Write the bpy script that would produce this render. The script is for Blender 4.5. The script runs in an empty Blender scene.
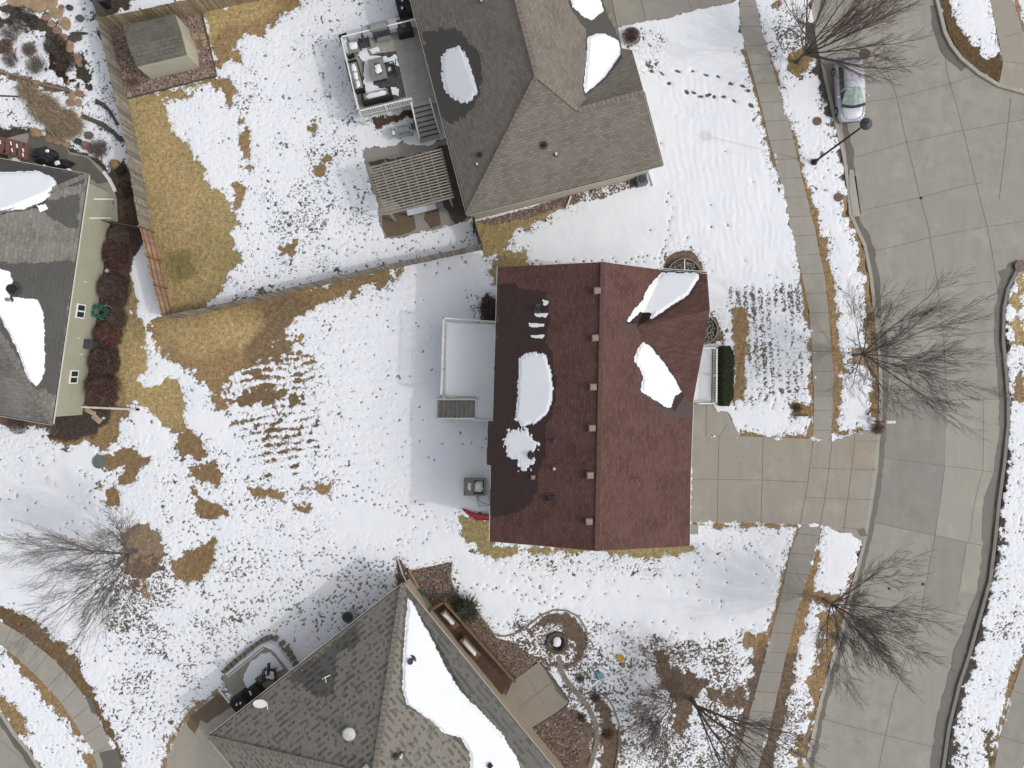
import bpy, math, random
import numpy as np
from mathutils import Vector, Matrix
R = math.radians
H = 49.0                      # camera height in metres
F = 1024 * 24 / 36            # focal length in picture pixels
sc = bpy.context.scene
COL = sc.collection
rnd = random.Random(11)

def P(px, py, h=0.0):         # the point at height h above the lawn seen at that place from straight above
    k = (H - h) / F
    return Vector(((px - 512) * k, (384 - py) * k, h))
PX = H / F                    # metres per pixel on the ground

# ------------------------------------------------------------------ materials
def newmat(name):
    m = bpy.data.materials.new(name); m.use_nodes = True
    nt = m.node_tree; b = nt.nodes['Principled BSDF']
    return m, nt, b
def node(nt, t, **kw):
    n = nt.nodes.new(t)
    for k, v in kw.items():
        if k in n.inputs: n.inputs[k].default_value = v
        else: setattr(n, k, v)
    return n
def mixc(nt, a, b, fac, mode='MIX'):
    n = nt.nodes.new('ShaderNodeMix'); n.data_type = 'RGBA'; n.blend_type = mode
    for sock, v in ((n.inputs[0], fac), (n.inputs[6], a), (n.inputs[7], b)):
        if hasattr(v, 'node'): nt.links.new(v, sock)
        elif isinstance(v, (int, float)): sock.default_value = v
        else: sock.default_value = (*v, 1) if len(v) == 3 else v
    return n.outputs[2]
def noise(nt, vec, scale, detail=3, rough=.55):
    n = node(nt, 'ShaderNodeTexNoise', Scale=scale, Detail=detail, Roughness=rough)
    nt.links.new(vec, n.inputs['Vector']); return n.outputs['Fac']
def ramp(nt, fac, a, b):
    n = nt.nodes.new('ShaderNodeMapRange'); n.interpolation_type = 'SMOOTHSTEP'
    nt.links.new(fac, n.inputs[0]); n.inputs[1].default_value = a; n.inputs[2].default_value = b
    return n.outputs[0]
def mathn(nt, op, a, b):
    n = nt.nodes.new('ShaderNodeMath'); n.operation = op
    for s, v in ((n.inputs[0], a), (n.inputs[1], b)):
        if hasattr(v, 'node'): nt.links.new(v, s)
        else: s.default_value = v
    return n.outputs[0]
def bump(nt, b, h, strength, dist):
    n = node(nt, 'ShaderNodeBump', Strength=strength, Distance=dist)
    nt.links.new(h, n.inputs['Height']); nt.links.new(n.outputs[0], b.inputs['Normal'])
MATS = {}
def M(name, col, rough=.8, var=.18, scale=3.0, metal=0.0, spec=.3, island=0.0, bmp=0.15):
    """surface of one colour with soft patchiness and grain, kept in object space"""
    if name in MATS: return MATS[name]
    m, nt, b = newmat(name)
    tc = nt.nodes.new('ShaderNodeTexCoord').outputs['Object']
    n1 = noise(nt, tc, scale, 4); n2 = noise(nt, tc, scale * 9, 2)
    f = mathn(nt, 'ADD', mathn(nt, 'MULTIPLY', n1, .65), mathn(nt, 'MULTIPLY', n2, .35))
    f = ramp(nt, f, .32, .68)
    lo = [c * (1 - var) for c in col]; hi = [min(1, c * (1 + var)) for c in col]
    c = mixc(nt, lo, hi, f)
    if island:
        g = nt.nodes.new('ShaderNodeNewGeometry').outputs['Random Per Island']
        c = mixc(nt, c, [x * (1 - island) for x in col], g)
    nt.links.new(c, b.inputs['Base Color'])
    b.inputs['Roughness'].default_value = rough; b.inputs['Metallic'].default_value = metal
    b.inputs['Specular IOR Level'].default_value = spec
    if bmp: bump(nt, b, n2, bmp, .02)
    MATS[name] = m; return m
def shingle(name, c1, c2, cm, roww=.22, bw=.42, blotch=.25, rough=.92, wet=0, cdark=.5, mort=.1, dash=0):
    if name in MATS: return MATS[name]
    m, nt, b = newmat(name)
    uv = nt.nodes.new('ShaderNodeUVMap').outputs[0]
    # wobble the courses slightly
    br = node(nt, 'ShaderNodeTexBrick'); br.offset = .5; br.offset_frequency = 2; br.squash = 1
    nt.links.new(uv, br.inputs['Vector'])
    br.inputs['Scale'].default_value = 1; br.inputs['Brick Width'].default_value = bw
    br.inputs['Row Height'].default_value = roww; br.inputs['Mortar Size'].default_value = roww * mort
    br.inputs['Mortar Smooth'].default_value = .6; br.inputs['Bias'].default_value = 0
    br.inputs['Color1'].default_value = (*c1, 1); br.inputs['Color2'].default_value = (*c2, 1)
    br.inputs['Mortar'].default_value = (*cm, 1)
    n1 = ramp(nt, noise(nt, uv, .55, 4), .3, .7)
    if dash:
        br.inputs['Color1'].default_value = (0, 0, 0, 1); br.inputs['Color2'].default_value = (1, 1, 1, 1); br.inputs['Mortar'].default_value = (.5, .5, .5, 1)
        sx = nt.nodes.new('ShaderNodeSeparateXYZ'); nt.links.new(uv, sx.inputs[0])
        row = mathn(nt, 'SINE', mathn(nt, 'MULTIPLY', sx.outputs[1], 2 * math.pi / (roww * 2)), 0.)
        sw = nt.nodes.new('ShaderNodeSeparateColor'); nt.links.new(br.outputs[0], sw.inputs[0])
        k_ = ramp(nt, mathn(nt, 'ADD', sw.outputs[0], mathn(nt, 'MULTIPLY', row, .28)), .18, .40)
        dashc = mixc(nt, c1, c2, k_)
    n2 = ramp(nt, noise(nt, uv, 5.5, 3), .3, .75)
    mp = node(nt, 'ShaderNodeMapping'); nt.links.new(uv, mp.inputs[0]); mp.inputs['Scale'].default_value = (.5, 3, 1)
    n3 = ramp(nt, noise(nt, mp.outputs[0], 4, 2), .5, .75)
    c = mixc(nt, dashc if dash else br.outputs[0], [x * .62 for x in c1], mathn(nt, 'MULTIPLY', n2, blotch * 1.6))
    c = mixc(nt, c, [min(1, x * 1.3) for x in c2], mathn(nt, 'MULTIPLY', n1, blotch))
    c = mixc(nt, c, [x * .55 for x in c1], mathn(nt, 'MULTIPLY', n3, .35))
    nt.links.new(c, b.inputs['Base Color']); b.inputs['Roughness'].default_value = rough
    b.inputs['Specular IOR Level'].default_value = .5 if wet else .2
    bump(nt, b, mathn(nt, 'ADD', br.outputs[1], n2), -.3, .02)
    MATS[name] = m; return m
def concrete(name, col, stain=.25, rough=.85, tone=None):
    if name in MATS: return MATS[name]
    m, nt, b = newmat(name)
    tc = nt.nodes.new('ShaderNodeTexCoord').outputs['Object']
    n0 = ramp(nt, noise(nt, tc, .18, 3), .35, .7)
    n1 = ramp(nt, noise(nt, tc, .9, 5, .65), .38, .7)
    n2 = noise(nt, tc, 14, 3)
    mp = node(nt, 'ShaderNodeMapping'); nt.links.new(tc, mp.inputs[0]); mp.inputs['Scale'].default_value = (1.3, .16, 1)
    n3 = ramp(nt, noise(nt, mp.outputs[0], 1.2, 4, .6), .45, .75)
    c = mixc(nt, col, [x * (1 - stain) for x in col], n1)
    c = mixc(nt, c, tone or [col[0] * .93, col[1] * .93, col[2] * .97], n0)
    c = mixc(nt, c, [x * .86 for x in col], mathn(nt, 'MULTIPLY', n3, .85))
    c = mixc(nt, c, [min(1, x * 1.22) for x in col], mathn(nt, 'MULTIPLY', ramp(nt, noise(nt, tc, .42, 6, .7), .52, .72), .55))
    c = mixc(nt, c, [x * .75 for x in col], mathn(nt, 'MULTIPLY', ramp(nt, n2, .45, .8), .5))
    vo = node(nt, 'ShaderNodeTexVoronoi', Scale=.55); nt.links.new(tc, vo.inputs['Vector'])
    sp = mathn(nt, 'LESS_THAN', vo.outputs['Distance'], .045)
    c = mixc(nt, c, [x * .4 for x in col], mathn(nt, 'MULTIPLY', sp, .6))
    nt.links.new(c, b.inputs['Base Color']); b.inputs['Roughness'].default_value = rough
    b.inputs['Specular IOR Level'].default_value = .3
    bump(nt, b, n2, .15, .01)
    MATS[name] = m; return m
def gravelmat(name, cols, scale=9):
    if name in MATS: return MATS[name]
    m, nt, b = newmat(name)
    tc = nt.nodes.new('ShaderNodeTexCoord').outputs['Object']
    vo = node(nt, 'ShaderNodeTexVoronoi', Scale=scale); nt.links.new(tc, vo.inputs['Vector'])
    sep = nt.nodes.new('ShaderNodeSeparateColor'); nt.links.new(vo.outputs['Color'], sep.inputs[0])
    c = mixc(nt, cols[0], cols[1], sep.outputs[0]); c = mixc(nt, c, cols[2], ramp(nt, sep.outputs[1], .6, .9))
    c = mixc(nt, c, [x * .35 for x in cols[0]], ramp(nt, vo.outputs['Distance'], .45, .8))
    c = mixc(nt, c, cols[3], ramp(nt, noise(nt, tc, 1.2, 4), .5, .7))
    nt.links.new(c, b.inputs['Base Color']); b.inputs['Roughness'].default_value = .9
    bump(nt, b, vo.outputs['Distance'], -.7, .04)
    MATS[name] = m; return m
SNOWC = (.83, .84, .86)
def snowmat(name, crumb=.25):
    if name in MATS: return MATS[name]
    m, nt, b = newmat(name)
    tc = nt.nodes.new('ShaderNodeTexCoord').outputs['Object']
    n = noise(nt, tc, 7, 5, .65)
    c = mixc(nt, SNOWC, (.80, .82, .86), ramp(nt, noise(nt, tc, 1.1, 3), .3, .7))
    nt.links.new(c, b.inputs['Base Color']); b.inputs['Roughness'].default_value = .7
    b.inputs['Specular IOR Level'].default_value = .15
    bump(nt, b, n, crumb, .05)
    MATS[name] = m; return m

# ------------------------------------------------------------------ mesh builder
ROOTLOC = {}
class MB:
    def __init__(s): s.v = []; s.f = []; s.m = []; s.uv = None
    def add(s, vs, fs, mi=0):
        o = len(s.v); s.v += [tuple(v) for v in vs]
        s.f += [tuple(o + i for i in f) for f in fs]; s.m += [mi] * len(fs); return s
    def box(s, c, size, rz=0, mi=0, taper=1.0, rot=None):
        x, y, z = (a / 2 for a in size)
        M3 = rot or Matrix.Rotation(rz, 3, 'Z')
        vs = []
        for dz in (-z, z):
            t = taper if dz > 0 else 1
            for dx, dy in ((-x, -y), (x, -y), (x, y), (-x, y)):
                vs.append(Vector(c) + M3 @ Vector((dx * t, dy * t, dz)))
        return s.add(vs, [(3, 2, 1, 0), (4, 5, 6, 7), (0, 1, 5, 4), (1, 2, 6, 5), (2, 3, 7, 6), (3, 0, 4, 7)], mi)
    def beam(s, a, b, w, h, mi=0):
        a, b = Vector(a), Vector(b); d = b - a; L = d.length
        if L < 1e-6: return s
        x = d / L; up = Vector((0, 0, 1)) if abs(x.z) < .95 else Vector((1, 0, 0))
        y = up.cross(x).normalized(); z = x.cross(y)
        return s.box((a + b) / 2, (L, w, h), mi=mi, rot=Matrix((x, y, z)).transposed())
    def prism(s, pts, z0, z1, mi=0):          # pts: (x, y) world, counter-clockwise or not
        n = len(pts)
        ar = sum(pts[i][0] * pts[(i + 1) % n][1] - pts[(i + 1) % n][0] * pts[i][1] for i in range(n))
        if ar < 0: pts = pts[::-1]
        vs = [(p[0], p[1], z0) for p in pts] + [(p[0], p[1], z1) for p in pts]
        fs = [tuple(range(n))[::-1], tuple(range(n, 2 * n))] + [(i, (i + 1) % n, n + (i + 1) % n, n + i) for i in range(n)]
        return s.add(vs, fs, mi)
    def sheet(s, pts, mi=0):
        pts = [Vector(p) for p in pts]; n = len(pts)
        ar = sum(pts[i].x * pts[(i + 1) % n].y - pts[(i + 1) % n].x * pts[i].y for i in range(n))
        if ar < 0: pts = pts[::-1]
        return s.add(pts, [tuple(range(n))], mi)
    def strip(s, pts, w, mi=0):               # flat ribbon along a polyline
        pts = [Vector(p) for p in pts]; vs = []
        for i, p in enumerate(pts):
            d = (pts[min(i + 1, len(pts) - 1)] - pts[max(i - 1, 0)]); d.z = 0; d.normalize()
            nrm = Vector((-d.y, d.x, 0)) * w / 2
            vs += [p - nrm, p + nrm]
        return s.add(vs, [(2 * i, 2 * i + 2, 2 * i + 3, 2 * i + 1) for i in range(len(pts) - 1)], mi)
    def wallstrip(s, pts, w, z0, z1, mi=0):   # kerb-like solid along a polyline
        pts = [Vector(p) for p in pts]; L = []
        for i, p in enumerate(pts):
            d = (pts[min(i + 1, len(pts) - 1)] - pts[max(i - 1, 0)]); d.z = 0; d.normalize()
            nrm = Vector((-d.y, d.x, 0)) * w / 2
            L += [(p.x - nrm.x, p.y - nrm.y, z0), (p.x + nrm.x, p.y + nrm.y, z0), (p.x + nrm.x * .8, p.y + nrm.y * .8, z1), (p.x - nrm.x * .8, p.y - nrm.y * .8, z1)]
        fs = []
        for i in range(len(pts) - 1):
            a = 4 * i; b = a + 4
            fs += [(a + k, b + k, b + (k + 1) % 4, a + (k + 1) % 4) for k in range(4)]
        fs += [(0, 1, 2, 3), (4 * len(pts) - 1, 4 * len(pts) - 2, 4 * len(pts) - 3, 4 * len(pts) - 4)]
        return s.add(L, fs, mi)
    def tube(s, pts, rad, sides=6, mi=0, cap=True):
        pts = [Vector(p) for p in pts]; n = len(pts)
        if not hasattr(rad, '__len__'): rad = [rad] * n
        base = len(s.v); d0 = (pts[1] - pts[0]).normalized()
        u = d0.orthogonal().normalized()
        for i, p in enumerate(pts):
            d = (pts[min(i + 1, n - 1)] - pts[max(i - 1, 0)]).normalized()
            u = (u - d * u.dot(d)); u = u.normalized() if u.length > 1e-6 else d.orthogonal().normalized()
            w = d.cross(u)
            for k in range(sides):
                a = 2 * math.pi * k / sides
                q = p + (u * math.cos(a) + w * math.sin(a)) * rad[i]
                s.v.append((q.x, q.y, q.z))
        for i in range(n - 1):
            for k in range(sides):
                k2 = (k + 1) % sides
                s.f.append((base + i * sides + k, base + i * sides + k2, base + (i + 1) * sides + k2, base + (i + 1) * sides + k)); s.m.append(mi)
        if cap:
            s.f.append(tuple(base + k for k in range(sides))[::-1]); s.m.append(mi)
            s.f.append(tuple(base + (n - 1) * sides + k for k in range(sides))); s.m.append(mi)
        return s
    def lathe(s, c, prof, sides=16, mi=0, squash=(1, 1)):
        c = Vector(c); base = len(s.v); n = len(prof)
        for r, z in prof:
            for k in range(sides):
                a = 2 * math.pi * k / sides
                s.v.append((c.x + r * math.cos(a) * squash[0], c.y + r * math.sin(a) * squash[1], c.z + z))
        for i in range(n - 1):
            for k in range(sides):
                k2 = (k + 1) % sides
                s.f.append((base + i * sides + k, base + i * sides + k2, base + (i + 1) * sides + k2, base + (i + 1) * sides + k)); s.m.append(mi)
        s.f.append(tuple(base + k for k in range(sides))[::-1]); s.m.append(mi)
        s.f.append(tuple(base + (n - 1) * sides + k for k in range(sides))); s.m.append(mi)
        return s
    def blob(s, c, r, seed=0, mi=0, rough=.15, flat=1.0, sub=2):
        g = random.Random(seed); c = Vector(c)
        n1, n2 = 8 * sub // 2, 5 * sub // 2 + 1
        prof = [(math.sin(math.pi * i / n2), -math.cos(math.pi * i / n2)) for i in range(n2 + 1)]
        base = len(s.v); N = n1 * 2
        for rr, z in prof:
            for k in range(N):
                a = 2 * math.pi * k / N; q = 1 + g.uniform(-rough, rough) if rr > .01 else 1
                s.v.append((c.x + r[0] * max(rr, .02) * math.cos(a) * q, c.y + r[1] * max(rr, .02) * math.sin(a) * q, c.z + r[2] * z * flat * q))
        for i in range(n2):
            for k in range(N):
                k2 = (k + 1) % N
                s.f.append((base + i * N + k, base + i * N + k2, base + (i + 1) * N + k2, base + (i + 1) * N + k)); s.m.append(mi)
        return s
    def leaf(s, p, size, g, mi=0, flatness=1.0):
        a = Vector((g.uniform(-1, 1), g.uniform(-1, 1), g.uniform(-flatness, flatness))).normalized()
        b = a.orthogonal().normalized(); b.rotate(Matrix.Rotation(g.uniform(0, 6.28), 3, a))
        p = Vector(p); L = a * size; W = b * size * .4
        return s.add([p - L, p + W, p + L, p - W], [(0, 1, 2, 3)], mi)
    def build(s, name, mats, parent=None, smooth=False, uv=None, bevel=0):
        if not isinstance(mats, (list, tuple)): mats = [mats]
        loc = ROOTLOC.get(parent.name, Vector((0, 0, 0))) if parent else Vector((0, 0, 0))
        me = bpy.data.meshes.new(name)
        me.from_pydata([(v[0] - loc.x, v[1] - loc.y, v[2] - loc.z) for v in s.v], [], s.f)
        for m in mats: me.materials.append(m)
        me.polygons.foreach_set('material_index', s.m)
        if smooth: me.polygons.foreach_set('use_smooth', [True] * len(s.f))
        if uv is not None:
            l = me.uv_layers.new(name='UVMap')
            buf = []
            for p in me.polygons:
                for vi in p.vertices: buf += list(uv[vi])
            l.data.foreach_set('uv', buf)
        me.update()
        o = bpy.data.objects.new(name, me); COL.objects.link(o)
        if parent: o.parent = parent; ROOTLOC[o.name] = loc
        if bevel:
            b = o.modifiers.new('bevel', 'BEVEL'); b.width = bevel; b.segments = 2; b.limit_method = 'ANGLE'
        return o
def thing(name, label, cat, loc, group=None):
    o = bpy.data.objects.new(name, None); COL.objects.link(o); o.location = loc; o.empty_display_size = .3
    ROOTLOC[o.name] = Vector(loc); o['label'] = label; o['category'] = cat
    if group: o['group'] = group
    return o
def tag(o, label, cat, group=None, kind=None):
    if label: o['label'] = label
    if cat: o['category'] = cat
    if group: o['group'] = group
    if kind: o['kind'] = kind
    return o
def setorigin(o, loc):        # put the origin of a one-mesh thing at its base
    loc = Vector(loc); o.data.transform(Matrix.Translation(-loc)); o.location = loc; return o
def copy_tree(o, parent=None):
    c = o.copy(); COL.objects.link(c)
    if parent: c.parent = parent
    ROOTLOC[c.name] = ROOTLOC.get(o.name, Vector((0, 0, 0)))
    for ch in list(o.children): copy_tree(ch, c)
    return c

# ------------------------------------------------------------------ fields over the ground, in pixels
def sdf(poly, X, Y):
    n = len(poly); d = np.full(X.shape, 1e9); ins = np.zeros(X.shape, bool)
    for i in range(n):
        x1, y1 = poly[i]; x2, y2 = poly[(i + 1) % n]
        ex, ey = x2 - x1, y2 - y1; wx, wy = X - x1, Y - y1
        t = np.clip((wx * ex + wy * ey) / (ex * ex + ey * ey + 1e-9), 0, 1)
        d = np.minimum(d, (wx - ex * t) ** 2 + (wy - ey * t) ** 2)
        c = ((y1 > Y) != (y2 > Y)) & (X < ex * (Y - y1) / (ey if abs(ey) > 1e-9 else 1e-9) + x1)
        ins ^= c
    return np.where(ins, 1., -1.) * np.sqrt(d)
def vnoise(X, Y, scale, seed):
    g = np.random.RandomState(seed); n = 512
    L = g.rand(n, n)
    u = X / scale + 77.3; v = Y / scale + 51.7
    i = np.floor(u).astype(int); j = np.floor(v).astype(int); a = u - i; b = v - j
    a = a * a * (3 - 2 * a); b = b * b * (3 - 2 * b); i %= n; j %= n; i2 = (i + 1) % n; j2 = (j + 1) % n
    r = (L[i, j] * (1 - a) + L[i2, j] * a) * (1 - b) + (L[i, j2] * (1 - a) + L[i2, j2] * a) * b
    return (r - .5) * 3.2
def rotnoise(X, Y, scale, seed, ang=.5):
    c, s = math.cos(ang), math.sin(ang); return vnoise(X * c - Y * s, X * s + Y * c, scale, seed)
def fbm(X, Y, scale, seed, octv=3):
    r = 0; a = 1; t = 0
    for k in range(octv):
        r = r + a * rotnoise(X, Y, scale / 2 ** k, seed + k, .4 + k); t += a * a; a *= .55
    return r / math.sqrt(t)
# ================================================================== THE GROUND
G0x, G1x, G0y, G1y = -110, 1134, -110, 878
xs = np.arange(G0x, G1x + .5, 1.0); ys = np.arange(G0y, G1y + .5, 1.0)
GX, GY = np.meshgrid(xs, ys)
N2 = fbm(GX, GY, 2.6, 3, 2); N4 = fbm(GX, GY, 5, 7, 2); N8 = fbm(GX, GY, 10, 12); N20 = fbm(GX, GY, 26, 21); N60 = fbm(GX, GY, 80, 33)
BARE = np.full(GX.shape, -14.0); DENS = np.zeros(GX.shape); ZOFF = np.zeros(GX.shape)
TINT = np.zeros(GX.shape + (3,)); TINT[:] = (.125, .108, .092)
ROWS = np.zeros(GX.shape)
def window(poly, mar=25):
    a = np.array(poly); x0, y0 = a.min(0) - mar; x1, y1 = a.max(0) + mar
    i0 = max(0, int(y0 - G0y)); i1 = min(GX.shape[0], int(y1 - G0y) + 1); j0 = max(0, int(x0 - G0x)); j1 = min(GX.shape[1], int(x1 - G0x) + 1)
    return slice(i0, i1), slice(j0, j1)
GOLD = (.37, .278, .140); BROWN = (.262, .180, .096); MULCH = (.145, .103, .078); DARK = (.065, .052, .043); OLIVE = (.305, .238, .118); TAN = (.24, .18, .125)
def bare(poly, tint=GOLD, amp=4.0, hard=1.0, fine=1.0):
    w = window(poly); d = sdf(poly, GX[w], GY[w])
    f = d * hard + amp * (.75 * N8[w] + .45 * N4[w] * fine + .35 * N2[w] * fine)
    BARE[w] = np.maximum(BARE[w], f)
    t = np.clip((f + 1.5) / 3, 0, 1)[..., None]
    TINT[w] = TINT[w] * (1 - t) + np.array(tint) * t
def tintonly(poly, tint, soft=10):
    w = window(poly); t = np.clip(sdf(poly, GX[w], GY[w]) / soft + .5 + .5 * N20[w], 0, 1)[..., None]
    TINT[w] = TINT[w] * (1 - t) + np.array(tint) * t
def specks(poly, dens, soft=14):
    w = window(poly, 30); t = np.clip(sdf(poly, GX[w], GY[w]) / soft + .5 + .35 * N8[w], 0, 1)
    DENS[w] = np.maximum(DENS[w], dens * t)
def snowback(poly, amp=3.0):
    w = window(poly); d = sdf(poly, GX[w], GY[w]) + amp * (.75 * N8[w] + .45 * N4[w])
    BARE[w] = np.minimum(BARE[w], -d)
def box_(x0, y0, x1, y1): return [(x0, y0), (x1, y0), (x1, y1), (x0, y1)]
def ring_(cx, cy, r, n=20, ry=None): return [(cx + r * math.cos(6.2832 * k / n), cy + (ry or r) * math.sin(6.2832 * k / n)) for k in range(n)]
def band(pts, w):             # polygon w pixels to both sides of a polyline
    L, Rr = [], []
    for i, p in enumerate(pts):
        a = pts[max(i - 1, 0)]; b = pts[min(i + 1, len(pts) - 1)]; dx, dy = b[0] - a[0], b[1] - a[1]; q = math.hypot(dx, dy) or 1
        ww = w[i] if hasattr(w, '__len__') else w
        L.append((p[0] - dy / q * ww, p[1] + dx / q * ww)); Rr.append((p[0] + dy / q * ww, p[1] - dx / q * ww))
    return L + Rr[::-1]

# --- outlines of kerbs and pavings, all traced at ground level
K1 = [(790, -420), (800, -200), (808, -60), (814, 0), (820, 40), (828, 80), (837, 118), (846, 155), (851, 190), (853, 214), (859, 228), (867, 245), (873, 275), (878, 318), (882, 360), (883, 395), (882, 425), (876, 480), (866, 545), (853, 595), (841, 640), (823, 701), (808, 768), (788, 860), (750, 1050)]
K2 = [(1500, 300), (1200, 262), (1060, 250), (1030, 258), (1016, 268), (1006, 288), (1002, 308), (1001, 340), (1004, 372), (1006, 400), (1006, 425), (1002, 465), (997, 500), (993, 540), (988, 580), (979, 612), (967, 655), (957, 685), (947, 726), (941, 768), (928, 860), (900, 1050)]
K3 = [(900, -420), (918, -100), (935, 0), (943, 33), (950, 47), (960, 60), (978, 75), (998, 87), (1030, 96), (1100, 105), (1500, 150)]
K4 = [(-300, 560), (-60, 668), (0, 716), (13, 736), (27, 753), (38, 771), (60, 820), (90, 950)]
road = K1 + K2[::-1] + K3[::-1]
road_sw = K4 + [(-300, 950)]
SWK_L = [(725, -80), (738, 0), (741, 37), (749, 60), (762, 110), (767, 132), (781, 185), (793, 242), (800, 267), (809, 310), (813, 360), (814, 397), (813, 440)]
SWK_R = [(741, -80), (756, 0), (762, 32), (768, 50), (778, 87), (790, 125), (803, 182), (815, 230), (825, 280), (830, 330), (833, 372), (833, 400), (831, 440)]
walk_main = SWK_L + SWK_R[::-1]
SW2_L = [(801, 524), (790, 552), (782, 592), (770, 638), (747, 723), (735, 768), (715, 860)]
SW2_R = [(821, 526), (815, 552), (800, 602), (786, 655), (771, 723), (758, 768), (738, 860)]
walk_low = SW2_L + SW2_R[::-1]
SW3_R = [(-80, 590), (0, 621), (25, 636), (52, 658), (70, 677), (82, 693), (97, 716), (112, 746), (122, 768), (150, 860)]
SW3_L = [(-80, 612), (0, 643), (17, 658), (37, 676), (60, 701), (77, 726), (92, 751), (98, 768), (125, 860)]
walk_sw = SW3_R + SW3_L[::-1]
drive = [(690, 436), (741, 436), (813, 439), (832, 440), (847, 436), (862, 431), (880, 428), (878, 470), (872, 510), (866, 543), (845, 533), (822, 526), (798, 524), (690, 522)]
porchwalk = [(690, 398), (709, 400), (717, 411), (727, 412), (740, 436), (690, 436)]
drive_n = [(585, -160), (608, 0), (618, 28), (665, 19), (727, 4), (738, 1), (738, -160)]
drive_ne = [(990, -120), (990, 0), (998, 37), (1003, 62), (999, 85), (1030, 94), (1130, 105), (1130, 50), (1023, 33), (1013, 0), (1005, -120)]
walk_e = [(1080, 560), (1030, 640), (1013, 688), (1000, 736), (994, 768), (975, 860), (1005, 860), (1024, 768), (1034, 720), (1050, 660), (1110, 570)]
patio_n = [(361, 151), (366, 147), (385, 148), (400, 143), (425, 145), (447, 139), (458, 165), (470, 221), (440, 229), (385, 240), (377, 215), (374, 195), (366, 168)]
patio_w = [(163, 790), (167, 760), (173, 742), (185, 722), (200, 707), (222, 691), (262, 720), (262, 790)]
patio_pit = [(222, 676), (267, 645), (292, 676), (296, 690), (255, 722), (232, 700)]
patio_s = [(538, 660), (547, 672), (568, 700), (568, 705), (531, 728), (505, 697), (512, 682)]
patio_wh = [(55, 128), (70, 152), (88, 156), (102, 168), (112, 183), (117, 200), (118, 222), (105, 220), (80, 212), (80, 175), (10, 160), (0, 140), (40, 130)]
shed_bed = [(98, 32), (201, 8), (217, 76), (127, 99), (113, 60)]

# --- grass and mulch showing
bare([(203, 14), (256, -8), (330, -60), (330, -20), (303, -2), (292, 12), (275, 22), (262, 34), (245, 36), (234, 47), (228, 60), (219, 78), (214, 60)], BROWN, 3.5)
tintonly([(200, 0), (300, -20), (260, 20), (210, 40)], GOLD)
bare([(127, 99), (214, 77), (205, 84), (185, 94), (166, 100), (164, 118), (175, 138), (190, 150), (203, 168), (212, 188), (228, 200), (236, 225), (232, 240), (240, 256), (228, 280), (216, 298), (200, 309), (168, 320), (150, 260), (136, 180), (124, 100)], OLIVE, 4)
tintonly([(130, 100), (170, 100), (200, 190), (205, 290), (170, 320), (150, 200)], GOLD, 30)
tintonly(ring_(180, 265, 16), (.20, .17, .075), 16)
for p in ([(222, 80), (231, 76), (237, 92), (229, 108), (224, 98)], [(226, 50), (238, 52), (244, 66), (234, 60)], [(206, 78), (222, 82), (218, 90)], [(240, 110), (246, 118), (250, 150), (247, 175), (241, 160), (242, 130)], [(235, 185), (246, 188), (243, 215), (235, 210)], [(310, 165), (330, 155), (322, 175), (312, 172)], [(308, 118), (318, 120), (316, 130), (309, 128)], [(280, 248), (300, 240), (296, 255), (280, 258)]): bare(p, BROWN, 3.5)
bare([(148, 315), (162, 313), (256, 297), (330, 283), (385, 268), (397, 272), (385, 282), (345, 296), (318, 304), (302, 318), (290, 330), (275, 345), (262, 362), (238, 368), (228, 380), (224, 396), (228, 408), (214, 404), (205, 380), (190, 366), (172, 366), (154, 348)], BROWN, 4.5)
tintonly([(150, 320), (260, 308), (290, 320), (250, 350), (160, 340)], GOLD, 20)
bare([(222, 390), (250, 393), (290, 388), (305, 390), (290, 398), (262, 403), (236, 408)], BROWN, 7, .6)
bare([(262, 352), (300, 335), (305, 345), (285, 352), (266, 360)], BROWN, 7)
bare([(112, 250), (128, 262), (134, 290), (137, 312), (147, 345), (148, 365), (140, 378), (148, 386), (176, 376), (185, 392), (187, 430), (176, 434), (165, 424), (150, 408), (135, 403), (112, 412), (110, 370), (112, 330)], OLIVE, 3.5)
tintonly([(120, 330), (150, 345), (185, 395), (185, 430), (130, 400)], GOLD, 16)
bare([(112, 404), (130, 405), (122, 425), (118, 444), (106, 450), (94, 442), (82, 444), (50, 442), (48, 410), (90, 404)], BROWN, 3.5)
bare([(50, 406), (112, 405), (108, 424), (96, 434), (74, 440), (50, 438)], DARK, 2.5)
bare([(-80, 400), (56, 416), (52, 428), (0, 424), (-80, 410)], MULCH, 3)
bare([(112, 165), (124, 160), (138, 186), (141, 225), (142, 246), (132, 258), (128, 300), (121, 330), (118, 370), (117, 408), (70, 408), (78, 330), (95, 240)], (.085, .058, .045), 2)
for p in ([(175, 434), (191, 431), (208, 454), (200, 460), (184, 458), (175, 448)], [(190, 466), (213, 462), (219, 476), (220, 486), (205, 484), (188, 476)], [(193, 489), (210, 503), (230, 506), (228, 518), (212, 524), (197, 515)], [(174, 560), (190, 551), (206, 540), (214, 542), (215, 560), (200, 578), (186, 583), (174, 576)], [(106, 455), (130, 449), (151, 458), (148, 466), (138, 476), (127, 488), (116, 481), (121, 468), (106, 468)], [(101, 487), (115, 483), (121, 495), (118, 505), (105, 508), (101, 498)], [(247, 488), (258, 487), (271, 491), (265, 498), (254, 497)], [(275, 493), (284, 492), (284, 502), (275, 500)], [(293, 504), (309, 508), (305, 513), (294, 511)], [(140, 560), (150, 590), (147, 600), (143, 590), (136, 570)], [(300, 484), (330, 486), (328, 494), (300, 491)]): bare(p, BROWN, 3.2)
bare(ring_(140, 549, 23, ry=26), TAN, 4); bare([(122, 560), (158, 560), (156, 580), (135, 585)], MULCH, 7)
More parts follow.
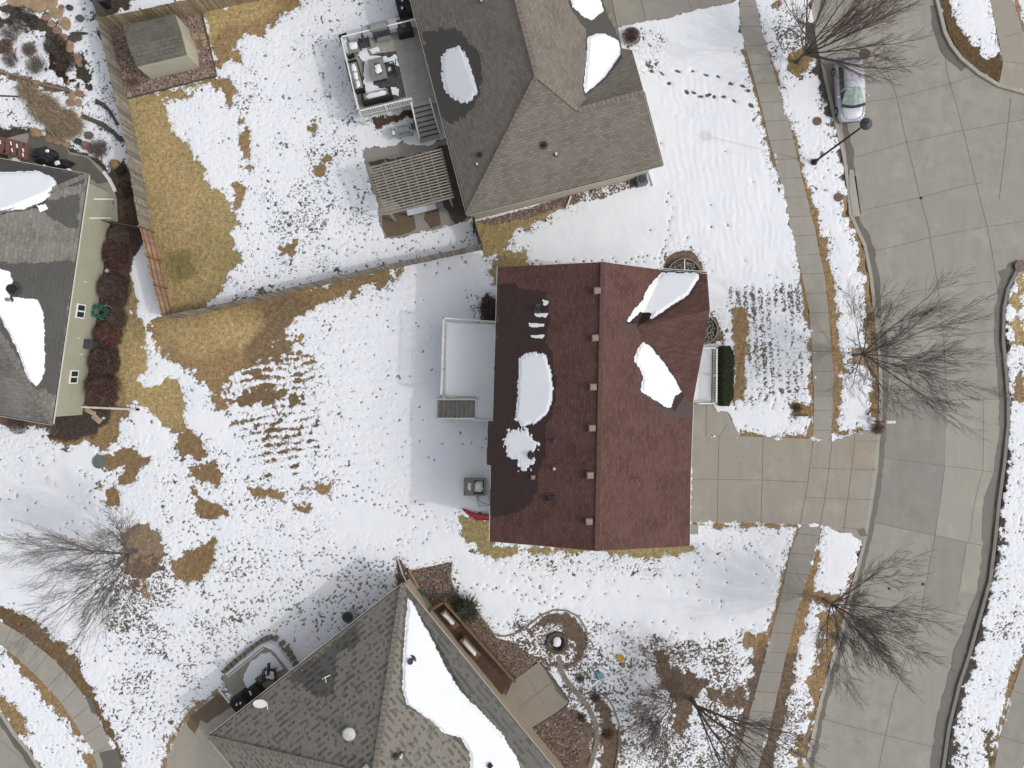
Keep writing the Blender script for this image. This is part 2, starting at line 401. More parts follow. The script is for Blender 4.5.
bare([(455, 514), (470, 518), (494, 525), (494, 546), (520, 549), (690, 544), (694, 549), (675, 557), (640, 557), (600, 551), (540, 551), (520, 553), (505, 558), (492, 559), (480, 550), (460, 534)], OLIVE, 3)
bare([(474, 222), (530, 210), (570, 198), (566, 210), (540, 220), (514, 229), (511, 246), (496, 250), (486, 258), (478, 245)], OLIVE, 2.5)
bare([(497, 252), (526, 251), (529, 262), (527, 280), (496, 285), (492, 272)], OLIVE, 2.5)
bare(band([(797, 250), (800, 267), (808, 310), (812, 360), (813, 397), (811, 439)], 3), BROWN, 2.4)
bare(band([(772, 90), (790, 130), (803, 182), (815, 230), (826, 280), (831, 330), (835, 372), (835, 400), (833, 434)], [2, 3, 3, 6, 8, 9, 8, 6, 4]), BROWN, 2.6)
bare(band([(752, 10), (764, 40), (778, 87)], 3), BROWN, 2)
bare(band([(743, 50), (752, 75), (764, 120), (780, 184)], 2), BROWN, 1.5)
bare(band([(846, 195), (852, 222), (862, 242), (868, 275), (872, 318), (876, 360), (877, 395), (877, 420)], [3, 4, 5, 6, 6, 6, 5, 5]), BROWN, 3)
bare([(850, 349), (862, 346), (874, 350), (878, 362), (864, 368), (850, 363)], TAN, 2.5)
bare(band([(745, 640), (762, 635), (760, 680), (749, 710), (738, 760), (725, 850)], [8, 7, 8, 7, 6, 5]), BROWN, 3.5)
bare(band([(800, 530), (789, 560), (778, 605), (768, 640)], 3), BROWN, 1.6)
bare(band([(820, 528), (816, 560), (804, 605), (789, 655), (776, 720), (764, 768), (745, 850)], [2, 4, 6, 8, 8, 7, 6]), BROWN, 2.5)
tintonly([(735, 650), (810, 650), (790, 860), (700, 860)], (.13, .095, .07), 20)
bare([(812, 594), (822, 588), (838, 592), (846, 602), (832, 608), (818, 606)], BROWN, 3)
bare([(814, 614), (832, 610), (848, 610), (842, 640), (826, 695), (812, 740), (804, 790), (786, 790), (800, 740), (812, 702), (808, 682), (816, 655), (826, 635)], BROWN, 5)
bare(band([(870, 528), (858, 570), (846, 612)], [1, 3, 5]), BROWN, 3)
bare(band([(-80, 582), (0, 614), (25, 627), (52, 648), (75, 675), (88, 697), (103, 720), (118, 748), (130, 790)], [5, 8, 9, 11, 9, 7, 4, 3, 3]), (.15, .10, .055), 3)
bare(band([(8, 650), (24, 667), (44, 690), (62, 706), (78, 732), (93, 762), (105, 800)], [2, 5, 8, 6, 4, 3, 3]), BROWN, 3)
bare(band([(-30, 680), (0, 703), (12, 714), (22, 730), (27, 738)], [4, 8, 7, 5, 3]), BROWN, 3)
bare(band([(725, 434), (745, 436), (812, 438)], 1.5), BROWN, 2); bare(band([(833, 434), (846, 433), (864, 429)], 2), BROWN, 1.5); bare(band([(692, 524), (720, 526), (764, 525), (798, 526)], 2.5), BROWN, 2.5)
bare([(735, 310), (748, 305), (748, 330), (745, 400), (735, 400), (733, 345)], BROWN, 3); 
bare([(790, 404), (804, 402), (808, 412), (794, 416)], BROWN, 4)
bare([(655, 652), (664, 651), (668, 662), (680, 674), (692, 672), (706, 684), (700, 696), (694, 706), (688, 722), (681, 736), (673, 728), (671, 700), (664, 688), (655, 668)], MULCH, 3.5)
bare([(703, 688), (745, 690), (760, 705), (740, 712), (712, 700)], MULCH, 5)
bare([(925, -100), (938, 0), (948, 0), (958, 25), (974, 46), (990, 62), (1000, 50), (1006, 66), (1000, 86), (980, 77), (960, 60), (945, 40)], (.11, .072, .04), 2.5)
bare(band([(990, -60), (992, 0), (1000, 35), (1004, 62)], 2.5), BROWN, 1.5); bare(band([(1012, -20), (1019, 18), (1030, 36)], 2.5), BROWN, 1.5)
bare([(788, 56), (800, 50), (814, 48), (812, 60), (804, 72), (796, 76), (788, 68)], BROWN, 2.5)
bare(band([(770, 0), (778, 8)], 8), BROWN, 6)
bare(band([(812, 20), (822, 60), (830, 95), (838, 130), (846, 165), (850, 190)], [10, 9, 7, 5, 4, 4]), (.10, .085, .075), 3.5)
bare(band([(1012, 262), (1005, 290), (1002, 320), (1005, 375), (1008, 420), (1005, 465), (999, 500), (995, 540), (990, 580), (981, 612), (969, 655), (959, 685), (949, 726), (943, 768), (930, 860)], [5, 5, 4, 4, 4, 4, 4, 5, 6, 7, 8, 8, 8, 8, 8]), (.065, .055, .048), 4)
bare(band([(1024, 268), (1016, 300), (1018, 340)], 5), GOLD, 4); bare(band([(1020, 365), (1019, 400)], 3), BROWN, 3)
bare(band([(1040, 620), (1011, 686), (998, 734), (990, 775), (975, 850)], 3), BROWN, 2); bare([(985, 732), (996, 728), (992, 762), (984, 750)], (.12, .10, .05), 4)
bare(band([(161, 790), (165, 760), (171, 741), (183, 721), (198, 706), (218, 691)], 2.5), BROWN, 2)
bare([(398, 558), (410, 570), (425, 567), (452, 562), (451, 580), (457, 594), (470, 603), (485, 621), (497, 638), (514, 642), (535, 655), (545, 672), (515, 690), (440, 640), (395, 590)], MULCH, 1)
bare(ring_(557, 642, 30), MULCH, 1.5); snowback([(505, 636), (528, 630), (545, 626), (560, 628), (570, 642), (574, 662), (560, 672), (535, 660), (515, 645)], 6)
bare([(528, 728), (566, 704), (580, 708), (592, 724), (593, 740), (590, 770), (600, 850), (520, 850)], MULCH, 4)
bare([(597, 700), (610, 702), (617, 716), (620, 740), (616, 775), (600, 775), (602, 745)], MULCH, 5)
bare([(371, 118), (392, 114), (412, 108), (414, 116), (385, 128), (376, 130)], (.10, .065, .05), 2)
bare(box_(480, 296, 500, 322), (.07, .06, .05), 6)
bare([(700, 316), (716, 318), (720, 340), (706, 346)], MULCH, 3); bare(ring_(683, 270, 20), MULCH, .5)
bare([(0, 4), (30, 8), (60, 30), (72, 42), (90, 70), (92, 92), (84, 88), (70, 62), (50, 40), (20, 22), (-80, 0)], (.06, .055, .045), 5)
bare([(50, 46), (66, 50), (72, 64), (68, 82), (52, 78), (48, 60)], (.05, .03, .02), 5)
bare([(-60, 8), (0, 14), (20, 22), (10, 28), (-60, 20)], (.06, .055, .045), 4)
bare([(10, 128), (40, 128), (46, 142), (100, 158), (116, 180), (122, 222), (60, 240), (-60, 220), (-60, 130)], (.06, .048, .04), 2)
bare(band([(0, 72), (34, 83), (60, 89), (84, 96)], 2.5), MULCH, 2); bare(band([(82, 116), (104, 126), (122, 140)], 2.2), DARK, .8); bare(band([(96, 101), (108, 110), (118, 126)], 1.8), DARK, .6)
bare([(90, -60), (128, -60), (128, 10), (112, 14), (97, 20)], DARK, 3)
bare(shed_bed, MULCH, .5)
bare([(494, 688), (512, 678), (516, 690), (508, 702)], MULCH, .5)
# --- how thickly the snow is pricked with dark spots
for p, d in (([(170, 100), (230, 70), (240, 190), (200, 160)], .10), ([(236, 40), (365, 30), (360, 250), (240, 260)], .15), ([(232, 90), (256, 90), (262, 200), (236, 200)], .28), ([(300, 130), (366, 130), (372, 230), (280, 245)], .27),
             ([(235, 190), (330, 190), (330, 270), (240, 290)], .24), ([(330, 30), (340, 36), (360, 130), (335, 110)], .2), ([(290, -60), (400, -60), (400, 20), (300, 40)], .10), ([(330, 240), (470, 225), (475, 250), (330, 280)], .07),
             ([(180, 430), (250, 460), (330, 480), (330, 560), (190, 600), (150, 500)], .16), ([(95, 430), (190, 450), (190, 545), (110, 540)], .10), ([(200, 540), (420, 540), (420, 600), (200, 640)], .07), ([(250, 495), (300, 500), (290, 540), (210, 560)], .25),
             ([(105, 555), (195, 560), (170, 640), (105, 630)], .6), ([(100, 610), (260, 610), (230, 690), (165, 768), (125, 768)], .22), ([(190, 540), (260, 545), (340, 570), (330, 640), (230, 670)], .10), ([(80, 640), (140, 650), (140, 860), (110, 760)], .14),
             ([(60, -60), (95, -60), (128, 160), (100, 160)], .20), ([(-60, -60), (60, -60), (60, 40), (-60, 40)], .3), ([(-60, 100), (30, 95), (40, 125), (-60, 125)], .18), ([(10, 30), (100, 60), (100, 110), (-20, 110)], .10),
             ([(515, 620), (600, 620), (630, 768), (500, 768)], .62), ([(590, 610), (650, 650), (650, 768), (610, 768)], .4), ([(648, 640), (752, 640), (740, 850), (640, 850)], .55), ([(700, 680), (752, 680), (735, 850), (690, 850)], .9),
             ([(500, 553), (690, 548), (700, 565), (620, 575), (520, 572)], .30), ([(690, 530), (770, 530), (760, 545), (690, 548)], .22), ([(732, 288), (808, 284), (812, 312), (735, 318)], .8), ([(735, 312), (800, 312), (806, 400), (738, 405)], .42),
             ([(830, 290), (872, 290), (872, 345), (838, 345)], .12), ([(776, 690), (815, 680), (805, 850), (755, 850)], .32), ([(785, 120), (850, 120), (855, 215), (805, 200)], .06), ([(1005, 340), (1040, 340), (1040, 640), (975, 640)], .12),
             ([(990, 590), (1012, 560), (1010, 640), (985, 650)], .36), ([(950, 640), (1010, 640), (990, 850), (940, 850)], .20), ([(-60, 640), (20, 660), (90, 768), (20, 768)], .05), ([(620, 30), (660, 30), (655, 70), (630, 66)], .3),
             ([(770, 0), (812, 0), (815, 50), (775, 50)], .42), ([(255, 340), (330, 320), (340, 480), (260, 470)], .16), ([(-60, 430), (60, 440), (60, 460), (-60, 480)], .05)): specks(p, d)
# mown rows: streaky loss of snow in the two lawns of the brick-red house
w = window(box_(205, 290, 345, 485)); q = sdf([(258, 300), (312, 296), (300, 345), (322, 380), (318, 430), (300, 472), (262, 470), (232, 420), (222, 395), (250, 365)], GX[w], GY[w])
ang = R(-8); rowc = np.cos((GY[w] + GX[w] * .15 + 1.5 * N20[w]) * 2 * math.pi / 7.6)
ff = np.minimum(q / 5, 3.2) + 2.6 * rowc + 2.0 * N4[w] + 1.8 * N2[w] + 2.0 * N8[w] + 1.8 * N20[w] - 4.0; BARE[w] = np.maximum(BARE[w], np.where(q > -8, ff, -14))
dd = np.clip(q / 30 + .35, 0, 1); DENS[w] = np.maximum(DENS[w], dd * (.40 + .25 * rowc))
tintonly([(258, 300), (312, 296), (300, 345), (322, 380), (318, 430), (300, 472), (262, 470), (232, 420), (222, 395), (250, 365)], (.18, .125, .075), 20)
w = window(box_(730, 280, 815, 410), 2); colc = np.cos((GX[w] + GY[w] * -.06) * 2 * math.pi / 7.5); DENS[w] *= (.75 + .65 * colc).clip(0)
# threshold table from density to noise level
NF = (.9 * fbm(GX, GY, 1.65, 91, 1) + .25 * fbm(GX, GY, 3.6, 95, 1) + .25 * N8)
qs = np.linspace(.2, .9999, 400); th = np.quantile(NF[::5, ::5], qs)
fr = np.clip(1 + BARE / 9, 0, 1) * (BARE < 0); DENS = np.maximum(DENS * (1 + .55 * N20).clip(.25, 2), .40 * fr)
w = window(box_(133, 250, 160, 320), 0); DENS[w] = 0
w = window(box_(320, 290, 440, 480)); DENS[w] = np.maximum(DENS[w], .07 * (1 + np.cos((GY[w] + GX[w] * .14 + N20[w]) * 2 * math.pi / 9)) * np.clip((440 - GX[w]) / 100, 0, 1))
lev = np.interp(1 - np.clip(DENS * .42, 0, .8), qs, th)
sp = (NF - lev) * 2.6; sp[DENS < .004] = -6
# --- footprints and single spots
STAMP = np.full(GX.shape, -6.0)
def stamp(x, y, rx, ry, a=0.0, s=1.6):
    i0, j0 = int(y - G0y) - 6, int(x - G0x) - 6
    if i0 < 0 or j0 < 0 or i0 + 13 > GX.shape[0] or j0 + 13 > GX.shape[1]: return
    w = (slice(i0, i0 + 13), slice(j0, j0 + 13)); dx, dy = GX[w] - x, GY[w] - y
    u = dx * math.cos(a) + dy * math.sin(a); v = -dx * math.sin(a) + dy * math.cos(a)
    STAMP[w] = np.maximum(STAMP[w], (1 - np.sqrt((u / rx) ** 2 + (v / ry) ** 2)) * s * min(rx, ry))
g = random.Random(5)
def trail(pts, step=5.0, size=(1.5, .8), side=1.2, drop=.1, jit=.7):
    k = 0
    for (x1, y1), (x2, y2) in zip(pts, pts[1:]):
        L = math.hypot(x2 - x1, y2 - y1); a = math.atan2(y2 - y1, x2 - x1); n = max(1, int(L / step))
        for i in range(n):
            k += 1
            if g.random() < drop: continue
            t = (i + .5) / n; s = side if k % 2 else -side
            stamp(x1 + (x2 - x1) * t - math.sin(a) * s + g.uniform(-jit, jit), y1 + (y2 - y1) * t + math.cos(a) * s + g.uniform(-jit, jit), size[0] * g.uniform(.7, 1.25), size[1] * g.uniform(.8, 1.3), a + g.uniform(-.4, .4))
trail([(642, 62), (655, 66), (670, 68), (685, 72), (700, 73), (712, 76), (725, 79), (738, 85), (753, 92)], 8, (2.9, 1.5), 1.3, .12)
trail([(648, 68), (665, 78), (676, 86), (690, 93), (704, 97), (718, 96), (730, 99), (745, 102), (757, 108)], 7, (2.8, 1.6), 1.3, .1)
for t in ([(235, 478), (265, 486), (300, 492), (350, 496), (400, 512), (430, 520)], [(215, 470), (258, 520), (330, 556), (395, 572)], [(205, 652), (240, 640), (290, 620), (330, 598), (390, 572)], [(180, 560), (225, 572), (250, 580)], [(330, 480), (360, 487), (390, 498), (412, 512)], [(405, 515), (418, 500), (432, 515), (437, 512)], [(395, 545), (410, 530), (420, 528)], [(415, 560), (425, 540), (435, 525)],
          [(195, 590), (240, 612), (300, 622), (380, 600)], [(190, 540), (240, 552), (330, 556), (400, 568)], [(210, 600), (260, 600), (330, 575), (400, 560)], [(220, 560), (300, 570), (395, 590)], [(240, 620), (320, 600), (385, 585)], [(120, 660), (150, 690), (170, 740)], [(470, 585), (490, 588), (520, 592), (545, 605)], [(515, 570), (540, 590), (552, 608)],
          [(490, 624), (512, 627), (530, 620)], [(600, 615), (630, 640), (650, 650)], [(645, 300), (672, 225), (668, 190)], [(520, 262), (600, 262), (660, 258)], [(625, 660), (640, 690), (620, 720)], [(35, 690), (80, 740), (40, 750)]): trail(t, 4.6, (1.25, .85), 1.6, .2, 1.6)
for t in ([(775, 350), (790, 352), (807, 353)], [(740, 352), (800, 348)]): trail(t, 4, (.8, .7), .3, .1, .3)
for x0, y0, x1, y1, n in ((290, 560, 400, 640, 190), (200, 580, 300, 650, 120), (120, 640, 230, 760, 170), (505, 36, 545, 120, 60), (340, 200, 380, 240, 10), (480, 30, 500, 60, 4), (395, 0, 400, 30, 12), (240, 270, 400, 300, 50), (340, 290, 500, 470, 60), (500, 560, 700, 600, 45), (590, 620, 690, 700, 120), (0, 440, 130, 540, 60), (820, 120, 850, 200, 16), (640, 110, 770, 280, 14), (740, 320, 800, 410, 60), (690, 545, 780, 640, 30), (985, 380, 1024, 640, 60), (60, 0, 120, 150, 90), (280, 230, 470, 275, 90)):
    for _ in range(n): stamp(g.uniform(x0, x1), g.uniform(y0, y1), g.uniform(.8, 1.6), g.uniform(.6, 1.0), g.uniform(0, 3))
paved = [(road, -4.5, -.34), (road_sw, -4.5, -.34)] + [(p, .6, -.10) for p in (walk_main, walk_low, walk_sw, drive, porchwalk, drive_n, drive_ne, walk_e, patio_n, patio_w, patio_pit, patio_s, patio_wh, shed_bed)]
PAV = np.zeros(GX.shape, bool); FIELD = np.maximum(np.maximum(BARE, sp), STAMP)
for poly, inset, z in paved:
    poly = [(max(-400, min(1500, a)), max(-400, min(1100, b))) for a, b in poly]
    w = window(poly, 8); d = sdf(poly, GX[w], GY[w]); hit = d > inset
    ee = 1.1 * N4[w] + .9 * N8[w]; hit = d + ee * .8 > inset + .6
    ZOFF[w] = np.where(hit, np.minimum(ZOFF[w], z), ZOFF[w]); FIELD[w] = np.maximum(FIELD[w], (d + ee - inset) * 1.4 + .6 * N2[w]); PAV[w] |= hit
FIELD = np.clip(FIELD, -5, 5)
# --- relief: snow lies 6-8 cm deep, with mown rows and soft dents
RF = np.maximum(np.maximum(BARE, STAMP * .6 - 1.2), sp * .35 - 1.4); RF[PAV] = 5
S01 = np.clip(-RF / 4.0, 0, 1); S01 = S01 * S01 * (3 - 2 * S01)
rel = .014 * N20 + .003 * N8 + .001 * N2
w = window([(640, 40), (800, 200), (812, 300), (800, 420), (720, 420), (710, 300), (620, 240)], 5)
q = np.clip(sdf([(650, 60), (730, 60), (800, 250), (812, 420), (735, 420), (730, 300), (660, 250)], GX[w], GY[w]) / 20, 0, 1)
rel[w] += .005 * q * (1 + .8 * N8[w]) * np.cos((GX[w] - GY[w] * .12 + 2.5 * N20[w]) * 2 * math.pi / 7.0) + .006 * q * N4[w]
w = window([(260, 280), (430, 280), (430, 500), (260, 480)], 5)
q = np.clip(sdf([(255, 330), (330, 300), (440, 270), (440, 470), (330, 480)], GX[w], GY[w]) / 20, 0, 1)
rel[w] += .010 * q * np.cos((GY[w] + GX[w] * .14 + 2 * N20[w]) * 2 * math.pi / 11.5)
Z = ZOFF + S01 * .05 + rel * (.3 + .7 * S01) + (1 - S01) * .02 * N2
flat = ZOFF < -.2; Z[flat] = ZOFF[flat]
# --- mesh
ny, nx = GX.shape
co = np.empty((ny * nx, 3)); k = (H - 0) / F
co[:, 0] = ((GX - 512) * k).ravel(); co[:, 1] = ((384 - GY) * k).ravel(); co[:, 2] = Z.ravel()
idx = np.arange(ny * nx).reshape(ny, nx)
quads = np.stack([idx[1:, :-1], idx[1:, 1:], idx[:-1, 1:], idx[:-1, :-1]], -1).reshape(-1, 4)
# drop a skirt ring far out to the horizon
B0, B1, C0, C1 = (G0x - 512) * k, (G1x - 512) * k, (384 - G1y) * k, (384 - G0y) * k
E = 900.0; zz = -.16
ring = np.array([(-E, -E, zz), (E, -E, zz), (E, E, zz), (-E, E, zz), (B0, C0, zz), (B1, C0, zz), (B1, C1, zz), (B0, C1, zz)])
nv = ny * nx; co = np.vstack([co, ring])
rq = np.array([(0, 1, 5, 4), (1, 2, 6, 5), (2, 3, 7, 6), (3, 0, 4, 7)]) + nv
quads = np.vstack([quads, rq])
me = bpy.data.meshes.new('lawn')
me.vertices.add(len(co)); me.vertices.foreach_set('co', co.ravel())
me.loops.add(len(quads) * 4); me.loops.foreach_set('vertex_index', quads.ravel().astype(np.int32))
me.polygons.add(len(quads)); me.polygons.foreach_set('loop_start', np.arange(0, len(quads) * 4, 4, dtype=np.int32))
me.polygons.foreach_set('use_smooth', np.ones(len(quads), bool))
at = me.attributes.new('bare', 'FLOAT', 'POINT'); at.data.foreach_set('value', np.concatenate([FIELD.ravel(), np.full(8, -5.)]).astype(np.float32))
tv = TINT * (1 + .10 * N60[..., None]); tv = np.clip(tv, .01, .6)
ta = np.ones((len(co), 4), np.float32); ta[:nv, :3] = tv.reshape(-1, 3); ta[nv:, :3] = BROWN
at = me.attributes.new('soil', 'FLOAT_COLOR', 'POINT'); at.data.foreach_set('color', ta.ravel())
me.update(); me.validate()
at = me.attributes.new('prick', 'FLOAT', 'POINT'); at.data.foreach_set('value', np.concatenate([DENS.ravel(), np.zeros(8)]).astype(np.float32))
m, nt, b = newmat('snow over dormant turf')
tc = nt.nodes.new('ShaderNodeTexCoord').outputs['Object']
a1 = node(nt, 'ShaderNodeAttribute', attribute_name='bare'); a2 = node(nt, 'ShaderNodeAttribute', attribute_name='soil')
fn = noise(nt, tc, 11, 3, .65); a3 = node(nt, 'ShaderNodeAttribute', attribute_name='prick')
f = mathn(nt, 'ADD', a1.outputs['Fac'], mathn(nt, 'MULTIPLY', mathn(nt, 'SUBTRACT', fn, .5), mathn(nt, 'ADD', 5.0, mathn(nt, 'MULTIPLY', a3.outputs['Fac'], 9.0))))
fs = mathn(nt, 'MULTIPLY', mathn(nt, 'SUBTRACT', noise(nt, tc, 6.5, 2, .6), mathn(nt, 'SUBTRACT', .735, mathn(nt, 'MULTIPLY', mathn(nt, 'MINIMUM', a3.outputs['Fac'], .55), .36))), 16.0)
fs = mathn(nt, 'SUBTRACT', fs, mathn(nt, 'MULTIPLY', mathn(nt, 'LESS_THAN', a3.outputs['Fac'], .03), 9.0))
f = mathn(nt, 'MAXIMUM', f, fs)
fac = ramp(nt, f, -.35, .5)
gn1 = ramp(nt, noise(nt, tc, 3.2, 5, .7), .33, .67); gn2 = ramp(nt, noise(nt, tc, 9, 5, .8), .38, .62)
mp = node(nt, 'ShaderNodeMapping'); nt.links.new(tc, mp.inputs[0]); mp.inputs['Scale'].default_value = (22, 9, 1); mp.inputs['Rotation'].default_value = (0, 0, .6)
gn3 = ramp(nt, noise(nt, mp.outputs[0], 1, 2), .4, .7)
g1 = mixc(nt, a2.outputs['Color'], (.62, .60, .55), .0)
dk = mixc(nt, a2.outputs['Color'], (.40, .41, .36), 1.0, 'MULTIPLY'); lt = mixc(nt, a2.outputs['Color'], (1.55, 1.52, 1.5), 1.0, 'MULTIPLY')
gr = mixc(nt, dk, lt, mathn(nt, 'ADD', mathn(nt, 'MULTIPLY', gn2, .56), mathn(nt, 'MULTIPLY', gn1, .44)))
gr = mixc(nt, gr, lt, mathn(nt, 'MULTIPLY', gn3, .35))
snc = mixc(nt, SNOWC, (.78, .805, .86), ramp(nt, noise(nt, tc, .5, 4), .35, .75))
snc = mixc(nt, snc, (.60, .61, .62), mathn(nt, 'MULTIPLY', ramp(nt, noise(nt, tc, 9, 5, .8), .57, .75), .45))
nt.links.new(mixc(nt, snc, gr, fac), b.inputs['Base Color'])
b.inputs['Roughness'].default_value = .85; b.inputs['Specular IOR Level'].default_value = .12
hh = mathn(nt, 'ADD', mathn(nt, 'MULTIPLY', noise(nt, tc, 7, 6, .75), .8), mathn(nt, 'MULTIPLY', mathn(nt, 'MULTIPLY', gn2, fac), .5))
bump(nt, b, hh, .3, .05)
me.materials.append(m)
ground = bpy.data.objects.new('lawn', me); COL.objects.link(ground); ground['kind'] = 'structure'

# ================================================================== PAVINGS
def W(pts, z=0.0): return [P(x, y).xy.to_3d() + Vector((0, 0, z)) for x, y in pts]
CON = (.35, .318, .262)
m_road = concrete('road concrete', (.338, .319, .273), .2)
m_roadlt = concrete('newer road concrete', (.37, .345, .292), .12)
m_roaddk = concrete('dull road concrete', (.285, .268, .235), .18)
m_con = concrete('warm driveway concrete', CON, .12)
m_con2 = concrete('pale path concrete', (.36, .335, .285), .16)
m_grey = concrete('grey path concrete', (.315, .294, .252), .16)
m_kerb = concrete('kerb concrete', (.40, .375, .32), .2)
m_joint = M('joint filler', (.14, .128, .105), .9, .3)
m_wet = concrete('damp concrete', (.15, .137, .115), .25, .5); m_kerbw = concrete('damp kerb concrete', (.20, .185, .16), .3, .6)
m_soak = concrete('soaked concrete', (.075, .066, .055), .25, .45)
m_wetbr = concrete('damp tan concrete', (.155, .115, .072), .25, .45)
def wob(pts, amp=1.2, seg=4.0, seed=1):       # uneven outline
    g = random.Random(seed); out = []
    n = len(pts)
    for i in range(n):
        a, b_ = pts[i], pts[(i + 1) % n]; L = math.hypot(b_[0] - a[0], b_[1] - a[1]); k = max(1, int(L / seg))
        for j in range(k):
            t = j / k; out.append((a[0] + (b_[0] - a[0]) * t + g.uniform(-amp, amp), a[1] + (b_[1] - a[1]) * t + g.uniform(-amp, amp)))
    return out
def paving(name, poly, z, mats, joints=(), patches=(), wets=(), jw=.026, thick=.12):
    mb = MB(); mb.prism([tuple(v.xy) for v in W(poly)], z - thick, z)
    for i, (pp, mi) in enumerate(patches): mb.sheet(W(pp, z + .004), mi)
    for i, (pp, mi) in enumerate(wets): mb.sheet(W(wob(pp, 1.1, 5, i), z + .012 + .001 * i), mi)
    for j in joints: mb.strip(W(wob_line(j), z + .008 + .0), jw, 1)
    o = mb.build(name, mats); o['kind'] = 'structure'; return o
def wob_line(pts):
    out = []; g = random.Random(int(pts[0][0] * 7 + pts[-1][1]))
    for a, b_ in zip(pts, pts[1:]):
        L = math.hypot(b_[0] - a[0], b_[1] - a[1]); k = max(1, int(L / 12))
        for j in range(k): t = j / k; out.append((a[0] + (b_[0] - a[0]) * t + g.uniform(-.25, .25), a[1] + (b_[1] - a[1]) * t + g.uniform(-.25, .25)))
    return out + [pts[-1]]
JR = [[(880, -60), (884, 40), (889, 72), (898, 98), (907, 138), (920, 192), (930, 230), (938, 280), (945, 340), (948, 400)],
      [(938, -40), (944, 40), (948, 72), (958, 105), (968, 145), (979, 190), (988, 225), (995, 262), (998, 285), (1001, 310)],
      [(845, 107), (870, 101), (897, 97), (948, 84), (978, 74)], [(850, 158), (908, 142), (963, 130), (1024, 119), (1100, 108)],
      [(855, 212), (922, 197), (958, 187), (984, 182)], [(872, 251), (905, 244), (930, 237), (988, 226), (1040, 219)], [(878, 297), (938, 288), (993, 281)], [(880, 345), (940, 338), (1001, 330)],
      [(884, 400), (948, 400), (1005, 399)], [(880, 457), (946, 466), (1001, 473)], [(873, 522), (936, 536), (968, 543), (992, 547)], [(946, 466), (941, 505), (936, 536), (926, 590), (921, 620), (908, 655), (894, 700), (880, 766), (862, 860)],
      [(850, 592), (928, 608), (973, 618)], [(824, 720), (885, 736), (935, 748)], [(985, 400), (984, 470), (976, 500), (970, 543)], [(968, 543), (960, 592)], [(1012, 98), (1006, 150), (1000, 200)]]
road_o = paving('road', road, -.12, [m_road, m_joint, m_roadlt, m_roaddk, m_wet, concrete('plain road concrete', (.302, .284, .245), .16)],
    JR, [([(948, 400), (1004, 399), (1001, 473), (946, 466)], 2), ([(946, 466), (1001, 473), (992, 547), (968, 543), (936, 536)], 2), ([(884, 400), (948, 400), (946, 466), (936, 536), (873, 522), (880, 457)], 3), ([(968, 543), (992, 547), (985, 596), (960, 592)], 2), ([(936, 536), (968, 543), (960, 592), (958, 615), (922, 606), (926, 590)], 5)],
    [(band([(843, 110), (850, 150), (855, 190), (858, 222), (869, 240), (876, 275), (880, 318)], [2, 4, 3, 3, 4, 4, 2]), 4), (band([(884, 330), (886, 380), (884, 430), (879, 485), (868, 545), (856, 595), (845, 640), (827, 700), (812, 768), (795, 860)], [3, 4, 3.5, 3, 3, 3, 2.5, 2, 2, 2]), 4),
     (band([(1014, 262), (1003, 285), (999, 310), (998, 345), (1002, 390), (1002, 430), (998, 470), (990, 505), (988, 545), (984, 585), (973, 620), (960, 655), (950, 690), (941, 726), (935, 768), (920, 860)], [3, 3, 2.5, 2.5, 2, 2, 3, 6, 4, 4, 5, 5, 4, 4, 4, 4]), 4),
     (band([(935, 4), (940, 30), (950, 52), (964, 68)], [3, 6, 7, 3]), 4), ([(1000, 272), (1010, 268), (1004, 282)], 4)])
paving('side_road', road_sw, -.12, [m_road, m_joint, m_wet], [[(-60, 720), (0, 742), (30, 768)]], [], [(band([(-20, 705), (0, 722), (12, 740), (24, 756), (34, 772)], 3), 2)])
def jl(A, B, n0, n1, step):   # cross joints of a path between its two edges
    def arc(L):
        d = [0]
        for a, b_ in zip(L, L[1:]): d.append(d[-1] + math.hypot(b_[0] - a[0], b_[1] - a[1]))
        return d
    def at_(L, d, t):
        t *= d[-1]
        for i in range(len(L) - 1):
            if d[i + 1] >= t: q = (t - d[i]) / (d[i + 1] - d[i]); return (L[i][0] + (L[i + 1][0] - L[i][0]) * q, L[i][1] + (L[i + 1][1] - L[i][1]) * q)
        return L[-1]
    dA, dB = arc(A), arc(B); n = int(dA[-1] / step)
    return [[at_(A, dA, (i + .5) / n), at_(B, dB, (i + .5) / n)] for i in range(n)]
paving('sidewalk', walk_main, .02, [m_con2, m_joint, m_grey], jl(SWK_L, SWK_R, 0, 1, 19.5), [([(811, 345), (831, 342), (833, 397), (814, 397)], 2)])
paving('footpath', walk_low, .02, [m_grey, m_joint, m_wet], jl(SW2_L, SW2_R, 0, 1, 19.5))
paving('curved_footpath', walk_sw, .02, [m_con2, m_joint, m_wet], jl(SW3_R, SW3_L, 0, 1, 22), [], [([(84, 694), (92, 700), (97, 715), (92, 712)], 2), ([(100, 752), (118, 749), (122, 768), (105, 775)], 2)])
paving('driveway', drive, .026, [m_con, m_joint, m_wet, concrete('rusty concrete', (.36, .31, .24), .12)],
    [[(719, 436), (717, 522)], [(763, 437), (761, 523)], [(690, 479), (760, 480), (808, 482), (875, 484)][:3], [(813, 440), (808, 480), (800, 524)], [(832, 440), (826, 490), (820, 526)], [(855, 434), (850, 480), (843, 532)], [(811, 468), (877, 470)], [(804, 497), (874, 500)], [(855, 441), (879, 441)], [(841, 527), (868, 530)]],
    [([(850, 440), (872, 436), (874, 470), (852, 468)], 3)], [([(856, 530), (864, 528), (867, 536), (860, 537)], 2)])
paving('front_walk', porchwalk, .030, [m_con2, m_joint], [[(706, 400), (706, 436)], [(720, 436), (727, 424)]])
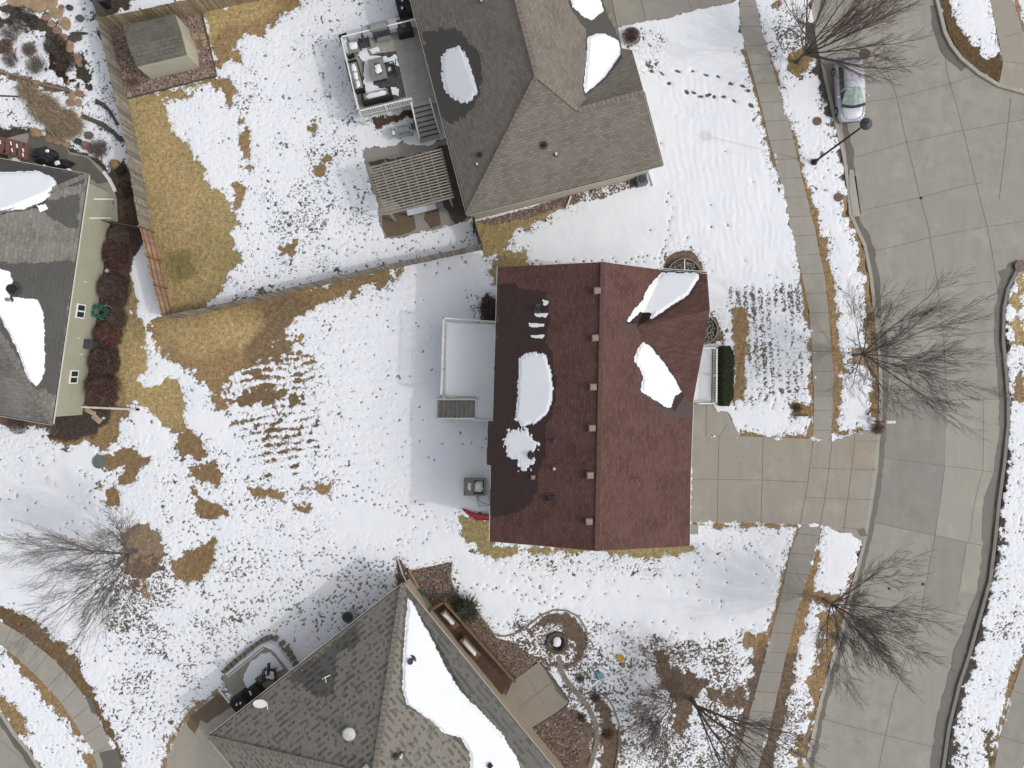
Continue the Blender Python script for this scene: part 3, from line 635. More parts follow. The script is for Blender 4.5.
paving('neighbour_driveway', drive_n, .026, [m_grey, m_joint], [[(641, -40), (641, 0), (646, 22)], [(688, -40), (688, 0), (692, 11)], [(600, -30), (740, -60)]])
paving('corner_driveway', drive_ne, .02, [m_con, m_joint, m_wet], [[(1004, 37), (1020, 33)], [(1005, 62), (1060, 66)]])
paving('east_sidewalk', walk_e, .02, [m_grey, m_joint], [[(1000, 736), (1028, 745)], [(1012, 690), (1040, 700)]])
paving('patio', patio_n, .03, [m_grey, m_joint, m_soak, m_wetbr], [[(398, 144), (402, 160)]],
    [], [(wob([(368, 162), (385, 160), (400, 158), (425, 152), (446, 144), (455, 165), (468, 218), (455, 224), (440, 200), (430, 205), (410, 212), (390, 200), (378, 200), (372, 180)], 1.5, 6, 3), 2), ([(383, 215), (400, 212), (413, 216), (416, 228), (408, 234), (388, 238), (383, 228)], 3), ([(424, 212), (438, 208), (441, 226), (430, 228), (424, 220)], 3)])
paving('side_patio', patio_w, .03, [m_con, m_joint, m_wet, m_wetbr, m_grey], [[(198, 707), (208, 716), (215, 735)], [(186, 722), (200, 740)]], [([(195, 768), (197, 745), (212, 725), (240, 716), (262, 725), (262, 788), (200, 788)], 4)], [([(186, 722), (200, 708), (221, 692), (234, 706), (215, 716), (207, 724), (200, 720), (196, 733), (188, 728)], 3)])
paving('sunken_patio', patio_pit, .03, [m_con2, m_joint, m_wet], [[(236, 670), (246, 690)]])
paving('back_patio', patio_s, .05, [concrete('tan patio concrete', (.30, .262, .205), .15), m_joint, m_wet], [[(520, 707), (553, 681)], [(536, 693), (550, 690)][:0] or [(527, 676), (545, 706)]], [], [([(545, 670), (549, 672), (567, 696), (565, 700), (556, 690)], 2)])
paving('round_patio', patio_wh, .03, [m_grey, m_joint, m_wet, m_con], [[(83, 155), (86, 172)]], [], [([(30, 134), (56, 130), (70, 154), (88, 158), (100, 170), (108, 182), (98, 184), (90, 178), (20, 165)], 2), ([(84, 206), (112, 200), (115, 205), (86, 210)], 2)])
# gravel beds (loose stone nobody could count)
def bed(name, poly, mat, z=.04, n=500, size=.06, seed=1, mats2=None, label=None):
    mb = MB(); mb.prism([tuple(v.xy) for v in W(wob(poly, .5, 6, seed))], z - .12, z)
    g = random.Random(seed); a = np.array(poly); x0, y0 = a.min(0); x1, y1 = a.max(0); k = 0
    while k < n:
        x, y = g.uniform(x0, x1), g.uniform(y0, y1)
        if sdf(poly, np.array([[x]]), np.array([[y]]))[0, 0] < .8: continue
        s = size * g.uniform(.5, 1.3); mb.box(P(x, y) + Vector((0, 0, z + s * .2)), (s * 1.5, s, s * .7), g.uniform(0, 6), mi=g.choice((0, 1, 1, 2)), taper=.6); k += 1
    o = mb.build(name, [mat] + (mats2 or [])); o['kind'] = 'stuff'; return o
st = [M('pink stone', (.30, .21, .16), .9, .3, island=.3), M('grey stone', (.23, .19, .16), .9, .3, island=.4)]
g_pink = gravelmat('pink gravel', [(.21, .15, .12), (.29, .21, .17), (.40, .33, .28), (.19, .12, .09)], 8)
g_brown = gravelmat('bark and river rock', [(.13, .095, .075), (.19, .14, .11), (.36, .30, .26), (.09, .062, .05)], 7)
bed('gravel', shed_bed, g_pink, .03, 900, .07, 3, st)
bed('gravel', [(404, 572), (426, 568), (450, 563), (450, 580), (456, 594), (462, 606), (443, 600), (430, 611), (412, 590)], g_brown, .05, 700, .09, 4, st)
bed('gravel', [(446, 602), (466, 600), (484, 621), (496, 638), (513, 643), (533, 656), (538, 662), (512, 681), (466, 628)], g_brown, .05, 1500, .09, 5, st)
bed('gravel', [(531, 729), (566, 706), (578, 712), (586, 724), (582, 745), (575, 775), (572, 800), (560, 790)], g_brown, .05, 1000, .09, 6, st)
bed('gravel', [(478, 222), (530, 208), (590, 188), (640, 174), (650, 182), (600, 200), (566, 206), (530, 218), (490, 226)], g_pink, .05, 700, .09, 7, st)
# kerbs
for L, s_ in ((K1[1:-1], -1), (K2[1:-1], 1), (K3[1:-1], 1), (K4[1:-1], 1)):
    pts = W(L); q = []
    for i, p in enumerate(pts):
        d = (pts[min(i + 1, len(pts) - 1)] - pts[max(i - 1, 0)]).normalized()
        q.append(p + Vector((-d.y, d.x, 0)) * s_ * 2.2 * PX)
    mb = MB(); mb.wallstrip(q, 4.2 * PX, -.3, .03)
    o = mb.build('kerb', [m_kerbw if L[0] in K2 else m_kerb]); o['kind'] = 'structure'
# ================================================================== HOUSES
m_white = M('white painted metal', (.74, .74, .72), .5, .06, 5, bmp=.05)
m_beige = M('beige siding', (.40, .375, .31), .8, .07, 2)
m_olive = M('sage green siding', (.33, .325, .245), .8, .05, 1.2)
m_tanw = M('tan siding', (.34, .28, .21), .8, .08, 2)
m_glass = M('dark window glass', (.03, .035, .04), .15, .2, 3, spec=.6, bmp=0)
m_black = M('black plastic', (.02, .02, .022), .6, .3, 6)
m_dkgrey = M('dark grey metal', (.06, .062, .065), .5, .3, 6)
m_grey = M('grey metal', (.26, .265, .27), .45, .2, 6, metal=.3)
m_vent = M('faded brown vent', (.30, .20, .17), .6, .2, 8)
m_snow = snowmat('settled snow'); m_snowr = snowmat('roof snow', .3)

class Roof:
    def __init__(s): s.faces = []     # (pixel polygon, p0, normal, u axis, v axis)
    def plane(s, A):
        a, b, c = (P(*q) for q in A); n = (b - a).cross(c - a).normalized()
        return a, (n if n.z > 0 else -n)
    def hit(s, pl, x, y):
        a, n = pl; o = Vector((0, 0, H)); d = P(x, y) - o
        return o + d * ((a - o).dot(n) / d.dot(n))
    def face(s, poly, A):
        pl = s.plane(A); n = pl[1]; u = Vector((0, 0, 1)).cross(n).normalized(); v = n.cross(u)
        s.faces.append((poly, pl, u, v)); return s
    def zat(s, x, y, fi): return s.hit(s.faces[fi][1], x, y).z
    def mesh(s, name, mat, parent, trim=None, thick=.16):
        mb = MB(); uv = []
        for poly, pl, u, v in s.faces:
            vs = [s.hit(pl, x, y) for x, y in poly]
            mb.add(vs, [tuple(range(len(vs)))[::-1]]); uv += [(p.dot(u), p.dot(v)) for p in vs]
            n0 = len(mb.v); mb.add([p - Vector((0, 0, thick)) for p in vs], [tuple(range(len(vs)))], 1); uv += [(0, 0)] * len(vs)
        return mb.build(name, [mat, trim or m_white], parent, uv=uv)
    def overlay(s, name, poly, mat, parent, lift=.06, jag=1.0, seed=1, step=.8, ang=0.0, dome=True, comb=0.0, base=.006):
        """a patch lying on the slopes: snow (domed) or a soaked area (thin)"""
        c, q = math.cos(ang), math.sin(ang); a = np.array(poly, float)
        U = a[:, 0] * c + a[:, 1] * q; V = -a[:, 0] * q + a[:, 1] * c
        us = np.arange(U.min() - 4, U.max() + 4, step); vs_ = np.arange(V.min() - 4, V.max() + 4, step)
        uu, vv = np.meshgrid(us, vs_); X = uu * c - vv * q; Y = uu * q + vv * c
        d = sdf(poly, X, Y) + jag * (.6 * fbm(X, Y, 6, seed) + .5 * fbm(X, Y, 2.4, seed + 3, 1))
        gg = np.random.RandomState(seed)
        if comb:
            row = gg.rand(len(us)) * comb * 2 - comb; d = d + row[None, :]
        face_i = np.full(X.shape, -1); best = np.full(X.shape, -1e9)
        for k, (pp, pl, u, v) in enumerate(s.faces):
            sd = sdf(pp, X, Y); m_ = sd > best; best = np.where(m_, sd, best); face_i = np.where(m_, k, face_i)
        d = np.where(best < -.3, -1, d)
        cell = (d[:-1, :-1] + d[1:, :-1] + d[:-1, 1:] + d[1:, 1:]) / 4 > 0
        used = np.zeros(X.shape, bool)
        used[:-1, :-1] |= cell; used[1:, :-1] |= cell; used[:-1, 1:] |= cell; used[1:, 1:] |= cell
        ids = {}; mb = MB(); uv = []; bot = {}
        for i, j in zip(*np.nonzero(used)):
            f = s.faces[face_i[i, j]]; p = s.hit(f[1], X[i, j], Y[i, j])
            h = base + (lift * min(1, max(.1, d[i, j] / 3.2)) if dome else 0)
            ids[(i, j)] = len(mb.v); mb.v.append((p.x, p.y, p.z + h)); uv.append((p.dot(f[2]), p.dot(f[3]))); bot[(i, j)] = p
        for i, j in zip(*np.nonzero(cell)):
            mb.f.append((ids[(i + 1, j)], ids[(i + 1, j + 1)], ids[(i, j + 1)], ids[(i, j)])); mb.m.append(0)
            if dome:
                for (di, dj, e1, e2) in ((0, -1, (i, j), (i + 1, j)), (0, 1, (i + 1, j + 1), (i, j + 1)), (-1, 0, (i, j + 1), (i, j)), (1, 0, (i + 1, j), (i + 1, j + 1))):
                    a_, b_ = i + di, j + dj
                    if not (0 <= a_ < cell.shape[0] and 0 <= b_ < cell.shape[1]) or not cell[a_, b_]:
                        o = len(mb.v)
                        for e in (e1, e2): p = bot[e]; mb.v.append((p.x, p.y, p.z + .001)); uv.append((0, 0))
                        mb.f.append((ids[e1], ids[e2], o + 1, o)); mb.m.append(0)
        return mb.build(name, [mat], parent, uv=uv, smooth=dome)
def gutter(parent, a, b, r=.07, mat=None, name='gutter'):
    mb = MB(); a, b = P(*a), P(*b); a.z -= .04; b.z -= .04
    d = (b - a).normalized(); n = Vector((-d.y, d.x, 0)) * r
    for s_ in (1, -1): mb.beam(a + n * s_, b + n * s_, .03, .11)
    mb.beam(a - Vector((0, 0, .05)), b - Vector((0, 0, .05)), r * 2, .02, 1)
    return mb.build(name, [mat or m_white, m_dkgrey], parent)
def walls(parent, pts, mat, top=None, name='wall'):    # pts: (px, py, eave z) of the eave line; walls stand inset under it
    V = [P(*p) for p in pts]; n = len(V); c = sum((v.xy.to_3d() for v in V), Vector()) / n
    lo = []; 
    ar = sum(V[i].x * V[(i + 1) % n].y - V[(i + 1) % n].x * V[i].y for i in range(n))
    for i in range(n):
        a, b_, d = V[i - 1], V[i], V[(i + 1) % n]
        e1 = (b_ - a).xy.normalized(); e2 = (d - b_).xy.normalized(); s_ = 1 if ar > 0 else -1
        n1 = Vector((-e1.y, e1.x)) * s_; n2 = Vector((-e2.y, e2.x)) * s_; m_ = (n1 + n2); m_ = m_ / max(.3, m_.dot(n1)) if m_.length > .2 else n1
        lo.append(b_.xy + m_ * .38)
    mb = MB(); vs = [(p.x, p.y, -.15) for p in lo] + [(p.x, p.y, V[i].z - .17) for i, p in enumerate(lo)]
    mb.add(vs, [(i, (i + 1) % n, n + (i + 1) % n, n + i) for i in range(n)])
    return mb.build(name, [mat], parent), lo
def pipe(parent, x, y, z, r=.06, h=.35, name='vent_pipe', mat=None, cap=None):
    mb = MB(); b_ = P(x, y, z); mb.tube([b_ - Vector((0, 0, .1)), b_ + Vector((0, 0, h))], r, 10)
    mb.tube([b_ - Vector((0, 0, .03)), b_ + Vector((0, 0, .05))], r * 1.9, 10, 1)
    return mb.build(name, [mat or m_grey, cap or m_dkgrey], parent)
def boxvent(parent, x, y, z, rz=0, s=.42, mat=None, slope=.0):
    b_ = P(x, y, z); mb = MB(); mb.box(b_ + Vector((0, 0, .05)), (s * 1.3, s * 1.2, .04), rz, 1); mb.box(b_ + Vector((0, 0, .16)), (s, s * .95, .2), rz, 0, taper=.88)
    return mb.build('roof_vent', [mat or m_vent, m_dkgrey], parent, bevel=.012)

# ---------------- the brick-red house in the middle
sh_red = shingle('brick red shingles', (.090, .046, .039), (.140, .074, .063), (.060, .031, .027), .20, .34, .28)
sh_redwet = shingle('soaked brick red shingles', (.034, .014, .012), (.044, .019, .016), (.02, .009, .008), .20, .34, .2, .55, 1)
red = thing('red_roof_house', 'large house with brick red shingle roof and a row of small vents', 'house', P(600, 400))
rr = Roof()
rr.face([(498, 267), (603, 262), (597, 551), (490, 541.5), (491.5, 465), (487.5, 465), (488.5, 421), (493.5, 421)], [(603, 262, 8), (597, 551, 8), (490, 541.5, 5.5)])
eastA = [(603, 262, 8), (597, 551, 8), (689, 546, 3.8)]
pe = rr.plane(eastA); z_ = lambda x, y: rr.hit(pe, x, y).z
A_ = (636, 327, z_(636, 327)); Bz = A_[2]
rr.face([(603, 262), (663, 270), (636, 327), (692.5, 405), (689, 546), (597, 551)], eastA)
rr.face([(663, 270), (707, 273), (710, 310), (636, 327)], [(663, 270, z_(663, 270)), A_, (710, 310, Bz)])
rr.face([(636, 327), (710, 310), (692.5, 405)], [A_, (710, 310, Bz), (692.5, 405, z_(692.5, 405))])
roof = rr.mesh('roof', sh_red, red)
fz = rr.zat(707, 273, 2)
wpts = [(498, 267, 5.5), (603, 262, 8), (663, 270, z_(663, 270)), (707, 273, fz), (709.5, 310, Bz), (692.5, 405, z_(692.5, 405)), (689, 546, 3.8), (597, 551, 8), (490, 541.5, 5.5)]
walls(red, wpts, m_beige)
rr.overlay('soaked_shingles', [(498, 284), (513, 283), (520, 288), (545, 292), (549, 305), (549, 322), (546, 340), (552, 352), (555, 375), (556, 400), (551, 416), (545, 428), (546, 450), (541, 470), (536, 492), (525, 508), (510, 515), (489, 516), (490, 466), (486, 465), (487, 420), (494, 420), (497, 300)], sh_redwet, red, jag=1.6, seed=2, dome=False, comb=1.3)
rr.overlay('snow_patch', [(519, 358), (525, 353), (545, 353), (552, 372), (553.5, 395), (550, 410), (540, 421), (524, 427), (514, 420), (517, 390)], m_snowr, red, .09, 1.0, 3, comb=1.0)
rr.overlay('snow_patch', [(508, 431), (526, 429), (538, 443), (536, 458), (530, 470), (521, 468), (510, 455), (503, 442)], m_snowr, red, .05, 3.4, 5, comb=1.6, step=.7)
for k, pp in enumerate(([(533, 313), (548, 313), (546, 317), (537, 317)], [(529, 323), (545, 324), (544, 327), (530, 327)], [(530, 335), (545, 335), (542, 339), (532, 338)], [(543, 300), (549, 301), (548, 305), (544, 305)])):
    rr.overlay('snow_patch', pp, m_snowr, red, .04, .5, 30 + k, step=.6)
rr.overlay('soaked_shingles', [(621, 327), (627, 319), (640, 311), (652, 311), (653, 316), (640, 325), (630, 333), (624, 332)], sh_redwet, red, jag=.8, seed=7, dome=False)
rr.overlay('soaked_shingles', [(655, 404), (668, 404), (681, 391), (684, 393), (692.5, 404), (692.5, 418), (665, 417)], sh_redwet, red, jag=1, seed=8, dome=False)
rr.overlay('soaked_shingles', [(625, 324), (644, 296), (650, 285), (661, 271), (700, 272), (701, 280), (689, 298), (676, 307), (650, 323)], sh_redwet, red, jag=.3, seed=18, dome=False)
rr.overlay('soaked_shingles', [(642, 341), (653, 346), (669, 367), (686, 394), (675, 411), (655, 404), (638, 394), (641, 376), (632, 363)], sh_redwet, red, jag=.5, seed=19, dome=False)
rr.overlay('snow_patch', [(627, 322), (632, 312), (644, 299), (645, 293), (650, 285), (662, 272.5), (699, 273.5), (699, 279), (688, 295), (675, 304), (650, 320), (652, 313), (640, 312), (630, 322)], m_snowr, red, .10, .5, 9)
rr.overlay('snow_patch', [(643, 342), (651, 347), (668, 368), (682, 392), (675, 396), (671, 409), (666, 407), (657, 401), (648, 395), (641, 392), (643, 376), (640, 368), (633.5, 361), (636, 352)], m_snowr, red, .16, .5, 10, comb=.4)
gutter(red, (498, 267, 5.5), (493.5, 421, 5.4), .05); gutter(red, (488.5, 421, 5.3), (487.5, 465, 5.3), .05); gutter(red, (491.5, 465, 5.4), (490, 541.5, 5.5), .05)
gutter(red, (690, 475, 3.8), (689, 546, 3.8), .06); gutter(red, (663, 269.5, z_(663, 270)), (707, 272.5, fz), .06); gutter(red, (692.5, 405, z_(692.5, 405)), (690, 475, 3.8), .06)
for x, y in ((597, 291), (595, 338), (593, 387), (592, 428), (590, 475), (589, 521)): boxvent(red, x, y, rr.zat(x, y, 0), .03)
boxvent(red, 551, 498, rr.zat(551, 498, 0), 0, .42, m_black)
for x, y, r, c in ((538.5, 309, .16, m_black), (555, 441, .10, m_dkgrey), (532, 455, .16, m_black)): pipe(red, x, y, rr.zat(x, y, 0), r, .3, mat=c)
pipe(red, 554, 468, rr.zat(554, 468, 0), .09, .5, mat=M('pink pipe', (.5, .3, .27))); boxvent(red, 533, 477, rr.zat(533, 477, 0), .03, .26)
mb = MB(); Lr = [rr.hit(rr.faces[0][1], 603 - 6 * t / 24, 262 + 289 * t / 24) + Vector((0, 0, .035)) for t in range(25)]
mb.wallstrip([p for p in Lr], .34, 7.98, 8.05); mb.build('ridge_cap', [sh_cap := M('red ridge shingles', (.115, .062, .054), .9, .25, 4)], red)

# ---------------- the house at the top
sh_n = shingle('grey brown shingles', (.165, .144, .122), (.235, .208, .178), (.105, .09, .075), .18, .34, .2)
sh_nwet = shingle('soaked grey brown shingles', (.062, .053, .043), (.072, .063, .053), (.035, .03, .025), .18, .34, .2, .6, 1)
nh = thing('brown_roof_house', 'house with grey brown roof at the top, beside the railed deck and pergola', 'house', P(530, 90))
rn = Roof()
rn.face([(467, 215), (395.4, -60), (364, -180), (487, -180), (501, -60), (537, 76)], [(467, 215, 3.4), (411, 0, 3.4), (537, 76, 7.3)])
S_ = [(467, 215, 3.4), (663, 165, 3.4), (537, 76, 7.3)]; ps = rn.plane(S_)
rn.face([(467, 215), (663, 165), (644, 92), (578, 110), (537, 76)], S_)
z1 = rn.hit(ps, 578, 110).z; z2 = rn.hit(ps, 644, 92).z
E_ = [(537, 76, 7.3), (501, -60, 7.3), (578, 110, z1)]; pn = rn.plane(E_)
rn.face([(537, 76), (501, -60), (487, -180), (565, -180), (594, -60), (612, 0), (621, 48), (578, 110)], E_)
rn.face([(578, 110), (621, 48), (632, 50), (644, 92)], [(578, 110, z1), (644, 92, z2), (621, 48, rn.hit(pn, 621, 48).z)])
rn.mesh('roof', sh_n, nh)
walls(nh, [(467, 215, 3.4), (663, 165, 3.4), (644, 92, z2), (632, 50, rn.zat(632, 50, 3)), (621, 48, rn.hit(pn, 621, 48).z), (612, 0, rn.hit(pn, 612, 0).z), (565, -180, 4), (364, -180, 3.4)], m_beige)
rn.overlay('soaked_shingles', [(421, 33), (440, 30), (453, 28), (470, 42), (481, 60), (482, 82), (476, 102), (464, 116), (452, 125), (443, 120), (436, 108), (428, 70)], sh_nwet, nh, jag=2, seed=41, dome=False, ang=-.25, comb=1.6)
rn.overlay('soaked_shingles', [(566, -10), (599, -12), (606, 12), (619, 38), (622, 58), (605, 80), (585, 97), (582, 85), (586, 62), (586, 30), (570, 8)], sh_nwet, nh, jag=.7, seed=42, dome=False)
rn.overlay('snow_patch', [(441, 56), (447, 50), (460, 46), (467, 58), (474, 80), (478, 92), (468, 104), (455, 101), (446, 93), (442, 78)], m_snowr, nh, .08, .8, 43, ang=-.25, comb=1.1)
rn.overlay('snow_patch', [(566, -14), (596, -14), (604, 11), (592, 20), (585, 18), (573, 7)], m_snowr, nh, .15, .5, 44)
rn.overlay('snow_patch', [(588, 37), (595, 34), (604, 33), (619, 41), (621, 54), (605, 77), (585, 94), (583.5, 85), (586.5, 60)], m_snowr, nh, .15, .5, 45)
for a, b_ in (((467, 215, 3.4), (411, 0, 3.4)), ((411, 0, 3.4), (364, -180, 3.4)), ((467, 215, 3.4), (663, 165, 3.4)), ((621, 48, rn.hit(pn, 621, 48).z), (612, 0, rn.hit(pn, 612, 0).z)), ((663, 165, 3.4), (644, 92, z2))): gutter(nh, a, b_, .05, M('beige gutter', (.42, .39, .33), .5, .1))
for x, y, f_, r, c in ((480, 155, 0, .12, m_black), (477, 165, 0, .06, m_white), (544, 145, 1, .14, m_black), (556, 155, 1, .07, m_white), (481, 1, 0, .08, m_white)): pipe(nh, x, y, rn.zat(x, y, f_), r, .3, mat=c)
mcap = M('grey brown ridge shingles', (.205, .175, .148), .9, .2, 4)
def cap(parent, rf, pts, fi, mat, w=.32, up=.03):
    V = [rf.hit(rf.faces[fi][1], x, y) for x, y in pts]; mb = MB()
    for a, b_ in zip(V, V[1:]):
        n = max(1, int((b_ - a).length / .3))
        for i in range(n):
            p, q = a.lerp(b_, i / n), a.lerp(b_, (i + .92) / n); mb.beam(p + Vector((0, 0, up + .012)), q + Vector((0, 0, up)), w, .03)
    return mb.build('ridge_cap', [mat], parent)
cap(nh, rn, [(467, 215), (537, 76)], 0, mcap); cap(nh, rn, [(537, 76), (501, -60)], 0, mcap); cap(nh, rn, [(537, 76), (578, 110)], 1, mcap, .25, .01); cap(nh, rn, [(578, 110), (644, 92)], 1, mcap, .3)

# ---------------- the house at the left edge
sh_w = shingle('taupe shingles', (.14, .131, .118), (.235, .22, .196), (.12, .11, .098), .24, .38, .35)
sh_wwet = shingle('soaked taupe shingles', (.055, .053, .048), (.068, .064, .057), (.035, .033, .03), .24, .38, .3, .6, 1)
wh = thing('sage_house', 'house with sage green walls and a taupe hip roof, beside the red brown bushes', 'house', P(20, 300))
rw = Roof(); EW = [(88, 175, 3.7), (52, 424, 3.7), (-35, 226, 6.6)]; pw = rw.plane(EW)
zr2 = rw.hit(pw, -45, 262).z
rw.face([(88, 175), (52, 424), (-45, 262), (-35, 226)], EW)
rw.face([(88, 175), (-35, 226), (-170, 226), (-170, 129)], [(88, 175, 3.7), (-35, 226, 6.6), (-170, 129, 3.7)])
rw.face([(52, 424), (-170, 385), (-170, 262), (-45, 262)], [(52, 424, 3.7), (-170, 385, 3.7), (-45, 262, zr2)])
rw.mesh('roof', sh_w, wh)
wwall, wl = walls(wh, [(88, 175, 3.7), (52, 424, 3.7), (-170, 385, 3.7), (-170, 129, 3.7)], m_olive)
rw.overlay('soaked_shingles', [(34, 207), (50, 200), (79, 194), (80, 198), (77, 228), (70, 228), (58, 222), (47, 214)], sh_wwet, wh, jag=1.5, seed=51, dome=False)
rw.overlay('soaked_shingles', [(-20, 262), (20, 263), (73, 261), (76, 262), (68, 310), (58, 390), (54, 396), (45, 388), (36, 390), (10, 345), (-20, 300)], sh_wwet, wh, jag=1.4, seed=52, dome=False, comb=1)
rw.overlay('soaked_shingles', [(-40, 150), (86, 176), (84, 184), (56, 190), (40, 208), (0, 214), (-60, 216)], sh_wwet, wh, jag=1, seed=53, dome=False)
rw.overlay('snow_patch', [(57, 185), (46, 200), (25, 209), (0, 211.5), (-60, 214), (-60, 168), (0, 172), (12, 172), (38, 171), (54, 178)], m_snowr, wh, .15, .6, 54)
rw.overlay('snow_patch', [(36, 205), (46, 204), (48, 209), (40, 212)], m_snowr, wh, .05, .5, 55)
rw.overlay('snow_patch', [(-30, 262), (0, 269), (10, 272), (13, 281), (6, 290), (12, 297), (37, 300), (43, 312), (45, 328), (45, 372), (37, 387), (28, 378), (20, 355), (8, 331), (0, 316), (-30, 300)], m_snowr, wh, .12, .9, 56)
for a, b_ in (((88, 175, 3.7), (52, 424, 3.7)), ((52, 424, 3.7), (-170, 385, 3.7)), ((88, 175, 3.7), (-170, 129, 3.7))): gutter(wh, a, b_, .08, M('pale gutter', (.55, .54, .48), .5, .06))
pipe(wh, 13, 289, rw.zat(13, 289, 0), .28, .25, mat=m_black); pipe(wh, 10, 300, rw.zat(10, 300, 0), .12, .3)
cap(wh, rw, [(88, 175), (-35, 226)], 0, mcap2 := M('taupe ridge shingles', (.19, .175, .155), .9, .2, 4)); cap(wh, rw, [(52, 424), (-45, 262)], 0, mcap2)
# details on the sage wall: line of the wall base from (88,175) side to (52,424) side
wa = Vector((wl[0].x, wl[0].y, 0)); wb = Vector((wl[1].x, wl[1].y, 0)); wd = (wb - wa).normalized(); wn = Vector((-wd.y, wd.x, 0)); wn = wn if wn.x > 0 else -wn
def on_wall(px_y, z):        # point on the wall by picture row
    best = min((abs((384 - F * (wa + wd * t).y / (H - z)) - px_y), t) for t in np.arange(0, 20, .02)); p = wa + wd * best[1]; p.z = z; return p
rzw = math.atan2(wd.y, wd.x)
def wall_window(y, z, w_, h_, name='window'):
    mb = MB(); c = on_wall(y, z) + wn * .03
    mb.box(c, (w_, .06, h_), rzw, 0); fr = mb.build('window', [m_white], wh, bevel=.01)
    m2 = MB()
    for s_ in (-1, 1): m2.box(c + wn * .035 + wd * s_ * w_ * .23, (w_ * .36, .02, h_ * .74), rzw, 0)
    m2.build('pane', [m_glass], fr)
wall_window(311, 1.9, 1.0, .95)
wall_window(377, 1.6, .95, .9)
mb = MB()
for (y, z0, z1) in ((199, .1, 2.2), (218, .1, 2.4)): mb.beam(on_wall(y, z0) + wn * .05, on_wall(y, z1) + wn * .05, .10, .08)
mb.build('downspout', [m_white], wh)
for y, z in ((282, 1.9), (338, 1.7), (354, 1.2)): mb = MB(); mb.box(on_wall(y, z) + wn * .05, (.12, .1, .16), rzw); mb.build('wall_fitting', [M('pale fitting', (.55, .53, .45))], wh)

# ---------------- the house at the bottom
sh_s = shingle('mottled grey shingles', (.115, .102, .085), (.24, .222, .192), (.115, .102, .085), .19, .19, .18, mort=.03, dash=1)
sh_swet = shingle('soaked mottled shingles', (.045, .042, .036), (.11, .102, .087), (.03, .028, .024), .19, .27, .25, .6, 1, mort=.03, dash=1)
sh = thing('grey_roof_house', 'house with mottled grey roof and long snow patch, beside the brown timber deck', 'house', P(390, 720))
rs = Roof()
rs.face([(403, 584), (208, 737), (374, 777)], [(403, 584, 3.4), (208, 737, 3.4), (374, 777, 7.8)])
ES = [(403, 584, 3.4), (553, 768, 3.4), (374, 777, 7.8)]
rs.face([(403, 584), (374, 777), (480, 907), (640, 875), (553, 768)], ES)
rs.face([(208, 737), (330, 887), (480, 907), (374, 777)], [(208, 737, 3.4), (330, 887, 3.4), (374, 777, 7.8)])
rs.mesh('roof', sh_s, sh)
walls(sh, [(403, 584, 3.4), (640, 875, 3.4), (480, 930, 3.4), (330, 887, 3.4), (208, 737, 3.4)], m_tanw)
rs.overlay('soaked_shingles', [(288, 678), (325, 650), (357, 624), (359, 640), (354, 650), (337, 652), (336, 672), (334, 695), (316, 697), (302, 683)], sh_swet, sh, jag=1.8, seed=61, dome=False, ang=.9, comb=1.2)
rs.overlay('soaked_shingles', [(405, 588), (414, 596), (500, 702), (560, 776), (530, 776), (505, 740), (470, 705), (440, 665), (424, 635), (410, 606)], sh_swet, sh, jag=.8, seed=62, dome=False)
rs.overlay('soaked_shingles', [(405, 595), (412, 601), (436, 640), (470, 700), (520, 780), (468, 782), (469, 750), (450, 737), (430, 720), (405, 706), (400, 690), (401, 650)], sh_swet, sh, jag=.4, seed=63, dome=False)
rs.overlay('snow_patch', [(408, 598), (414, 604), (424, 625), (434, 643), (447, 670), (460, 690), (480, 710), (503, 735), (518, 760), (525, 790), (470, 790), (470, 752), (460, 737), (444, 733), (430, 719), (420, 713), (407, 704), (402.5, 690), (402.5, 665), (405, 630)], m_snowr, sh, .14, .6, 64, comb=.5, ang=.9)
for a, b_ in (((403, 584, 3.4), (208, 737, 3.4)), ((403, 584, 3.4), (640, 875, 3.4)), ((208, 737, 3.4), (330, 887, 3.4))): gutter(sh, a, b_, .08, M('cream gutter', (.50, .47, .40), .5, .06))
cap(sh, rs, [(403, 584), (374, 777)], 0, mcap3 := M('mottled ridge shingles', (.20, .18, .15), .9, .25, 4), .36); cap(sh, rs, [(208, 737), (374, 777)], 0, mcap3, .36); cap(sh, rs, [(374, 777), (480, 907)], 1, mcap3, .36)
mb = MB(); b_ = P(350, 732, rs.zat(350, 732, 0)); mb.lathe(b_, [(.16, -.1), (.2, .12), (.40, .22), (.42, .30), (.3, .36), (.05, .38)], 20); mb.build('turbine_vent', [M('pale vent', (.55, .56, .52), .5)], sh, smooth=True)
pipe(sh, 411, 660, rs.zat(411, 660, 1), .18, .35, mat=m_dkgrey); pipe(sh, 402, 754, rs.zat(402, 754, 1), .08, .4, mat=m_white); pipe(sh, 396, 756, rs.zat(396, 756, 1), .1, .3, mat=m_dkgrey); boxvent(sh, 490, 765, rs.zat(490, 765, 1) + .1, .7, .25, m_black); boxvent(sh, 366, 767, rs.zat(366, 767, 0), .7, .4, M('sage vent', (.3, .33, .27)))
mb = MB(); b_ = P(263, 700, rs.zat(263, 700, 0)) + Vector((0, 0, .45)); mb.lathe(b_, [(.02, 0), (.32, .05), (.36, .1)], 16, squash=(1.3, .8)); mb.tube([b_ - Vector((0, 0, .45)), b_, b_ + Vector((.45, .1, .1)), b_ + Vector((.5, -.35, .1))], .035, 6)
mb.build('satellite_dish', [m_white], sh)
mb = MB(); b_ = P(326, 676, rs.zat(326, 676, 0)) + Vector((0, 0, .2)); mb.tube([b_ - Vector((.25, .2, .2)), b_, b_ + Vector((.3, .1, -.1))], .04, 5); mb.tube([b_, b_ + Vector((.1, -.3, .1))], .03, 5); mb.build('antenna', [m_white], sh)

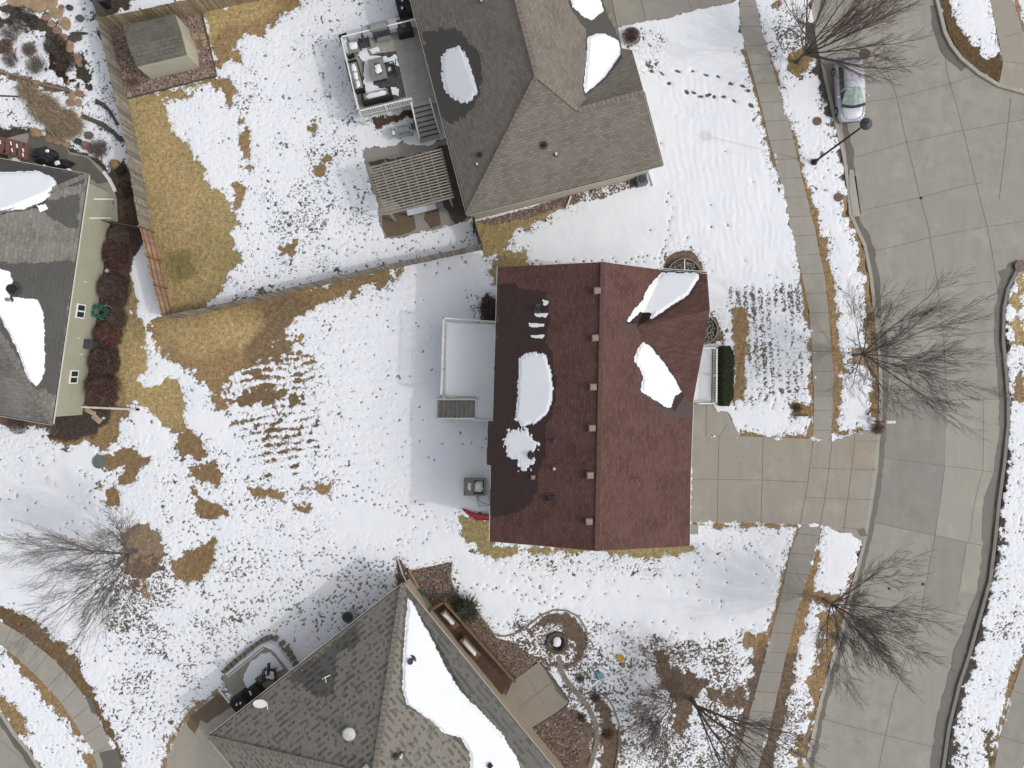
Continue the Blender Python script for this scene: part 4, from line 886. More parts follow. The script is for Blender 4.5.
# ---------------- garden shed
m_shedr = shingle('grey shed shingles', (.125, .118, .10), (.165, .155, .13), (.06, .055, .047), .24, .4, .45)
m_shedw = M('cream shed wall', (.42, .40, .31), .8, .06, 2)
sd = thing('garden_shed', 'small cream garden shed with grey shingle roof inside the fence corner', 'shed', P(165, 45))
ra = Roof(); A0, A1, A2, A3 = (123, 26, 1.9), (175, 14, 1.9), (187, 55, 1.9), (137, 67, 1.9)
r0, r1 = (128.5, 47, 2.35), (181.5, 34, 2.35)
ra.face([(123, 26), (175, 14), (181.5, 34), (128.5, 47)], [A0, A1, r1]); ra.face([(128.5, 47), (181.5, 34), (187, 55), (137, 67)], [r1, A2, A3])
ra.mesh('roof', m_shedr, sd, m_shedw)
V = [P(*A0), P(*A1), P(*r1), P(*A2), P(*A3), P(*r0)]
mb = MB(); n = 6; mb.add([(v.x, v.y, 0) for v in V] + [(v.x, v.y, v.z - .16) for v in V], [(i, (i + 1) % n, n + (i + 1) % n, n + i) for i in range(n)]); mb.build('wall', [m_shedw], sd)
c = P(187, 34, 1.0); mb = MB(); mb.box(P(184.5, 44, 1.45) + Vector((.06, .0, 0)), (.06, .1, .16)); mb.build('latch', [m_dkgrey], sd)
# ================================================================== FENCES
m_fgrey = M('weathered grey fence boards', (.30, .268, .22), .9, .35, 3, island=.5)
m_ftan = M('tan fence boards', (.34, .265, .165), .9, .3, 3, island=.4)
m_fnew = M('pinkish fence boards', (.40, .27, .19), .9, .25, 3, island=.35)
m_rail = M('red brown fence rail', (.22, .11, .055), .9, .25, 4)
m_railg = M('grey fence rail', (.17, .15, .12), .9, .25, 4)
def fence(label, top, mboard, mrail, h=1.8, inside=1, group='board fences between the yards', bw=.14, posts=2.4, lean=.0):
    V = [P(x, y, h) for x, y in top]
    f = thing('fence', label, 'fence', (V[0].x, V[0].y, 0), group)
    g = random.Random(len(top) + int(V[0].x * 10)); mb = MB()
    for a, b_ in zip(V, V[1:]):
        a2, b2 = a.xy.to_3d(), b_.xy.to_3d(); L = (b2 - a2).length; d = (b2 - a2) / L; nrm = Vector((-d.y, d.x, 0)); rz = math.atan2(d.y, d.x); n = int(L / (bw + .012))
        for i in range(n):
            p = a2 + d * ((i + .5) * L / n) + nrm * g.uniform(-.008, .008); hh = h + g.uniform(-.04, .03)
            t = g.uniform(-.02, .02) + lean
            R3 = Matrix.Rotation(rz, 3, 'Z') @ Matrix.Rotation(t, 3, 'X') @ Matrix.Rotation(g.uniform(-.012, .012), 3, 'Y')
            mb.box(p + Vector((0, 0, hh / 2)), (bw, .022, hh), rot=R3)
    mb.build('boards', [mboard], f)
    for a, b_ in zip(V, V[1:]):
        a2, b2 = a.xy.to_3d(), b_.xy.to_3d(); L = (b2 - a2).length; d = (b2 - a2) / L; nrm = Vector((-d.y, d.x, 0)) * inside
        for z in (.3, .95, h - .2):
            r_ = MB(); r_.beam(a2 + nrm * .035 + Vector((0, 0, z)), b2 + nrm * .035 + Vector((0, 0, z)), .045, .09); r_.build('rail', [mrail], f)
        k = max(1, int(L / posts))
        for i in range(k + 1):
            r_ = MB(); p = a2 + d * (L * i / k) + nrm * .10; r_.box(p + Vector((0, 0, (h + .02) / 2)), (.09, .09, h + .02), math.atan2(d.y, d.x)); r_.build('post', [mrail], f)
    return f
fence('weathered grey board fence running down past the shed beside the golden grass', [(97, 18), (111, 82), (125, 141), (132, 186), (139, 226)], m_fgrey, m_railg, inside=-1)
fence('short pinkish board fence with red brown rails above the long snow strip', [(139.5, 227), (147, 257), (153, 285), (161, 315)], m_fnew, m_rail, inside=1)
fence('tan board fence running behind the garden shed', [(97, 18), (140, 10), (175, 2), (256, -16), (330, -32)], m_ftan, m_railg, inside=1, posts=2.2)
fence('shadow-dark board fence at the very top edge, continuing up from the fence corner', [(80, -60), (91, -4), (97, 17)], M('shadow-dark fence boards', (.10, .09, .075), .9, .3, 3, island=.4), m_railg, inside=-1)  # shadow on this stretch is put into the board colour
fence('long grey board fence between the railed deck yard and the open snowy yard', [(162, 316), (200, 309), (256, 296.5), (300, 285.5), (356, 272), (400, 262), (440, 253.5), (482, 244.5)], m_fgrey, m_railg, inside=1)
fence('short thin fence from the long grey fence up to the house corner', [(482, 244), (477, 228), (474, 216)], m_fgrey, m_railg, inside=1)
mb = MB(); a, b_ = P(101, 220, 1.5), P(137, 226, 1.6); gt = thing('gate', 'dark timber gate between the sage green house and the grey fence', 'gate', (a.x, a.y, 0))
for z in (.3, 1.35):
    r_ = MB(); r_.beam(a.xy.to_3d() + Vector((0, 0, z)), b_.xy.to_3d() + Vector((0, 0, z)), .05, .1); r_.build('rail', [m_railg], gt)
for i in range(17):
    p = a.lerp(b_, (i + .5) / 17); mb.box(Vector((p.x, p.y, .8)), (.13, .02, 1.5), math.atan2(b_.y - a.y, b_.x - a.x))
mb.build('boards', [M('dark gate boards', (.07, .065, .055), .9, .3, 3, island=.3)], gt)

# ================================================================== RAILED DECK OF THE HOUSE AT THE TOP
m_deck = M('grey composite deck boards', (.37, .355, .325), .8, .12, 2)
m_deckb = M('wet brown deck boards', (.10, .055, .038), .6, .25, 3, island=.2)
m_wood = M('old grey timber', (.27, .25, .215), .9, .25, 5)
m_rug = M('dark patterned rug', (.085, .08, .075), .95, .6, 9)
m_cush = M('taupe cushion', (.25, .23, .20), .9, .1, 4)
def railing(parent, a, b_, z0, z1, mat, bal=.12, mtop=None, post=1.8, w=.09, sz=.035, topname='hand_rail'):
    a, b_ = Vector((a.x, a.y, 0)), Vector((b_.x, b_.y, 0)); d = (b_ - a); L = d.length; d /= L; rz = math.atan2(d.y, d.x)
    r_ = MB(); r_.beam(a + Vector((0, 0, z1)), b_ + Vector((0, 0, z1)), w, .04); r_.build(topname, [mtop or mat], parent)
    r_ = MB(); r_.beam(a + Vector((0, 0, z0 + .12)), b_ + Vector((0, 0, z0 + .12)), .05, .04)
    n = int(L / bal)
    for i in range(n): p = a + d * ((i + .5) * L / n); r_.box(p + Vector((0, 0, (z0 + z1) / 2 + .05)), (sz, sz, z1 - z0 - .12), rz)
    r_.build('balusters', [mat], parent)
    k = max(1, int(L / post))
    for i in range(k + 1): r_ = MB(); r_.box(a + d * (L * i / k) + Vector((0, 0, (z0 + z1) / 2 + .02)), (.1, .1, z1 - z0 + .06), rz); r_.build('post', [mat], parent)
dk = thing('deck', 'raised grey deck with white railing and furniture beside the brown roofed house', 'deck', P(390, 70))
DZ = 1.5; RZ = 2.45
tl, tr, bl, br = P(341, 37, RZ), P(416, 19, RZ), P(358.5, 111, RZ), P(411, 98.5, RZ)
er, eb = P(440, 14, RZ), P(434, 104, DZ)
floor = [tl, er, P(452, 100, DZ), P(432, 104, DZ), P(413, 108, DZ), bl]
mb = MB(); mb.prism([tuple(p.xy) for p in [tl, tr, er, P(455, 98, DZ), P(430.5, 103.5, DZ), P(413, 107.5, DZ), br, bl]], DZ - .22, DZ); mb.build('floor', [m_deck], dk)
mb = MB(); d = (tr - tl).xy.normalized(); n_ = Vector((d.y, -d.x))
for i in range(44):
    p0 = tl.xy + n_ * (.14 * i + .07)
    if (p0 - tl.xy).length > (bl - tl).xy.length: break
    s0 = (bl - tl).xy * ((.14 * i + .07) / (bl - tl).xy.length); a = tl.xy + s0; b2 = a + d * 5.2; mb.beam((a.x, a.y, DZ + .003), (b2.x, b2.y, DZ + .003), .012, .004)
mb.build('board_gaps', [m_dkgrey], dk)
railing(dk, tl, tr, DZ, RZ, m_white); railing(dk, tl, bl, DZ, RZ, m_white); railing(dk, bl, br, DZ, RZ, m_white, bal=.15, sz=.06)
for q in (tl, bl, br, P(390, 60, DZ)): mb = MB(); mb.box((q.x, q.y, DZ / 2 - .1), (.14, .14, DZ - .1)); mb.build('support_post', [m_white], dk)
# stairs going down to the patio
st = thing('deck_stairs', 'grey deck stairs with white side rails going down to the wet patio', 'stairs', P(430, 125))
a0, a1, b0, b1 = P(413, 108, DZ), P(431, 103.5, DZ), P(421, 143, .1), P(441, 138, .1)
for i in range(7):
    t0, t1 = i / 7, (i + 1) / 7; z = DZ - (i + 1) * (DZ - .1) / 8
    r_ = MB(); q = [a0.lerp(b0, t0), a1.lerp(b1, t0), a1.lerp(b1, t1 - .012), a0.lerp(b0, t1 - .012)]
    r_.prism([tuple(p.xy) for p in q], z - .05, z); r_.build('tread', [m_deck], st)
    r_ = MB(); r_.beam((q[0].x, q[0].y, z + .05), (q[1].x, q[1].y, z + .05), .02, .13); r_.build('riser', [m_dkgrey], st)
for u, v in ((a0, b0), (a1, b1)):
    r_ = MB(); r_.beam(u - Vector((0, 0, .12)), v + Vector((0, 0, .02)), .05, .24); r_.build('stringer', [m_white], st)
    r_ = MB(); r_.beam(u + Vector((0, 0, .9)), v + Vector((0, 0, .9)), .08, .05); r_.build('hand_rail', [m_white], st)
    for t in (0, .5, 1): r_ = MB(); p = u.lerp(v, t); r_.box(p + Vector((0, 0, .4)), (.08, .08, 1.0)); r_.build('post', [m_white], st)
dang = math.atan2(d.y, d.x)                # the deck's own direction
def on(x, y, z=DZ): p = P(x, y, z); return p
mb = MB(); mb.prism([tuple(P(x, y, DZ).xy) for x, y in ((363, 56), (396, 51), (406, 97), (384, 103), (362, 104))], DZ + .004, DZ + .02)
tag(mb.build('rug', [m_rug]), 'dark outdoor rug under the fire table on the railed deck', 'rug')
def snowpad(parent, c, size, rz, seed, name='snow_cover', mat=None, h=.06):
    m_ = MB(); g = random.Random(seed); n = 18; pts = []
    for i in range(n):
        a = 2 * math.pi * i / n; rx, ry = size[0] / 2, size[1] / 2; q = 1 / max(abs(math.cos(a)), abs(math.sin(a))) ** .75 * g.uniform(.72, 1.0)
        v = Vector((rx * math.cos(a) * q, ry * math.sin(a) * q, 0)); v.rotate(Matrix.Rotation(rz, 3, 'Z')); pts.append(v)
    c = Vector(c); vs = [c + p for p in pts] + [c + p * .8 + Vector((0, 0, h)) for p in pts] + [c + Vector((0, 0, h * 1.2))]
    fs = [(i, (i + 1) % n, n + (i + 1) % n, n + i) for i in range(n)] + [(n + i, n + (i + 1) % n, 2 * n) for i in range(n)]
    m_.add(vs, fs); return m_.build(name, [mat or m_snow], parent, smooth=True)
mb = MB()
for k, pp in enumerate(([(364, 58), (372, 56), (386, 57), (392, 60), (388, 63), (376, 62), (371, 70), (372, 84), (380, 89), (396, 88), (396, 93), (378, 95), (368, 90), (364, 75)], [(390, 88), (400, 90), (399, 96), (392, 95)], [(366, 62), (372, 62), (374, 90), (368, 96), (364, 84)], [(386, 60), (396, 55), (399, 66), (392, 66)], [(344, 60), (350, 60), (352, 66), (346, 66)], [(369, 50), (378, 47), (380, 52), (372, 55)], [(366, 44), (370, 60), (362, 62), (358, 55)])):
    mb.prism([tuple(P(x, y, DZ).xy) for x, y in wob(pp, 1.0, 2.5, 70 + k)], DZ + .022 + .001 * k, DZ + .07 + .006 * k)
o = mb.build('swept_snow', [m_snow]); o['kind'] = 'stuff'
c = on(379.5, 73); t = thing('fire_table', 'square grey fire table with snow in the middle of the deck rug', 'fire table', c)
mb = MB(); mb.box(c + Vector((0, 0, .28)), (.85, 1.25, .55), dang); mb.build('base', [m_dkgrey], t, bevel=.02)
mb = MB(); mb.box(c + Vector((0, 0, .60)), (1.05, 1.5, .09), dang); mb.build('table_top', [M('grey stone top', (.21, .195, .175), .6, .15, 5)], t, bevel=.02)
mb = MB(); mb.box(c + Vector((0, 0, .655)), (.4, .8, .02), dang); mb.build('burner', [m_dkgrey], t)
snowpad(t, c + Vector((.03, .0, .66)), (.5, .75), dang, 3)
def sofa(cx, cy, L, rz, label, seed, snowed):
    c = on(cx, cy); t = thing('outdoor_sofa', label, 'sofa', c, 'sofas round the fire table'); Rm = Matrix.Rotation(rz, 3, 'Z')
    q = lambda x, y, z: c + Rm @ Vector((x, y, 0)) + Vector((0, 0, z))
    mb = MB(); mb.box(q(0, 0, .2), (L, .8, .28), rz); mb.build('base', [m_black], t, bevel=.02)
    mb = MB(); mb.box(q(0, -.32, .5), (L, .16, .6), rz); mb.build('backrest', [m_black], t, bevel=.02)
    for s_ in (-1, 1): mb = MB(); mb.box(q(s_ * (L / 2 - .08), 0, .42), (.14, .8, .3), rz); mb.build('arm', [m_black], t, bevel=.02)
    for k in range(2): mb = MB(); mb.box(q((k - .5) * (L / 2 - .14), .05, .40), (L / 2 - .18, .58, .14), rz); mb.build('cushion', [m_cush], t, bevel=.03)
    for k in range(snowed): snowpad(t, q(((k + .5) / snowed - .5) * (L - .5), .05, .475), ((L - .5) / snowed * 1.05, .5 if snowed == 1 else .38), rz, seed + k)
    return t
sofa(356.5, 79, 2.2, dang - math.pi / 2 + .02, 'black framed sofa with snow streaks against the left deck railing', 5, 3)
sofa(378, 98.5, 2.1, dang + .0, 'black framed sofa with thick snow on its seat by the lower deck railing', 9, 1)
def planter(c, L, w, h, rz, label, seed=1, mat=None, name='planter_box', cat='planter'):
    t = thing(name, label, cat, c); Rm = Matrix.Rotation(rz, 3, 'Z'); mb = MB()
    for s_ in (-1, 1):
        mb.box(Vector(c) + Rm @ Vector((0, s_ * w / 2, h / 2)), (L, .05, h), rz); mb.box(Vector(c) + Rm @ Vector((s_ * L / 2, 0, h / 2)), (.05, w, h), rz)
    mb.build('box', [mat or m_black], t); mb = MB(); mb.box(Vector(c) + Vector((0, 0, h * .35)), (L - .04, w - .04, h * .7), rz); mb.build('soil', [m_dkgrey], t)
    snowpad(t, Vector(c) + Vector((0, 0, h * .72)), (L * .9, w * .75), rz, seed); return t
planter(on(347.5, 48), 1.55, .55, .45, dang - math.pi / 2 + .1, 'long black planter box with snow in the top left deck corner')
c = on(355, 50); t = thing('side_table', 'pale side table in the upper left part of the deck', 'side table', c); mb = MB(); mb.box(c + Vector((0, 0, .5)), (.75, .85, .05), dang); mb.build('table_top', [m_grey], t, bevel=.01)
for sx in (-1, 1):
    for sy in (-1, 1): mb = MB(); mb.box(c + Vector((sx * .3, sy * .33, .24)), (.05, .05, .48)); mb.build('leg', [m_grey], t)
snowpad(t, c + Vector((.02, .05, .525)), (.6, .6), dang, 12, h=.04)
def chair(c, rz, label, w=.62, group=None, mat=None, seat=None, snowed=None, name='patio_chair'):
    t = thing(name, label, 'chair', c, group); Rm = Matrix.Rotation(rz, 3, 'Z'); c = Vector(c); q = lambda x, y, z: c + Rm @ Vector((x, y, 0)) + Vector((0, 0, z))
    mb = MB(); mb.box(q(0, 0, .42), (w, w, .07), rz); mb.build('seat', [seat or m_dkgrey], t, bevel=.015)
    mb = MB(); mb.beam(q(0, -w * .48, .42), q(0, -w * .66, .95), w, .05); mb.build('backrest', [seat or m_dkgrey], t)
    for sx in (-1, 1):
        mb = MB(); mb.beam(q(sx * w * .52, -w * .5, .62), q(sx * w * .52, w * .45, .62), .05, .04); mb.build('arm', [mat or m_black], t)
        for sy in (-1, 1): mb = MB(); mb.beam(q(sx * w * .48, sy * w * .45, 0), q(sx * w * .48, sy * w * .45, .6 if sy > 0 else .62), .04, .04); mb.build('leg', [mat or m_black], t)
    if snowed: snowpad(t, q(0, .02, .455), (w * snowed, w * snowed), rz, 4)
    return t
chair(on(366, 46), dang + math.pi, 'dark grey chair beside the pale side table on the deck', .66)
chair(on(391, 72), dang + math.pi / 2, 'dark chair with its back to the house side of the fire table', .75, snowed=.4)
c = on(382, 34); t = thing('grill', 'wide grey outdoor grill with side shelves against the top deck railing', 'grill', c); Rm = Matrix.Rotation(dang, 3, 'Z'); q = lambda x, y, z: c + Rm @ Vector((x, y, 0)) + Vector((0, 0, z))
mb = MB(); mb.box(q(0, 0, .45), (1.2, .6, .85), dang); mb.build('cabinet', [m_dkgrey], t, bevel=.02)
mb = MB(); mb.tube([q(-.56, .04, .95), q(.56, .04, .95)], .3, 14); mb.build('lid', [M('brushed grey lid', (.30, .30, .295), .4, .1, 3, metal=.5)], t, smooth=False)
mb = MB(); mb.tube([q(-.45, -.28, 1.06), q(.45, -.28, 1.06)], .025, 6); mb.build('handle', [m_grey], t)
for s_ in (-1, 1): mb = MB(); mb.box(q(s_ * .92, .02, .88), (.6, .66, .05), dang); mb.build('side_shelf', [M('pale grey shelf', (.34, .34, .33), .5, .1, 3)], t, bevel=.01)
mb = MB(); mb.box(q(.1, -.5, .3), (1.0, .28, .04), dang); mb.build('foot_shelf', [m_grey], t)
c = on(405.5, 32); t = thing('covered_smoker', 'black square covered smoker in the top right deck corner', 'smoker', c)
mb = MB(); mb.box(c + Vector((0, 0, .45)), (1.05, 1.0, .9), dang, taper=.92); mb.build('cover', [m_black], t, bevel=.06); mb = MB(); mb.lathe(c + Vector((0, 0, .9)), [(.2, 0), (.2, .05), (.1, .07)], 14); mb.build('cap', [m_dkgrey], t)
c = P(405, 11); t = thing('air_conditioner', 'black air conditioner on the snow just above the railed deck', 'air conditioner', c)
mb = MB(); mb.box(c + Vector((0, 0, .45)), (.95, 1.3, .9), dang); mb.build('case', [m_black], t, bevel=.04)
for k in (-1, 1): mb = MB(); mb.lathe(c + Vector((-.02 * k, .3 * k, .9)), [(.26, 0), (.26, .02), (.20, .02), (.19, 0)], 18); mb.build('fan_grille', [m_dkgrey], t); snowpad(t, c + Vector((-.05, .28 * k, .91)), (.22, .25), 0, 8 + k, h=.03)
c = P(405.5, 134); t = thing('kettle_cart', 'grey barrel barbecue cart on the snow beside the deck stairs', 'barbecue', c, None); q = lambda x, y, z: c + Rm @ Vector((x, y, 0)) + Vector((0, 0, z))
mb = MB(); mb.tube([q(-.4, 0, .85), q(.4, 0, .85)], .27, 14); mb.build('barrel', [M('grey barrel', (.22, .22, .22), .5, .2, 4)], t)
mb = MB(); mb.box(q(0, -.38, .75), (1.3, .2, .04), dang); mb.build('front_shelf', [m_grey], t); mb = MB(); mb.box(q(-.75, .0, .75), (.35, .5, .04), dang); mb.build('side_shelf', [m_grey], t); mb = MB(); mb.box(q(.7, .1, .75), (.3, .45, .04), dang); mb.build('side_shelf', [m_dkgrey], t)
for sx in (-1, 1):
    for sy in (-1, 1): mb = MB(); mb.beam(q(sx * .45, sy * .28, 0), q(sx * .38, sy * .18, .72), .05, .05); mb.build('leg', [m_dkgrey], t)
snowpad(t, q(-.75, 0, .77), (.3, .35), dang, 21, h=.04)

# pergola over the wet patio
m_perg = M('faded pergola timber', (.36, .325, .27), .9, .25, 4, island=.2)
pg = thing('pergola', 'open slatted timber pergola over the wet patio', 'pergola', P(410, 185)); PZ = 2.7
TL, TR, BR, BL = P(368, 168.5, PZ), P(442, 149, PZ), P(454, 197, PZ), P(385, 214.5, PZ)
for i in range(18):
    t_ = i / 17; mb = MB(); mb.beam(TL.lerp(BL, t_), TR.lerp(BR, t_), .07, .09); mb.build('slat', [m_perg], pg)
for i in range(8):
    t_ = .03 + .94 * i / 7; mb = MB(); a = TL.lerp(TR, t_) - Vector((0, 0, .14)); b_ = BL.lerp(BR, t_) - Vector((0, 0, .14)); mb.beam(a, b_, .06, .16); mb.build('rafter', [m_perg], pg)
for u, v in ((.06, .04), (.94, .04), (.06, .96), (.94, .96)):
    p = TL.lerp(TR, u).lerp(BL.lerp(BR, u), v); mb = MB(); mb.box((p.x, p.y, 1.25), (.14, .14, 2.5)); mb.build('post', [m_perg], pg)
for v in (.04, .96): mb = MB(); mb.beam(TL.lerp(BL, v) - Vector((0, 0, .3)), TR.lerp(BR, v) - Vector((0, 0, .3)), .09, .18); mb.build('beam', [m_perg], pg)
g = random.Random(4); mb = MB()
for i in range(170):
    p = TL.lerp(TR, min(1, abs(g.gauss(0, .35)))).lerp(BL.lerp(BR, 0), 0) if 0 else TL.lerp(TR, g.random() ** 1.6 * .8).lerp(BL, 0) + (BL - TL) * min(1, g.random() ** 2.2)
    d_ = Vector((g.uniform(-1, 1), g.uniform(-1, 1), g.uniform(-.2, .3))).normalized() * g.uniform(.15, .45); mb.tube([p + Vector((0, 0, .06)), p + d_ * .5 + Vector((0, 0, .12)), p + d_ + Vector((0, 0, .07))], .009, 3, cap=False)
mb.build('dry_vine', [M('pale dry vine', (.40, .36, .29), .9, .2)], pg)
c = P(422, 210, .9); t = thing('bench_table', 'pale narrow table under the lower edge of the pergola', 'table', P(422, 210)); c0 = P(421.5, 209.5, .75); mb = MB(); mb.box(c0, (2.1, .42, .06), dang); mb.build('table_top', [M('pale blue grey top', (.52, .54, .57), .5, .1)], t, bevel=.01)
for sx in (-1, 1):
    v = Rm @ Vector((sx * .85, 0, 0)); mb = MB(); mb.box((c0.x + v.x, c0.y + v.y, .37), (.08, .35, .72), dang); mb.build('leg', [m_dkgrey], t)

# ================================================================== SNOWY DECK OF THE BRICK-RED HOUSE
rd = thing('snowy_deck', 'raised deck covered in smooth snow on the left of the brick red roof', 'deck', P(468, 358)); DZ2, RZ2 = 2.2, 3.15
a, b_, c = P(443.5, 318, RZ2), P(441, 396, RZ2), P(477, 397.5, RZ2); a2 = P(500, 322, RZ2)
fl = [P(445.5, 321, DZ2), P(502, 324, DZ2), P(500, 423, DZ2), P(475, 420, DZ2), P(475, 399, DZ2), P(444, 397, DZ2)]
mb = MB(); mb.prism([tuple(p.xy) for p in fl], DZ2 - .25, DZ2); mb.build('floor', [m_white], rd)
mb = MB(); mb.prism([tuple(p.xy) for p in [P(446.5, 322, DZ2), P(501, 325, DZ2), P(500, 419, DZ2), P(479, 418, DZ2), P(478, 397, DZ2), P(445.5, 396, DZ2)]], DZ2 + .002, DZ2 + .12); mb.build('snow_cover', [m_snowr], rd, bevel=.05)
m_rt = M('white rail with tan edge', (.66, .64, .58), .6, .1)
railing(rd, a, b_, DZ2, RZ2, m_white, mtop=m_rt, sz=.04); railing(rd, a, a2, DZ2, RZ2, m_white, mtop=m_rt, sz=.04); railing(rd, b_, c, DZ2, RZ2, m_white, mtop=m_wood, sz=.04)
for p in (fl[0], fl[5], P(470, 322, DZ2), P(476, 418, DZ2)): mb = MB(); mb.box((p.x, p.y, DZ2 / 2 - .15), (.16, .16, DZ2 - .1)); mb.build('support_post', [m_white], rd)
st = thing('deck_stairs', 'weathered plank stairs with white rails at the bottom of the snow covered deck', 'stairs', P(455, 409))
for i in range(8):
    z = DZ2 - (i + 1) * .245; x1 = 475 - i * 4.7; p = [P(x1, 400.5, z), P(x1 - 4.3, 400.3, z), P(x1 - 4.3, 417.5, z), P(x1, 417.8, z)]
    mb = MB(); mb.prism([tuple(v.xy) for v in p], z - .05, z); mb.build('tread', [m_wood], st)
for y in (399, 418):
    u, v = P(476, y, DZ2 - .1), P(437, y, .1); mb = MB(); mb.beam(u, v, .05, .26); mb.build('stringer', [m_white], st)
    mb = MB(); up = Vector((0, 0, .95)); mb.beam(u + up, v + up + Vector((0, 0, .15)), .07, .05); mb.build('hand_rail', [m_white], st)
    for t_ in (0, .5, 1): mb = MB(); mb.box(u.lerp(v, t_) + Vector((0, 0, .45)), (.09, .09, 1.1)); mb.build('post', [m_white], st)
u, v = P(476, 419, RZ2), P(492, 420, RZ2); railing(rd, P(474, 419.5, DZ2 + .5), P(493, 420.5, DZ2 + .5), DZ2, RZ2, m_white)
c = P(475, 486); t = thing('hose_box', 'square timber box with a snowy top beside the house, below the snow covered deck', 'box', c); planter_m = m_wood
for k, (dx, dy, sx, sy) in enumerate(((-.72, 0, .09, 1.1), (.72, 0, .09, 1.1), (0, .55, 1.5, .09), (0, -.55, 1.5, .09))): mb = MB(); mb.box(c + Vector((dx, dy, .3)), (sx, sy, .6)); mb.build('side_panel', [m_wood], t)
mb = MB(); mb.box(c + Vector((-.4, 0, .55)), (.7, 1.0, .05)); mb.build('lid', [m_wood], t); snowpad(t, c + Vector((-.35, .05, .58)), (.3, .6), 0, 31); snowpad(t, c + Vector((.3, 0, .3)), (.8, 1.0), 0, 32, h=.2)
c = P(484, 500); t = thing('wire_frame', 'thin dark wire frame in the snow between the timber box and the red sled', 'frame', c)
mb = MB(); L_ = [c + Vector(v) for v in ((-.5, .3, .3), (.3, .45, .35), (.45, -.3, .3), (-.35, -.4, .3), (-.5, .3, .3))]; mb.tube(L_, .02, 5); mb.tube([L_[0], c + Vector((-.2, -.1, .5)), L_[2]], .02, 5); mb.build('bars', [m_dkgrey], t)
for p in L_[:4]: mb = MB(); mb.tube([p, (p.x, p.y, 0)], .02, 5); mb.build('leg', [m_dkgrey], t)
# red sled leaning by the wall
m_redp = M('red plastic', (.26, .035, .035), .5, .15, 4)
pts = [P(463, 509, .2), P(475, 514, .25), P(491, 515, .3), P(491, 520, .12), P(476, 519.5, .1), P(468, 514, .1)]
mb = MB(); n = len(pts); mb.add(pts + [p + Vector((0, 0, -.09)) for p in pts], [tuple(range(n))[::-1], tuple(range(n, 2 * n))] + [(i, (i + 1) % n, n + (i + 1) % n, n + i) for i in range(n)])
mb.tube([p + Vector((0, 0, .03)) for p in pts + pts[:1]], .05, 6); o = mb.build('sled', [m_redp]); tag(o, 'long red plastic sled lying in the snow at the lower left house corner', 'sled')

# ================================================================== PORCH, HEDGE, WINDOW WELLS
po = thing('front_porch', 'snow covered front porch with white railing between the brick red roof and the hedge', 'porch', P(705, 376))
mb = MB(); mb.prism([tuple(P(x, y, .3).xy) for x, y in ((688, 347), (716, 347), (716, 403), (688, 404))], -.1, .3); mb.build('floor', [m_con2], po)
mb = MB(); mb.prism([tuple(P(x, y, .3).xy) for x, y in ((689, 348), (712, 348), (711, 402), (689, 403))], .302, .38); mb.build('snow_cover', [m_snowr], po, bevel=.04)
railing(po, P(717, 348, 1.25), P(716.5, 403, 1.25), .3, 1.25, m_white, bal=.17, sz=.05, w=.1); railing(po, P(704, 348, 1.25), P(717, 348, 1.25), .3, 1.25, m_white, bal=.15); railing(po, P(700, 403.5, 1.25), P(716.5, 403.5, 1.25), .3, 1.25, m_white, bal=.15)
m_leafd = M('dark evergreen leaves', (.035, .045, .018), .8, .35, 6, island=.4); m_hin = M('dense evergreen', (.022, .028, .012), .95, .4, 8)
def hedge():
    c = P(724, 377); g = random.Random(2); mb = MB()
    P0, P1 = P(723.5, 350), P(722.5, 402); n = 26; sec = 14; vs = []
    for i in range(n + 1):
        t_ = i / n; e = min(1, math.sin(math.pi * min(t_, 1 - t_) * 4) ** .5 if min(t_, 1 - t_) < .125 else 1); cc = P0.lerp(P1, t_) + Vector((0, (.25 if t_ == 0 else (-.25 if t_ == 1 else 0)), 0))
        for k in range(sec):
            a = math.pi * k / (sec - 1); x = -math.cos(a); z = max(0, math.sin(a)); x = math.copysign(abs(x) ** .5, x); z = z ** .5
            r = .58 * (.55 + .45 * e) * g.uniform(.93, 1.05); vs.append(cc + Vector((x * r, g.uniform(-.03, .03), z * 1.05 * (.8 + .2 * e) * g.uniform(.94, 1.04))))
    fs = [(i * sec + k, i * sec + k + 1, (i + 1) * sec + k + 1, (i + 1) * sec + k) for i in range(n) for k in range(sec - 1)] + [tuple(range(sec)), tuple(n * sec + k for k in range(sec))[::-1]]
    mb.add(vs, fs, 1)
    for i in range(5200):
        j = g.randrange(len(vs)); p = Vector(vs[j]).lerp(Vector(vs[(j + g.choice((1, sec, sec + 1))) % len(vs)]), g.random())
        if (p - Vector(vs[j])).length < .6: mb.leaf(p + Vector((g.uniform(-.04, .04),) * 3), g.uniform(.02, .045), g, 0)
    o = mb.build('hedge', [m_leafd, m_hin]); setorigin(o, c); tag(o, 'long dark green clipped hedge in front of the white porch railing', 'hedge')
hedge()
m_corr = M('galvanised steel', (.30, .29, .27), .5, .25, 5, metal=.4)
